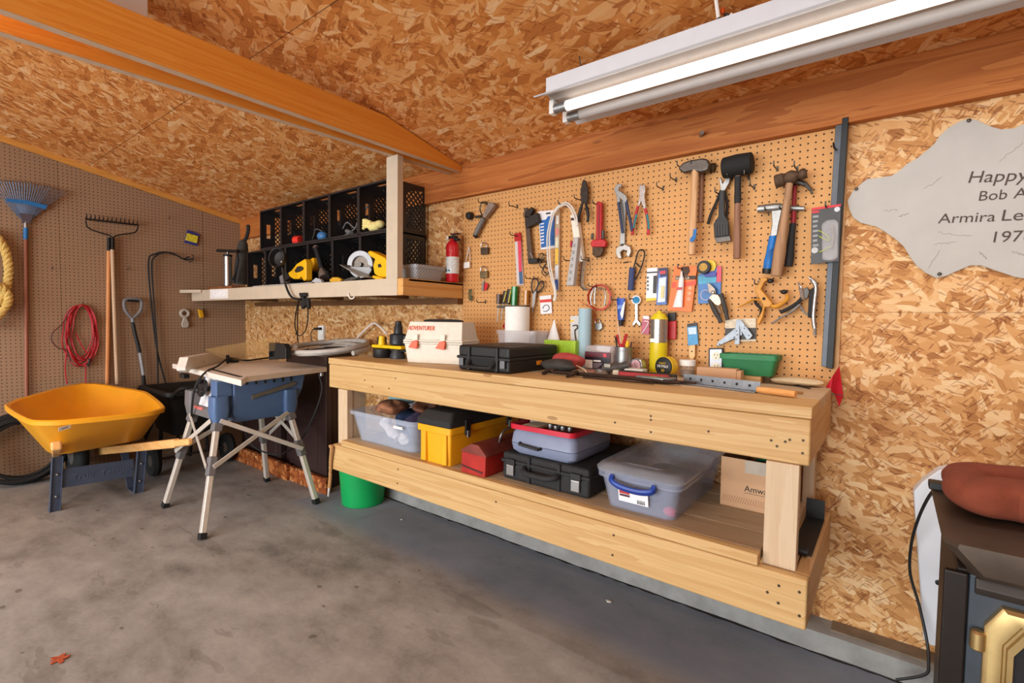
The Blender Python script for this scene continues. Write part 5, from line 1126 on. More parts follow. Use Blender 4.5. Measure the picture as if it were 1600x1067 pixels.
S([(1069.5,441.5),(1088,438),(1087,445),(1069,448)], .0265, .0008, 'red_panel', ORD, h, 0); S([(1050,441),(1056.5,440.5),(1055.5,449),(1049,449.5)], .0265, .0008, 'red_panel', ORD, h, 0)
S([(1055.5,431),(1087.5,430.5),(1086.5,436.5),(1054.5,437)], .0265, .0008, 'name_band', M('#3a2a1e', .5), h, 0)
text('GORILLA', .0155, W(1055.2,436.3,.0278), W(1087,435.8,.0278)-W(1055.2,436.3,.0278), (0,0,1), M('#f3e6c4', .5), h, wide=.98)
for k in range(3): MB().lathe([(.0085,0),(.0085,.0008)], W(1078.3-1.0*k,450+8.4*k,.0265), (0,-1,0), 16).build('round_mark', M('#f4a07a', .5), h)
S([(1064,417),(1076,416),(1078,424),(1074,430),(1064,431)], .0265, .002, 'ape_free_badge', M('#4a3224', .6, 0, .4, 80), h, 0)
gt = MB(); p, q = W(1064,449,.04), W(1058.5,480,.04)
gt.rings([[c+V((w_*math.cos(t), dd*math.sin(t), 0)) for t in [2*PI*i/14 for i in range(14)]] for c, w_, dd in ((W(1065,424,.04),.003,.003),(W(1065,431,.04),.005,.005),(W(1064.8,436,.04),.011,.011),(p,.0125,.0125),(p.lerp(q,.5),.017,.009),(q,.022,.003))]).build('tube', M('#e8e4e4', .3, 0, .06, 30), h)
S([(1057,449),(1065.5,448.5),(1065.5,452.5),(1056.5,453)], .0535, .0008, 'tube_band', M('#c0392e', .4), h, 0)
h = card('blue_card', 'blue and red carded pack partly behind the black tape roll', 'package', [(1090.5,430),(1113,417),(1127.5,415.5),(1125.5,473),(1090.5,474.5)], M('#2566a8', .35, 0, .3, 22), .014, .004)
S([(1120,416.5),(1127.3,415.7),(1126.8,440),(1119,441)], .0185, .0008, 'red_corner', M('#d0405a', .4), h, 0); S([(1091,432),(1120,430),(1119.5,441),(1091,444)], .0185, .0008, 'teal_band', M('#3f9fc0', .4, 0, .2, 40), h, 0)
WT([(1102+7*math.cos(t), 461+8*math.sin(t)) for t in [R(60+25*i) for i in range(11)]], .019, .0012, 5).build('ring_print', M('#e8d8e0', .5), h)
h = pegt('electrical_tape', 'black roll of electrical tape with a yellow card behind it', 'tape', (1100,429))
MB().lathe([(.016,0),(.027,0),(.028,.003),(.028,.018),(.027,.02),(.016,.02)], W(1101,418,.03), (0,-1,0), 28).build('roll', BLACK, h)
MB().lathe([(.012,0),(.017,0),(.017,.021),(.012,.021)], W(1101,418,.03), (0,-1,0), 20).build('core', M('#b58a2c', .5, 0, .3, 90), h)
MB().lathe([(.026,0),(.026,.003)], W(1109,416,.022), (0,-1,0), 24).build('backing_card', M('#e3c43a', .5), h); S([(1098,428),(1113,423),(1120,426),(1118,432),(1102,433)], .022, .004, 'blue_tag', M('#3a3f9a', .4), h, .001)
h = pegt('pruning_shears', 'pruning shears with dark grey handles hanging blade up', 'shears', (1132,503))
S([(1105,441),(1110,444),(1117,451),(1119,458),(1113,461),(1107,456)], .035, .006, 'blade', M('#7d7066', .4, .8, .2, 40), h, .001)
S([(1107,465),(1113,459),(1121,460),(1126,466),(1127,474),(1123,478),(1117,476)], .033, .014, 'body', M('#d3b9a4', .4, .3, .1, 40), h, .003)
MB().ball(W(1114,457,.045), .008, 10, (1,.5,1)).build('pivot', CHROME, h)
WT([(1109,468),(1114,480),(1121,493),(1127,504)], .04, [.009]*5+[.010]*4+[.008]*4, 10).build('handle', M('#3b3835', .6), h); WT([(1126,459),(1130,472),(1134,487),(1137,500)], .04, [.010]*5+[.010]*4+[.008]*4, 10).build('handle', M('#3b3835', .6), h)
WT([(1119,474),(1123,484),(1126,489)], .04, .0035, 6).build('spring', STEEL, h)
h = card('pink_pack', 'small pink pack with a white hook, left of the yellow torch', 'package', [(1004,496),(1014.5,497),(1014,523),(1001,521)], M('#b8506a', .4, 0, .2, 50), .014, .004)
WT([(1006,502),(1013,503),(1008,514),(1002.5,521)], .02, .0022, 6).build('hook', WHITE, h); S([(1005,493),(1014,494),(1014.5,499),(1004.5,498)], .0185, .001, 'header', WHC, h, 0)
h = pegt('lighter_pack', 'red and black clip pack hanging right of the yellow torch', 'package', (1049,530))
S([(1043,489),(1055.5,488),(1055,502),(1043,503)], .014, .01, 'black_top', BLACK, h, .002); S([(1043.5,502),(1056.5,501),(1056,530.5),(1043,530)], .014, .014, 'red_body', RED, h, .004)
WT([(1036,490),(1039,487),(1043,489),(1042,494),(1038,494),(1036,490)], .03, .0018, 6).build('ring', STEEL, h); S([(1038,502),(1041.5,501),(1042,528),(1037,528)], .012, .006, 'side_strip', M('#3a3330', .5, 0, .4, 80), h, .001)
h = card('brush_pack', 'small blue pack hanging above the wooden brush handle', 'package', [(1073.5,506),(1088.5,504),(1091,538),(1075,540)], M('#3d8fc4', .4, 0, .25, 60), .014, .008)
S([(1073.5,506),(1088.5,504),(1088.7,509),(1073.8,511)], .0225, .0008, 'header', M('#38302e', .5), h, 0); S([(1075,512),(1088,511),(1088.5,522),(1076,523)], .0225, .004, 'blister', clear('blister_b', '#cfe2f0', .5, .15), h, .001)
h = pegt('putty_brush', 'pale wooden brush handle hanging below the small blue pack', 'brush', (1081,562))
S([(1076,540),(1086,538.5),(1086,556),(1083,562),(1078,562),(1076,556)], .018, .012, 'handle', wood('pale_handle', '#d8a468', '#e8bc86', 'z', 22, .5, False), h, .004); MB().ball(W(1081,549,.0305), .0035, 8).build('hole', BLACK, h)
h = pegt('hinge_card', 'card of zinc hinges with a strap hinge hung across it', 'hinges', (1157,533))
S([(1133,499),(1181,497),(1181,512),(1133,513)], .012, .003, 'card', M('#d9cbb2', .6, 0, .15, 70), h, 0); S([(1133,513),(1181,512),(1181,530),(1133,531)], .012, .003, 'card_base', M('#3d3835', .5, 0, .3, 60), h, 0); S([(1152,531),(1181,530),(1181,533),(1152,534)], .012, .003, 'card_foot', M('#d9cbb2', .6), h, 0)
ZN = M('#90959c', .5, .7, .15, 50, name='zinc')
S([(1147,514),(1157,510),(1160,523),(1132,536),(1122,541),(1119.5,538),(1122,534)], .02, .004, 'strap_leaf', ZN, h, .001); S([(1150,500),(1155.5,499),(1155.5,538),(1147.5,538)], .026, .004, 'plate', ZN, h, .001)
S([(1154,500),(1157,499),(1162,505),(1176,524),(1172,529),(1167,531),(1156,514)], .03, .006, 'angle_leaf', ZN, h, .001)
for a, b in ((1151,517),(1152,523),(1150,530),(1164,509),(1163,513),(1170,524),(1147,527),(1124,538)): MB().lathe([(.0026,0),(.0026,.0006)], W(a,b,.0362 if a > 1156 else .0302), (0,-1,0), 8).build('screw_hole', BLACK, h)
h = pegt('spring_clamp', 'amber plastic ratchet clamp with black jaw pads', 'clamp', (1183,508))
AM = M('#c98a2a', .45, 0, .08, 25, name='clamp_amber')
S([(1190,433),(1197,433),(1200,437),(1194,441),(1189,452),(1207,474),(1203,480),(1195,480),(1192,495),(1186,508),(1182.5,507),(1183,500),(1190,486),(1192,477),(1180,456),(1180,450)], .03, .02, 'frame', AM, h, .004)
WT([(1191,470),(1178,468),(1166,474),(1153,480)], .045, [.006]*4+[.006]*4+[.004]*5, 8, flat=.7).build('trigger', AM, h)
WT([(1205,478),(1212,479),(1222,474),(1230,467),(1229,460)], .04, [.0085]*8+[.007]*9, 8).build('lower_jaw', AM, h)
WT([(1180,464),(1181,474),(1189,483),(1188,494)], .035, .0055, 8).build('ratchet', BLACKM, h)
for a, b in ((1204,439),(1225,456)): MB().ball(W(a,b,.045), .013, 10, (1,.8,.7)).build('jaw_pad', BLACK, h)
MB().ball(W(1193.5,466.5,.052), .006, 8, (1,.5,1)).build('pivot', BLACK, h)
h = pegt('locking_pliers', 'chrome locking pliers hanging open at the right of the pegboard', 'pliers', (1273,525))
WT([(1264,434),(1271,440),(1275,449),(1273,470),(1271,495),(1273,513)], .045, [.004]*3+[.008]*6+[.008]*12, 10).build('handle', CHROME, h)
WT([(1273,512),(1273.5,524)], .045, [.005,.006], 8).build('screw', STEEL, h); S([(1266,452),(1272,448),(1272,470),(1267,497),(1262,496),(1263,470)], .035, .014, 'inner_plate', BLACKM, h, .002)
WT([(1247,441),(1251,450),(1254,462),(1254,468)], .045, [.004]*4+[.008]*9, 8).build('lower_jaw', CHROME, h)
S([(1254,452),(1262,448),(1265,456),(1262,466),(1254,468)], .035, .012, 'jaw_block', M('#55514e', .45, .4), h, .003)
WT([(1255,464),(1245,474),(1230,483),(1219,488)], .045, .0075, 8).build('lever', BLACKM, h); WT([(1250,476),(1235,488),(1220,496),(1206,506)], .045, [.006]*5+[.004]*8, 8).build('lower_lever', STEEL, h)
WT([(1250,477),(1256,487),(1263,492)], .042, .004, 8).build('link', STEEL, h)

for a, b, lab in ((747,311,'wire hook holding the grey-handled tool'), (795,316,'empty wire hook near the top left of the tan pegboard'), (797,362,'wire hook holding the slim red-headed pouch'), (818,333,'wire hook through the black bar clamp'), (872,313,'wire hook holding the white cord loop'), (897,304,'wire hook left of the black wire stripper'), (926,312,'wire hook between the wire stripper and red pipe wrench'), (1047,271,'upper empty wire hook left of the sledge hammer'), (1026,285,'lower empty wire hook left of the sledge hammer'), (1058,252,'left wire hook under the sledge hammer head'), (1079,250,'right wire hook in front of the sledge hammer head'), (1136,268,'left wire hook under the rubber mallet'), (1163,266,'right wire hook under the rubber mallet'), (1172,282,'empty wire hook right of the rubber mallet'), (1209,252,'left wire hook holding the ball peen hammer'), (1241,252,'right wire hook holding the ball peen hammer'), (1195,320,'left wire hook holding the blue-gripped hammer'), (1218,318,'right wire hook holding the blue-gripped hammer'), (1290,315,'wire hook holding the carded safety glasses'), (821,430,'wire hook holding the scissors'), (920,442,'wire hook above the red wire ring'), (955,463,'wire hook holding the blue squeeze tube'), (983,461,'wire hook holding the white tape roll'), (1179,437,'wire hook holding the amber ratchet clamp'), (1117,293,'wire hook holding the flat bristle brush'), (1059,413,'wire hook holding the orange glue pack'), (745,468,'empty wire hook right of the green cord bundle'), (881,401,'wire hook left of the grey power strip'), (908,400,'wire hook above the hex keys')):
    hook(a, b, lab)
h = pegt('outlet', 'white electrical outlet in a black box on the pegboard', 'outlet', (1118,572))
S([(1107,544),(1129.5,543.5),(1129.5,580),(1107,580)], .007, .018, 'box', BLACK, h, .001); S([(1109,546),(1127.5,545.5),(1127.5,580),(1109,580)], .025, .004, 'plate', M('#dfe3ee', .4, 0, .03), h, .001)
for b in (556, 573):
    o = MB().lathe([(.0165,0),(.0165,.003)], W(1119,b,.029), (0,-1,0), 20).build('socket', M('#efe2c8', .4), h)
    for dx, dz in ((-.006,.004),(.006,.004)): MB().box(tuple(W(1119,b,.0322)+V((dx-.001,-.0008,dz-.004))), tuple(W(1119,b,.0322)+V((dx+.001,0,dz+.004)))).build('slot', BLACK, o)
    MB().ball(W(1119,b,.0322)+V((0,0,-.008)), .0025, 8).build('slot', BLACK, o)
# ------------------------------------------------------------ on the workbench
def bt(name, label, cat, x, y, group=None): return thing(name, label, cat, (x, y, BT), group)
# cream tackle box, turned a little
A = Z(632,566.5,BT); U = V((.955,.296,0)); N_ = V((-.296,.955,0)); TL, TD = .335, .20
tk = bt('tackle_box', 'cream plastic tackle box with two orange latches on the workbench', 'tackle box', A.x+.15, A.y+.13)
CREAM = M('#ddd5c6', .5, 0, .05, 30, bump=.05, name='tackle_cream'); ORG = M('#e2531f', .4, name='latch_orange')
def tq(a, b, c, d, z): return [A+U*a+N_*c+V((0,0,z)), A+U*b+N_*c+V((0,0,z)), A+U*b+N_*d+V((0,0,z)), A+U*a+N_*d+V((0,0,z))]
zt = W(633,502,-A.y-.03).z-BT
MB().rings([tq(.012,TL-.012,.012,TD-.012,.001), tq(0,TL,0,TD,zt*.47), tq(-.006,TL+.006,-.006,TD+.006,zt*.475), tq(-.006,TL+.006,-.006,TD+.006,zt*.515)]).build('base', CREAM, tk, bevel=.006)
MB().rings([tq(-.006,TL+.006,-.006,TD+.006,zt*.52), tq(-.006,TL+.006,-.006,TD+.006,zt*.56), tq(.0,TL,.0,TD,zt*.57), tq(.014,TL-.012,.03,TD-.03,zt)]).build('lid', CREAM, tk, bevel=.007)
for a in (.045, .205):
    q = A+U*a+V((0,0,zt*.47))-N_*.008
    la = MB().prism([q-U*.012+V((0,0,-.02)), q+U*.04+V((0,0,-.026)), q+U*.046+V((0,0,.012)), q+U*.036+V((0,0,.02)), q+U*.012+V((0,0,.014))], -N_*.012).build('latch', ORG, tk, bevel=.003)
    MB().prism([q+U*.012+V((0,0,.016)), q+U*.04+V((0,0,.016)), q+U*.04+V((0,0,.05)), q+U*.012+V((0,0,.05))], -N_*.004).build('clip', CREAM, la, bevel=.001)
lo = A+U*.012+N_*.0165+V((0,0,zt*.795))
text('ADVENTURER', .034, lo-N_*.002, U, V((0,0,1))*.9+N_*.24, ORG, tk, wide=.74, shear=.05, ext=.0008)
MB().tube(smoothpath([A+U*.06+N_*.1+V((0,0,zt)), A+U*.10+N_*.1+V((0,0,zt+.006)), A+U*.25+N_*.1+V((0,0,zt+.006)), A+U*.29+N_*.1+V((0,0,zt))], 4), .008, 8).build('carry_handle', BLACKM, tk)
# black hard case
hc = bt('equipment_case', 'black ribbed hard case with grey latches lying on the workbench', 'case', 3.525, -.355)
zt = W(799,543,.55).z
hardcase(hc, 3.372, 3.676, -.548, -.160, BT+.001, zt, BLACK, .52)
for x in (3.435, 3.60): MB().box((x,-.558,BT+.004), (x+.018,-.535,zt-.004)).build('rib', BLACK, hc, bevel=.004)
for x in (3.39, 3.632):
    MB().box((x,-.562,BT+.022), (x+.026,-.552,BT+.058)).build('latch', M('#6b6d72', .4, .3, .1, 40), hc, bevel=.003)
MB().box((3.455,-.5545,BT+.034), (3.598,-.547,BT+.062)).build('handle_recess', M('#0f0f10', .7), hc)
MB().tube(smoothpath([(3.455,-.556,BT+.05), (3.458,-.572,BT+.03), (3.475,-.578,BT+.022), (3.58,-.578,BT+.022), (3.596,-.572,BT+.03), (3.6,-.556,BT+.05)], 4), .008, 8).build('handle', BLACK, hc)
MB().box((3.355,-.54,BT+.055), (3.372,-.50,BT+.064)).build('hinge_tab', BLACK, hc, bevel=.002)
MB().box((3.6762,-.345,BT+.028), (3.6785,-.305,BT+.047)).build('badge', M('#e58a1c', .4), hc, label='orange maker badge')
MB().prism([(3.40,-.50,zt+.0006),(3.62,-.52,zt+.0006),(3.65,-.20,zt+.0006),(3.45,-.18,zt+.0006)], (0,0,.0006)).build('dusty_patch', M('#4b3b2c', .7, 0, .4, 14), hc, label='dusty brown patch on the lid')
# tools left of the tackle box
ro = bt('power_tool', 'yellow and black power tool with a black turret on the workbench', 'power tool', 2.62, -.33)
c = V((2.60,-.335,BT))
MB().lathe([(.052,.001),(.055,.006),(.055,.05),(.05,.054)], c+V((-.02,-.03,0)), (0,0,1), 20).build('base', BLACK, ro, bevel=.002)
MB().box(tuple(c+V((-.11,-.045,.055))), tuple(c+V((.16,.05,.075)))).build('body', YEL, ro, bevel=.008)
MB().tube([c+V((-.02,-.035,.074)), c+V((-.02,-.035,.128))], [.022,.017], 14).build('column', YEL, ro, bevel=.003)
MB().lathe([(.045,.076),(.052,.085),(.05,.135),(.046,.14),(.026,.145),(.024,.185),(.02,.19),(.018,.215),(.012,.218)], c+V((.075,.01,0)), (0,0,1), 20).build('turret', M('#22262c', .4, 0, .1, 20), ro)
MB().lathe([(.03,.078),(.032,.085),(.032,.13),(.028,.135)], c+V((.13,.03,0)), (0,0,1), 16).build('cap', BLACK, ro); MB().lathe([(.026,.076),(.028,.08),(.028,.115),(.024,.12)], c+V((-.085,.015,0)), (0,0,1), 16).build('cap', BLACK, ro)
MB().box(tuple(c+V((-.13,-.02,.040))), tuple(c+V((.17,.055,.0545)))).build('underside', BLACKM, ro, bevel=.006)
MB().lathe([(.045,.001),(.045,.02),(.03,.05),(.028,.054)], c+V((.10,-.015,0)), (0,0,1), 18).build('foot', M('#33363b', .4), ro)
# paper towel, clear bin, lime box, cone, blue roll
pt = bt('paper_towel', 'white roll of paper towel standing in the clear bin behind the black case', 'paper towel', W(808,520,.085).x, -.085)
x = W(808,520,.085).x; zt = W(808,479.5,.085).z; r = (W(824,500,.085)-W(793,500,.085)).length/2
MB().lathe([(.02,BT+.006),(r,BT+.006),(r,zt),(.02,zt),(.02,zt-.03)], (x,-.085,0), (0,0,1), 32).build('roll', M('#f1eee9', .85, 0, .03, 40, bump=.1), pt); MB().lathe([(.0195,zt-.06),(.0195,zt-.0005),(.016,zt-.0005),(.016,zt-.06)], (x,-.085,0), (0,0,1), 16).build('core', CARD, pt)
zt = W(776,514,.19).z
cb_ = bt('storage_bin', 'clear plastic bin behind the black case, in front of the paper towel', 'bin', 3.55, -.12)
bx0, bx1 = W(772,530,.10).x, 3.72
CLB = clear('clear_bin', '#d9d6da', .30, .1)
MB().rings(tubrings(3.28, 3.535, -.158, -.012, BT+.001, zt-.006, .008, .02, .003, .006)).build('bin', CLB, cb_)
LIME = M('#a4c92c', .4, 0, .12, 40, name='lime')
lb = bt('lime_box', 'lime green ribbed plastic box behind the black case', 'box', 3.74, -.10)
p, q = W(884,553,.10), W(902,553,.115); zt = W(895,532,.10).z
lx = 3.575; mb = MB().box((lx,-.135,BT+.001), (q.x,-.095,zt)); mb.build('body', LIME, lb, bevel=.003)
for k in range(14): MB().box((lx+.003+.0122*k,-.1375,BT+.02), (lx+.009+.0122*k,-.1345,zt-.004)).build('rib', LIME, lb, bevel=.001)
cn = bt('paper_cone', 'crumpled white plastic bag standing up in a point beside the blue roll', 'bag', W(866,540,.08).x, -.05)
x = W(866,540,.045).x; zt = W(866,500,.045).z
rs = []; random.seed(21)
for k, (t, w_) in enumerate(((0,.066),(.2,.062),(.45,.045),(.7,.026),(.9,.009),(1,.003))): rs.append([V((x+w_*math.cos(a)*(1+.08*random.uniform(-1,1)), -.050+.55*w_*math.sin(a), BT+.006+(zt-BT-.005)*t)) for a in [2*PI*i/18 for i in range(18)]])
MB().rings(rs).build('bag', clear('white_bag', '#f0eef0', .82, .3), cn)
br2 = bt('paper_roll', 'tall pale blue paper roll standing against the pegboard', 'paper roll', W(913,540,.09).x, -.09)
x = W(913.5,530,.075).x; zt = W(913.5,482,.075).z; r = (W(922.5,520,.075)-W(904.5,520,.075)).length/2
MB().lathe([(.012,BT+.001),(r,BT+.001),(r,zt),(.012,zt),(.012,zt-.02)], (x,-.075,0), (0,0,1), 28).build('roll', M('#a3c0cc', .6, 0, .05, 30), br2)
h = card('hook_card', 'white and yellow blister card with a dark key hook, left of the blue roll', 'package', [(891,494),(904,493),(905,536),(892,537)], M('#cfcbc8', .4, 0, .1, 60), .012, .005)
S([(891,500),(896,499.5),(896,502.5),(891,503)], .0175, .0008, 'yellow_print', YEL, h, 0); WT([(895,509),(901,508),(902,513),(898,517),(900,534)], .022, .003, 6).build('hook', DKSTEEL, h)
# jar with dark label, tin can with pens
jr = bt('clear_tub', 'clear square tub with a dark red and black printed label', 'tub', W(940,570,.13).x, -.13)
x0, x1 = W(914,565,.15).x, W(957,565,.15).x; zt = W(940,540,.12).z
MB().rings(tubrings(x0, x1, -.155, -.065, BT+.001, zt, .004, .018, .003, .004)).build('tub', clear('clear_jar', '#d6cfd0', .30, .1), jr)
la = MB().box((x0+.004,-.1595,BT+.012), (x1-.008,-.1565,zt-.028)).build('label', M('#241a24', .35, 0, .2, 30), jr)
MB().box((x0+.004,-.1605,zt-.052), (x1-.008,-.1590,zt-.028)).build('red_band', M('#5a1524', .4, 0, .2, 40), la); MB().box((x0+.006,-.1605,BT+.014), (x0+.045,-.159,BT+.052)).build('price_sticker', WHITE, la); MB().box((x1-.042,-.1612,zt-.050), (x1-.026,-.1600,zt-.034)).build('logo_block', M('#d0354a', .4), la)
MB().box((x0+.05,-.1606,BT+.045), (x0+.088,-.159,BT+.053)).build('print_line', WHITE, la)
for k in range(4): MB().box((x0+.05,-.1603,BT+.036-.006*k), (x0+.095-.006*k,-.159,BT+.038-.006*k)).build('print_line', M('#c9b8bc', .5), la)
MB().box((x1-.045,-.1603,BT+.012), (x1-.022,-.159,BT+.026)).build('blue_block', M('#2a5fae', .4), la)
cn2 = bt('tin_can', 'ribbed tin can full of pens and red-handled tools', 'can', W(974,570,.11).x, -.11)
x = W(974.5,565,.11).x; r = (W(987,560,.11)-W(962,560,.11)).length/2; zt = W(974,542,.11).z; hh = zt-BT
MB().lathe([(r*.9,BT+.001),(r,BT+.004)]+[(r-.0012*(k % 2),BT+hh*(.15+.07*k)) for k in range(11)]+[(r*1.02,zt-.002),(r*1.02,zt),(r*.95,zt),(r*.94,BT+.01)], (x,-.11,0), (0,0,1), 28).build('can', STEEL, cn2)
def stick(nm, lab, cat, a, b, r_, mat, y0=.11): solo(nm, MB().tube([W(a[0],a[1],y0), V((x+(a[0]-974)*.0006, -y0, BT+.014))] if b is None else [W(*a,y0), W(*b,y0)], r_, 8), mat, lab, cat)
pl2 = thing('pliers', 'red-handled pliers standing handles up in the tin can', 'pliers', W(971,545,.11))
WT([(964,523),(966,532),(970,541),(972,552)], .11, .0075, 8).build('handle', RED, pl2); WT([(979,522),(976,532),(973.5,541),(973,552)], .11, .0075, 8).build('handle', RED, pl2)
stick('pencil', 'pinkish pencil leaning out of the tin can to the left', 'pencil', (965,502), (971,545), .0036, M('#d6b39a', .6)); stick('marker', 'yellow marker standing in the right of the tin can', 'marker', (981,533), (978.5,552), .0075, YEL, .105); stick('pen', 'dark brown pen standing at the right rim of the tin can', 'pen', (987,534), (983.5,552), .004, M('#4a2218', .5), .1); stick('pen', 'black pen standing at the left rim of the tin can', 'pen', (961.5,526), (965.5,552), .004, BLACK, .125)
# torch, tapes, jar, boxes
tc = bt('torch_cylinder', 'yellow and silver gas torch cylinder standing against the pegboard', 'gas cylinder', W(1028,560,.06).x, -.06)
x = W(1028.5,560,.06).x; r = (W(1042,555,.06)-W(1015.5,555,.06)).length/2; zy = W(1028,535,.06).z; zs = W(1028,499,.06).z; ze = W(1028,489,.06).z
YC = M('#d8c21c', .35, 0, .06, 14, name='torch_yellow')
MB().lathe([(r*.9,BT+.001),(r,BT+.006),(r,zy)], (x,-.06,0), (0,0,1), 28).build('base', YC, tc); MB().lathe([(r*.985,zy+.0005),(r*.985,zs)], (x,-.06,0), (0,0,1), 28).build('sleeve', CHROME, tc)
MB().lathe([(r*1.0,zs+.0005),(r*.95,zs+.006),(r*.6,ze-.003),(r*.3,ze),(r*.25,ze+.008),(.004,ze+.009)], (x,-.06,0), (0,0,1), 28).build('cap', YC, tc)
MB().box((x-.024,-.06-r-.0005,zy+.002), (x+.002,-.058-r,zy+.018)).build('sticker', WHITE, tc)
def tape(name, lab, ctr, r_, w_, mat, face, root_xy):
    t = bt(name, lab, 'tape measure', *root_xy)
    MB().lathe([(r_*.9,0),(r_,.004),(r_,w_-.004),(r_*.9,w_)], ctr, (-.24,-.971,0), 28).build('body', mat, t, bevel=.001)
    return t
c = V((W(1043,575,.14).x, -.115, BT+.044))
ta = tape('tape_measure', 'yellow and black tape measure standing on edge beside the torch', c, .043, .045, M('#e5b91e', .4), BLACK, (c.x, c.y))
d_ = V((-.24,-.971,0)); e_ = V((.971,-.24,0))
MB().lathe([(.036,0),(.037,.002),(.034,.003)], c+d_*.045, d_, 26).build('face', BLACK, ta)
MB().lathe([(.0415,0),(.0415,.0015)], c+d_*.0446, d_, 28).build('yellow_rim', M('#1f1d1b', .5), ta)
f_ = c+d_*.0482
text('STANLEY', .0105, f_-e_*.021+V((0,0,.011)), e_, (0,0,1), M('#d8b01c', .5), ta, wide=.8); text('FATMAX', .0165, f_-e_*.029+V((0,0,-.004)), e_, (0,0,1), WHITE, ta, wide=.85); text('30', .017, f_-e_*.010+V((0,0,-.022)), e_, (0,0,1), M('#d8b01c', .5), ta)
c = V((W(996,575,.12).x, -.09, BT+.036))
tb_ = tape('tape_measure', 'round chrome tape measure leaning near the tin can', c, .035, .032, CHROME, BLACK, (c.x, c.y)); MB().lathe([(.026,0),(.026,.0015)], c+d_*.032, d_, 24).build('sticker', M('#d0a8b0', .5, 0, .45, 70), tb_)
sj = bt('small_jar', 'small clear jar with a white lid beside the tape measure', 'jar', W(1073,580,.07).x, -.075)
x = W(1073.5,580,.075).x; r = (W(1086,575,.075)-W(1061,575,.075)).length/2; zl2 = W(1073,571,.075).z; zt = W(1073,562,.075).z
MB().lathe([(r*.85,BT+.001),(r*.93,BT+.005),(r*.93,zl2)], (x,-.075,0), (0,0,1), 26).build('glass', clear('jar_glass', '#d8c4b0', .32, .08), sj); MB().lathe([(r,zl2+.0005),(r,zt-.002),(r*.95,zt)], (x,-.075,0), (0,0,1), 26).build('lid', WHITE, sj); MB().lathe([(r*.8,BT+.003),(r*.85,BT+.028)], (x,-.075,0), (0,0,1), 20).build('contents', M('#7a6455', .7, 0, .4, 90), sj)
kb_ = bt('cardboard_box', 'long low plain cardboard box on the workbench before the outlet', 'box', 4.42, -.165)
p, q = Z(1088,594.5,BT), Z(1150,600.5,BT); zt = W(1088,573,-p.y).z
MB().box((p.x,-.185,BT+.001), (q.x-.004,-.135,zt)).build('carton', CARD, kb_, bevel=.0015); MB().box((q.x-.0036,-.184,BT+.002), (q.x+.012,-.136,zt-.006)).build('end_flap', CARD, kb_, bevel=.001)
solo('wood_block', MB().box((W(1152,590,.10).x,-.115,BT+.0005), (W(1190,590,.10).x,-.065,BT+.027)), M_PINE_X, 'small pine block under the green tray on the workbench', 'wood block', bevel=.002)
GT = M('#2c7a4c', .55, 0, .1, 18, name='tray_green')
gt_ = bt('planter_tray', 'dark green plastic planter tray on the workbench against the pegboard', 'tray', 4.50, -.07)
tx0, tx1 = W(1131,555,.07).x, W(1216,556,.07).x; zt = W(1170,553,.07).z; zb_ = BT+.0285
MB().rings(tubrings(tx0, tx1, -.118, -.010, zb_, zt, .014, .012, .003, .005)).build('tray', GT, gt_)
solo('wood_block', MB().box((tx0+.035,-.055,BT+.0005), (tx1-.03,-.018,BT+.028)), M('#8a6a48', .7, 0, .2, 20), 'dark wooden batten under the back of the green tray', 'wood block')
# metal strap, wooden handle, file, bars
ps = bt('metal_strap', 'perforated zinc angle strap lying along the bench front', 'bracket', 4.5, -.38)
p, q = V((4.33,-.325,BT+.002)), V((4.615,-.405,BT+.002)); d_ = (q-p).normalized(); n_ = V((-d_.y, d_.x, 0))
MB().prism([p-n_*.012, q-n_*.012, q+n_*.028, p+n_*.028], (0,0,.003)).build('flat_leg', ZN, ps); MB().prism([p+n_*.025, q+n_*.025, q+n_*.025+V((0,0,.034)), p+n_*.025+V((0,0,.034))], n_*.003).build('upright_leg', ZN, ps)
for k in range(6): MB().lathe([(.005,0),(.005,.0008)], p+d_*(.03+.046*k)+n_*.0248+V((0,0,.018)), -n_, 10).build('hole', BLACK, ps)
for k in range(6): MB().lathe([(.004,0),(.004,.0006)], p+d_*(.05+.046*k)+n_*.006+V((0,0,.003)), (0,0,1), 10).build('hole', BLACK, ps)
solo('wooden_dowel', MB().tube([q+d_*.004+V((0,0,.011)), q+d_*.06+V((0,0,.011)), q+d_*.125+V((0,0,.011))], [.010,.0115,.0105], 12), wood('beech_handle', '#d08f4c', '#e2a868', 'x', 22, .5, False), 'short round wooden dowel lying at the end of the zinc strap', 'dowel')
solo('wood_stick', MB().beam((4.58,-.285,BT+.005), (4.74,-.325,BT+.005), .012, .008), M('#b08a58', .7), 'thin pale wooden stick behind the round wooden dowel', 'stick')
def bar(lab, a, b, r0, r1, mat, nm='pry_bar'):
    h = bt(nm, lab, 'pry bar', a[0], a[1]); p, q = V(a), V(b); MB().tube([p, p.lerp(q,.5), q], [r0,(r0+r1)/2,r1], 10, flat=.7).build('shank', mat, h); return h
IRON = M('#3d2f28', .5, .6, .3, 30, name='old_iron')
h = bar('long dark pry bar with a hooked end along the bench front', (3.80,-.415,BT+.012), (4.36,-.405,BT+.012), .010, .010, IRON)
MB().tube(smoothpath([(3.815,-.415,BT+.013), (3.80,-.418,BT+.018), (3.792,-.44,BT+.012), (3.792,-.46,BT+.006)], 4), .009, 8).build('claw', IRON, h); MB().tube(smoothpath([(3.93,-.415,BT+.020), (3.935,-.43,BT+.02), (3.93,-.46,BT+.010), (3.92,-.48,BT+.006)], 4), [.009]*8+[.006]*5, 8).build('foot', IRON, h)
h = bar('second dark iron bar lying just behind the hooked pry bar', (3.84,-.375,BT+.010), (4.40,-.350,BT+.010), .009, .007, M('#4a3830', .45, .6, .3, 30))
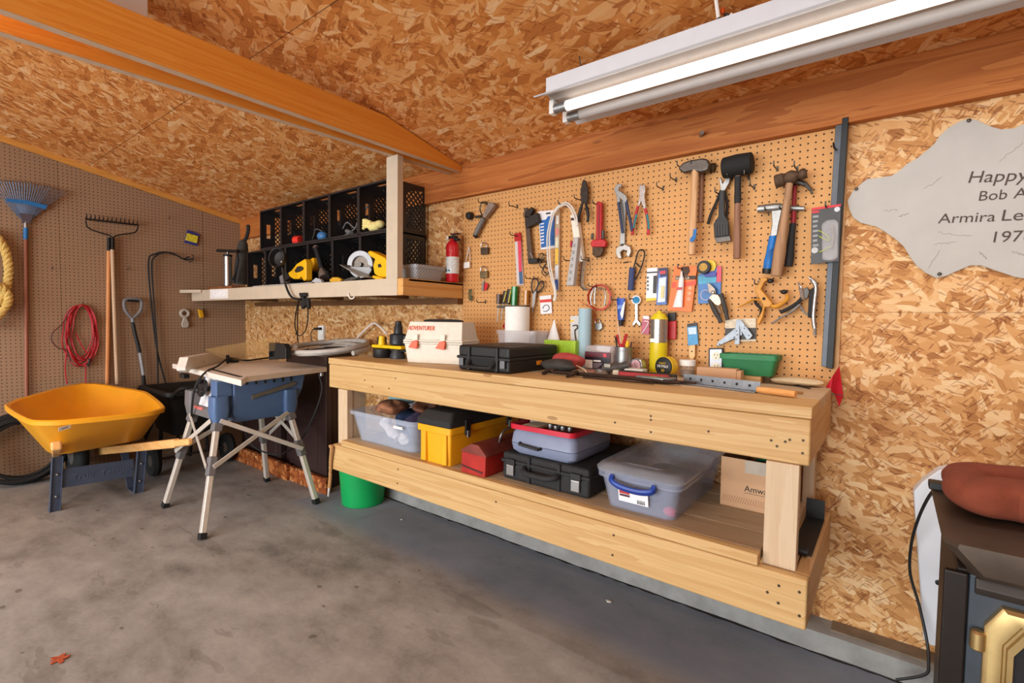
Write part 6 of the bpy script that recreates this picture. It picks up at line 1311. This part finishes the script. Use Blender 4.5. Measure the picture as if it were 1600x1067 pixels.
h = bar('thin dark rod in front of the two iron bars', (3.98,-.450,BT+.006), (4.28,-.455,BT+.006), .005, .004, IRON, 'iron_rod')
sp_ = bt('wrench', 'silver open-end wrench head poking out beside the zinc strap', 'wrench', 4.30, -.375)
MB().prism([V((4.18,-.392,BT+.014)), V((4.24,-.405,BT+.014)), V((4.295,-.412,BT+.014)), V((4.325,-.395,BT+.014)), V((4.325,-.345,BT+.014)), V((4.30,-.345,BT+.014)), V((4.285,-.36,BT+.014)), V((4.24,-.365,BT+.014)), V((4.18,-.378,BT+.014))], (0,0,.01)).build('body', M('#8f9499', .35, .85, .15, 50), sp_, bevel=.003)
solo('red_file', MB().prism([V((4.07,-.32,BT+.001)), V((4.28,-.315,BT+.001)), V((4.28,-.29,BT+.001)), V((4.07,-.298,BT+.001))], (0,0,.024)), M('#b02a30', .45, 0, .1, 30), 'slim red-handled tool lying behind the iron bars', 'hand tool', bevel=.006)
solo('rasp', MB().prism([V((4.05,-.275,BT+.0005)), V((4.27,-.275,BT+.0005)), V((4.30,-.262,BT+.0005)), V((4.27,-.25,BT+.0005)), V((4.05,-.25,BT+.0005))], (0,0,.026)), M('#3a3532', .5, .5, .3, 60), 'dark rasp lying behind the red-handled tool', 'rasp', bevel=.004)
solo('white_box', MB().box((4.05,-.215,BT+.0005), (4.135,-.165,BT+.030)), M('#dedcd2', .5, 0, .06, 30), 'small white box lying in front of the torch cylinder', 'box', bevel=.002)
rg = thing('cloth', 'crumpled black and red cloth lying beside the black case', 'cloth', (3.80,-.31,BT))
blob((3.80,-.345,BT+.034), (.085,.055,.030), 31).build('black_cloth', M('#3a3632', .8, 0, .3, 16), rg, sub=1, label='dark grey oily cloth')
blob((3.785,-.265,BT+.045), (.09,.05,.042), 33).build('red_cloth', M('#b04440', .85, 0, .2, 20, bump=.2), rg, sub=1, label='faded red shop cloth')
pw = bt('pink_wire', 'short loops of pink and cream wire lying on the bench near the dark label tub', 'wire', 3.88, -.25)
MB().tube(smoothpath([(3.83,-.26,BT+.03), (3.88,-.25,BT+.012), (3.93,-.24,BT+.008), (3.90,-.225,BT+.007), (3.86,-.23,BT+.007)], 4), .004, 6).build('loop', M('#c77a70', .5), pw); MB().tube(smoothpath([(3.86,-.30,BT+.035), (3.90,-.30,BT+.02), (3.92,-.31,BT+.006)], 4), .003, 6).build('tail', M('#d9cba6', .5), pw)
MB().lathe([(.034,.0005),(.036,.004),(.036,.018),(.03,.02)], (3.95,-.225,BT), (0,0,1), 20).build('tmp', CHROME, None); o = bpy.data.objects['tmp']; o.name = 'jar_lid'; tag(o, 'round shiny metal lid lying in front of the dark label tub', 'lid')
dk = bt('hand_light', 'dark grey oval torch lying on the bench in front of the tin can', 'torch', 3.99, -.20)
MB().tube(smoothpath([(3.955,-.235,BT+.024), (3.985,-.225,BT+.027), (4.03,-.21,BT+.035), (4.06,-.20,BT+.045)], 4), [.014]*3+[.021]*5+[.018]*5, 12).build('body', M('#4a4541', .5, .2, .2, 40), dk); MB().box((3.968,-.248,BT+.030), (4.0,-.238,BT+.048)).build('plate', M('#8f8a80', .4, .4), dk, bevel=.003)
for lab, (x, y, l, a, col) in (('clear plastic tube of screws near the chrome tape measure', (4.02,-.175,.07,20,'#d8ccd4')), ('white plastic anchor pack lying right of the chrome tape measure', (4.07,-.14,.05,-30,'#e6e0dc')), ('pinkish flat packet lying in front of the tin can', (4.0,-.155,.06,5,'#cf9a94')), ('cream paper packet lying between the two tape measures', (4.04,-.235,.06,10,'#d9cdb4'))):
    u_ = V((math.cos(R(a)), math.sin(R(a)), 0)); solo('packet', MB().beam(V((x,y,BT+.012))-u_*l/2, V((x,y,BT+.012))+u_*l/2, .03, .022), M(col, .4, 0, .2, 60), lab, 'packet', bevel=.006)
gl = blob((4.69,-.075,BT+.016), (.095,.045,.015), 41, amp=.10)
solo('cloth', gl, M('#d8c4a0', .85, 0, .1, 20), 'folded cream cloth lying at the back right of the workbench', 'cloth', sub=1)
nl = MB().tube([Z(1217,595,BT+.006), Z(1266,607,BT+.004)], [.005,.0022], 8); solo('nail', nl, BLACK, 'large dark nail lying in front of the cream cloth', 'nail')
fl = thing('flag', 'red warning flag hanging on a wire at the right end of the bench', 'flag', W(1310,630,.05))
FR = M('#c8102a', .6, 0, .1, 16, name='flag_red')
rs = []
for k in range(13):
    t = k/12
    a = (1290+(1311-1290)*min(1,t*1.0), 603-(603-571)*min(1, t)); 
    if t <= .5: top = (1291+20*(t/.5), 603-31*(t/.5)); btm = (1291+12*(t/.5), 606+8*(t/.5))
    else: top = (1311+6*((t-.5)/.5), 572+46*((t-.5)/.5)); btm = (1303+8*((t-.5)/.5), 614+21*((t-.5)/.5)*1.0)
    rs.append((W(*top,.045+.02*math.sin(t*5)), W(*btm,.06+.02*math.sin(t*6+1))))
fv = [p for pr_ in rs for p in pr_]; mb = MB(); off = V((.001,.002,0))
n2 = len(fv); mb.add(fv+[p+off for p in fv], [(2*k,2*k+1,2*k+3,2*k+2) for k in range(12)]+[(n2+2*k,n2+2*k+2,n2+2*k+3,n2+2*k+1) for k in range(12)])
mb.build('cloth', FR, fl); MB().tube([W(1297,615,.06), W(1318,618,.05)], .0015, 6).build('wire', DKSTEEL, fl)

# ------------------------------------------------------------ left end: outlet, cables, clamp below the shelf
o = thing('outlet', 'white electrical outlet with a plug on the strandboard above the grey hose', 'outlet', W(501,531,.01))
S([(496.5,509),(505,508.5),(505,531),(496.5,531.5)], .0, .02, 'plate', M('#e9ecec', .4, 0, .03), o, .003); S([(499,511.5),(503.5,511.3),(503.5,518),(499,518.2)], .02, .004, 'socket', WHITE, o, .001); S([(499,521),(503.5,520.8),(503.5,528),(499,528.2)], .02, .004, 'socket', WHITE, o, .001)
S([(490,512),(498,511.5),(498,515.5),(490,515.5)], .022, .03, 'plug', BLACK, o, .003); WT([(490,514),(486,520),(487,530),(490,538)], .04, .004, 6).build('plug_cord', BLACK, o)
solo('white_cable', WT([(552,537),(560,526),(572,514),(583,505),(592,509),(604,521)], [.03,.04,.05,.06,.09,.16], .0075, 8), M('#e5d6cc', .5), 'white cable bent in a peak above the yellow power tool', 'cable')
cl = thing('clamp_light', 'black clamp light with a round reflector hanging on the cream shelf', 'clamp light', W(472,470,.50))
MB().lathe([(.014,0),(.05,.012),(.064,.04),(.066,.055),(.062,.054),(.048,.02),(.012,.012)], W(441,405,.47), (.35,-.9,.1), 24).build('reflector', M('#2a2726', .5, .4, .15, 30), cl); MB().ball(W(440.5,409,.50), .011, 10).build('bulb_holder', STEEL, cl)
WT([(441,418),(445,440),(450,455),(457,465),(470,468)], .50, .0075, 8).build('gooseneck', BLACK, cl)
S([(468,459),(475,457.5),(476.5,461),(473.5,465),(474,480),(471,483),(469.5,478),(470,466)], .475, .02, 'clamp_jaw', BLACK, cl, .003); S([(474,466),(481,466.5),(482,478),(481,483),(478.5,482),(477.5,474),(475,480)], .475, .02, 'clamp_jaw', BLACK, cl, .003)
S([(466.5,457.5),(475.5,457),(476,463),(468,464)], .473, .026, 'knob', BLACK, cl, .004)
MB().tube(smoothpath([W(467,468,.47), W(462,490,.42), W(461,510,.38), W(464,522,.34), W(466,535,.30)], 5), .004, 6).tube(smoothpath([W(468,466,.46), W(465,490,.40), W(465,515,.36), W(464.5,530,.33)], 5), .004, 6).tube(smoothpath([W(481,482,.45), W(481,500,.40), W(477,517,.38), W(469,524.5,.37), W(462,521,.37)], 5), .004, 6).build('cord', BLACK, cl)
solo('cup_hook', WT([(545,457),(544.5,462),(547,466),(551,466.5),(554,463)], [.472,.484,.484,.484,.484], .0035, 6), WHITE, 'white cup hook screwed under the cream shelf', 'hook')
solo('white_string', MB().tube(smoothpath([(1.2,-.475,1.4295), (1.5,-.476,1.431), (1.75,-.476,1.4295), (2.0,-.475,1.431)], 4), .0025, 6), M('#c9c2ba', .6), 'thin pale cord lying along the top of the cream shelf rail', 'cord')

# ------------------------------------------------------------ on the shelf
SH = 1.4287
def sh(name, label, cat, x, y): return thing(name, label, cat, (x, y, SH))
solo('wood_board', MB().box((.18,-.40,SH), (.66,-.14,SH+.028)), M('#8a5530', .6, 0, .2, 14), 'brown wooden board lying under the steel hand pump', 'board', bevel=.002)
hp_ = thing('hand_pump', 'polished steel hand pump with a black T handle on the shelf', 'pump', (.42,-.30,SH+.028)); zb = SH+.028
px_ = W(356,420,.30).x
MB().lathe([(.045,zb+.001),(.045,zb+.012),(.038,zb+.014)], (px_,-.30,0), (0,0,1), 20).build('foot', BLACK, hp_); MB().lathe([(.034,zb+.014),(.034,W(356,401,.30).z)], (px_,-.30,0), (0,0,1), 22).build('barrel', CHROME, hp_)
MB().lathe([(.036,W(356,401,.30).z),(.036,W(356,398,.30).z),(.014,W(356,397,.30).z)], (px_,-.30,0), (0,0,1), 18).build('cap', BLACK, hp_)
MB().tube([(px_,-.30,W(356,399,.30).z), (px_,-.30,W(356,391.5,.30).z)], .010, 10).build('rod', STEEL, hp_); MB().tube([W(340,391.5,.30), W(372,392.5,.30)], .0135, 10).build('t_handle', BLACK, hp_)
MB().tube(smoothpath([W(370,394,.31), W(372,405,.335), W(370,420,.335), W(364,437,.32)], 4), .008, 8).build('hose', BLACKM, hp_)
bg = thing('tool_bag', 'dark cylindrical tool bag standing upright beside the hand pump', 'bag', W(377,442,.2))
a = [W(376,443.5,.20), W(377,425,.20), W(378,405,.20), W(379,390,.20), W(380,379,.20), W(382,376,.20)]
MB().tube(a, [.056,.056,.052,.046,.036,.016], 14).build('body', M('#3b3833', .8, 0, .2, 16), bg); MB().tube(smoothpath([W(382,378,.19), W(386,368,.19), W(388,358,.19), W(387.5,352,.19)], 4), .016, 8).build('handle', BLACKM, bg); MB().tube(smoothpath([W(372,405,.28), W(369,420,.28), W(366,441,.28)], 4), .011, 8).build('strap', BLACKM, bg)
YT = M('#efb416', .4, 0, .08, 20, name='tool_yellow')
gr = sh('angle_drill', 'yellow cordless power tool lying behind the black reflector on the shelf', 'power tool', 1.5, -.38)
S([(447,428),(455,422),(463,412),(476,404),(478,409),(478,437),(474,439),(470,432),(466,436),(458,436),(450,431)], .36, .05, 'body', YT, gr, .008); S([(460,423),(464,416.5),(469,415.5),(473,417),(473.5,421),(468,424.5),(462,426)], .411, .004, 'grip_opening', M('#33271f', .7), gr, .001)
S([(436,432),(445,426),(449,433),(447,442),(438,443)], .37, .03, 'base_plate', M('#a9adb3', .35, .7, .15, 30), gr, .003); S([(440,428),(447,424),(452,434),(444,440)], .40, .02, 'front_housing', BLACK, gr, .004)
tl = sh('flashlight', 'black upright torch tilted in the lower crate with a chrome foot', 'torch', 1.85, -.34)
pa, pb, pc = W(494,388,.33), W(503,420,.35), W(507,434,.36)
MB().tube([pa, pb], [.017,.0165], 14).build('barrel', M('#2b3038', .35, .4, .1, 30), tl); MB().tube([pa+(pa-pb).normalized()*.012, pa], [.020,.021], 14).build('tail_ring', CHROME, tl); MB().tube([pb, pb.lerp(pc,.3), pb.lerp(pc,.6), pc], [.016,.026,.034,.034], 16).build('head', M('#a6b0bc', .25, .9, .1, 30), tl)
S([(486,440),(493,434),(500,436),(503,441),(497,443.5)], .40, .02, 'base', M('#c7ccd2', .4, .3), tl, .002)
yc = sh('yellow_clip', 'small yellow cordless battery tool behind the upright torch', 'power tool', 1.75, -.2); S([(484,405),(489,402),(491,410),(489,422),(486,424),(484,415)], .25, .04, 'body', YT, yc, .006)
cs = sh('circular_saw', 'yellow circular saw with a grey blade guard standing on the shelf', 'circular saw', 2.35, -.38)
cc = W(566,414,.42); ax = V((.45,-.89,0))
GU = M('#9c9fa3', .45, .3, .1, 20)
mb = MB(); ux = V((.89,.45,0)); uz = V((0,0,1))
pts_o = [cc+ux*(.082*math.cos(R(t)))+uz*(.082*math.sin(R(t))) for t in range(-10, 191, 12)]; pts_i = [cc+ux*(.050*math.cos(R(t)))+uz*(.050*math.sin(R(t))) for t in range(190, -11, -12)]
mb.prism(pts_o+pts_i, ax*.03); mb.build('upper_guard', GU, cs, bevel=.003)
MB().lathe([(.070,0),(.070,.003)], cc+ax*.012, ax, 30).build('blade', M('#6f665e', .5, .7, .25, 40), cs); MB().lathe([(.014,0),(.012,.02)], cc+ax*.014, ax, 14).build('arbor', DKSTEEL, cs)
mb = MB(); po = [cc+ux*(.080*math.cos(R(t)))+uz*(.080*math.sin(R(t))) for t in range(195, 346, 12)]; mb.prism(po+[cc+ux*.06-uz*.012, cc-ux*.06-uz*.012], ax*.024); mb.build('lower_guard', M('#6f6f70', .4, .6, .15, 30), cs, bevel=.003)
p1, p2 = W(543,415,.46), W(573,433,.47); MB().beam(p1, p2, .10, .004, up=(.5,0,.85)).build('base_plate', M('#c9c6c0', .3, .8, .1, 40), cs)
S([(573,394),(577,391),(590,397),(600,402),(606,409),(606,433),(598,433.5),(590,432),(584,428),(582,415),(585,405),(577,400)], .36, .07, 'body', YT, cs, .01); S([(590,413),(594,412),(596,417),(591,418)], .429, .004, 'trigger', BLACK, cs, .001)
S([(583,430),(600,435),(600,437),(590,438),(580,433)], .38, .05, 'battery', YT, cs, .004)
yp = sh('yellow_pliers', 'yellow and black handled pliers lying on the shelf before the crates', 'pliers', 2.05, -.42)
S([(514,437.5),(519,433),(527,433),(533,436),(531,440),(516,440.5)], .43, .02, 'handle', M('#c9992c', .45, 0, .3, 60), yp, .003); S([(536,437),(548,433),(560,431),(561,434),(550,438),(538,440)], .43, .02, 'jaw', M('#54504c', .5, .4, .3, 50), yp, .003)
def in_crate(nm, lab, cat, mb, mat, **kw): return solo(nm, mb, mat, lab, cat, **kw)
zU = 1.4287+.3095+.010
c = W(466,364,.24); c.z = zU+.033; c.x = min(c.x, 1.555)
rl_ = thing('cord_reel', 'red cord reel lying in the second crate of the upper row', 'reel', (c.x, c.y, zU)); MB().lathe([(.03,-.03),(.034,-.028),(.034,.028),(.03,.03)], c, (1,.2,0), 18).build('reel', M('#e8382c', .45, 0, .1, 30), rl_); MB().tube(smoothpath([c+V((-.02,-.01,.03)), c+V((-.06,0,.07)), c+V((-.10,.02,.0)), c+V((-.13,.0,-.022))], 4), .004, 6).build('cord', BLACK, rl_)
c = W(504,362,.24); c.z = zU+.035; c.x = min(c.x, 1.868)
rl_ = thing('cord_reel', 'blue cord reel lying in the third crate of the upper row', 'reel', (c.x, c.y, zU)); MB().ball(c, .036, 14, (1.25,1,.95)).build('reel', M('#3f76ad', .45, 0, .12, 30), rl_); MB().tube(smoothpath([c+V((.03,-.02,.03)), c+V((-.02,-.04,.045)), c+V((-.08,-.02,.01)), c+V((-.14,0,-.022)), c+V((-.05,-.03,-.027))], 4), .004, 6).build('cord', M('#55504c', .6), rl_)
c = W(535,358,.22); c.z = zU+.02; c.x = 2.09
mb = MB().tube(smoothpath([c+V((-.12,-.03,-.008)), c+V((-.02,-.05,-.01)), c+V((.06,0,.06)), c+V((.10,.02,.16)), c+V((.12,.05,.20))], 5), .005, 6).tube(smoothpath([c+V((-.13,.0,.05)), c+V((-.05,-.02,.08)), c+V((.05,-.03,.03)), c+V((.10,-.04,.06)), c+V((.11,0,-.008))], 5), .005, 6).tube([c+V((-.04,-.03,.02)), c+V((.03,-.045,.0))], .014, 8)
solo('cable_bundle', mb, M('#6d6c6c', .55, 0, .3, 30), 'loose grey cables lying in the fourth crate of the upper row', 'cables')
c = W(585,345,.26); c.z = zU+.035
g1 = MB().ball(c, .036, 14, (1.5,1,.9)).ball(c+V((.04,.01,.012)), .032, 12, (1.2,1,.8))
for k in range(4): g1.tube(smoothpath([c+V((-.02,-.01,.008*k)), c+V((-.055,-.025,.012*k+.004)), c+V((-.075,-.03,.018*k-.012))], 3), [.013,.013,.012,.012,.011,.010,.009], 8)
solo('work_glove', g1, M('#e6d68c', .85, 0, .1, 50, bump=.2), 'pale yellow work glove lying in the upper crate next to the post', 'glove')
bs = sh('basket', 'grey perforated plastic basket at the right end of the shelf', 'basket', 2.78, -.25)
def perfo():
    g = G('perforated_grey'); v = g.coord(); s = g.new('SeparateXYZ'); g.ln(v, s.inputs[0])
    u_ = g.math('ADD', s.outputs[0], s.outputs[1])
    def cl_(a): return g.math('SUBTRACT', g.math('FRACT', g.math('DIVIDE', a, .021)), .5)
    row = g.math('FLOOR', g.math('DIVIDE', s.outputs[2], .0105)); p = cl_(g.math('ADD', u_, g.math('MULTIPLY', row, .0105))); q = g.math('SUBTRACT', g.math('FRACT', g.math('DIVIDE', s.outputs[2], .0105)), .5)
    d = g.math('ADD', g.math('MULTIPLY', g.math('MULTIPLY', p, p), 4), g.math('MULTIPLY', q, q))
    g.ln(g.mix(g.math('LESS_THAN', d, .09), lin('#a7abb0'), lin('#45474b')), g.b.inputs['Base Color']); g.b.inputs['Roughness'].default_value = .4; return g.m
MB().rings(tubrings(2.635, 2.865, -.36, -.135, SH, SH+.083, .012, .02, .003, .006)).build('body', perfo(), bs)
ex = sh('fire_extinguisher', 'red fire extinguisher standing on the right end of the shelf', 'fire extinguisher', 2.845, -.085)
x = W(707,420,.085).x; r = .039; z1 = W(707,385,.085).z; z2 = W(707,377,.085).z; ER = M('#c01424', .3, 0, .05, 12, coat=.4, name='extinguisher_red')
MB().lathe([(r*.9,SH),(r,SH+.006),(r,z1),(r*.93,z1+.012),(r*.6,z1+.03),(r*.36,z1+.038),(r*.33,z1+.045)], (x,-.085,0), (0,0,1), 28).build('cylinder', ER, ex)
zl_ = W(707,428,.085).z; zm = W(707,402,.085).z
MB().lathe([(r+.0006,zl_),(r+.0008,zl_+.001),(r+.0008,zm-.001),(r+.0006,zm)], (x,-.085,0), (0,0,1), 28).build('label', M('#d5d9d8', .4, 0, .2, 80), ex)
for k in (-1, 1): MB().box((x+.010*k-.005,-.085-r-.0022,zl_+.012), (x+.010*k+.005,-.080-r,zl_+.022)).build('class_mark', M('#3f7f9a', .4), ex)
MB().box((x-.022,-.1,z1+.045), (x+.03,-.07,z1+.062)).build('valve', BLACK, ex, bevel=.004); MB().box((x-.01,-.1,z1+.068), (x+.055,-.07,z1+.074)).build('lever', M('#4a1a24', .5), ex, bevel=.002); MB().box((x+.02,-.1,z1+.03), (x+.05,-.07,z1+.045)).build('carry_handle', BLACK, ex, bevel=.003)
MB().lathe([(.014,0),(.016,.004),(.014,.012)], (x-.022,-.10,z1+.050), (-.6,-.8,0), 16).build('gauge', M('#e8e2d4', .4), ex); MB().tube([(x-.025,-.095,z1+.046), (x-.045,-.105,z1+.04)], .007, 8).build('nozzle', M('#d8b48a', .5), ex); MB().tube([(x+.005,-.085,z1+.07), (x+.012,-.085,z1+.10)], .0012, 5).build('pull_pin', STEEL, ex)
solo('bolt', MB().tube([W(1095,212,.04), W(1097,207,.075)], .008, 10), STEEL, 'silver bolt head sticking out of the header beam above the sledge hammer', 'bolt')
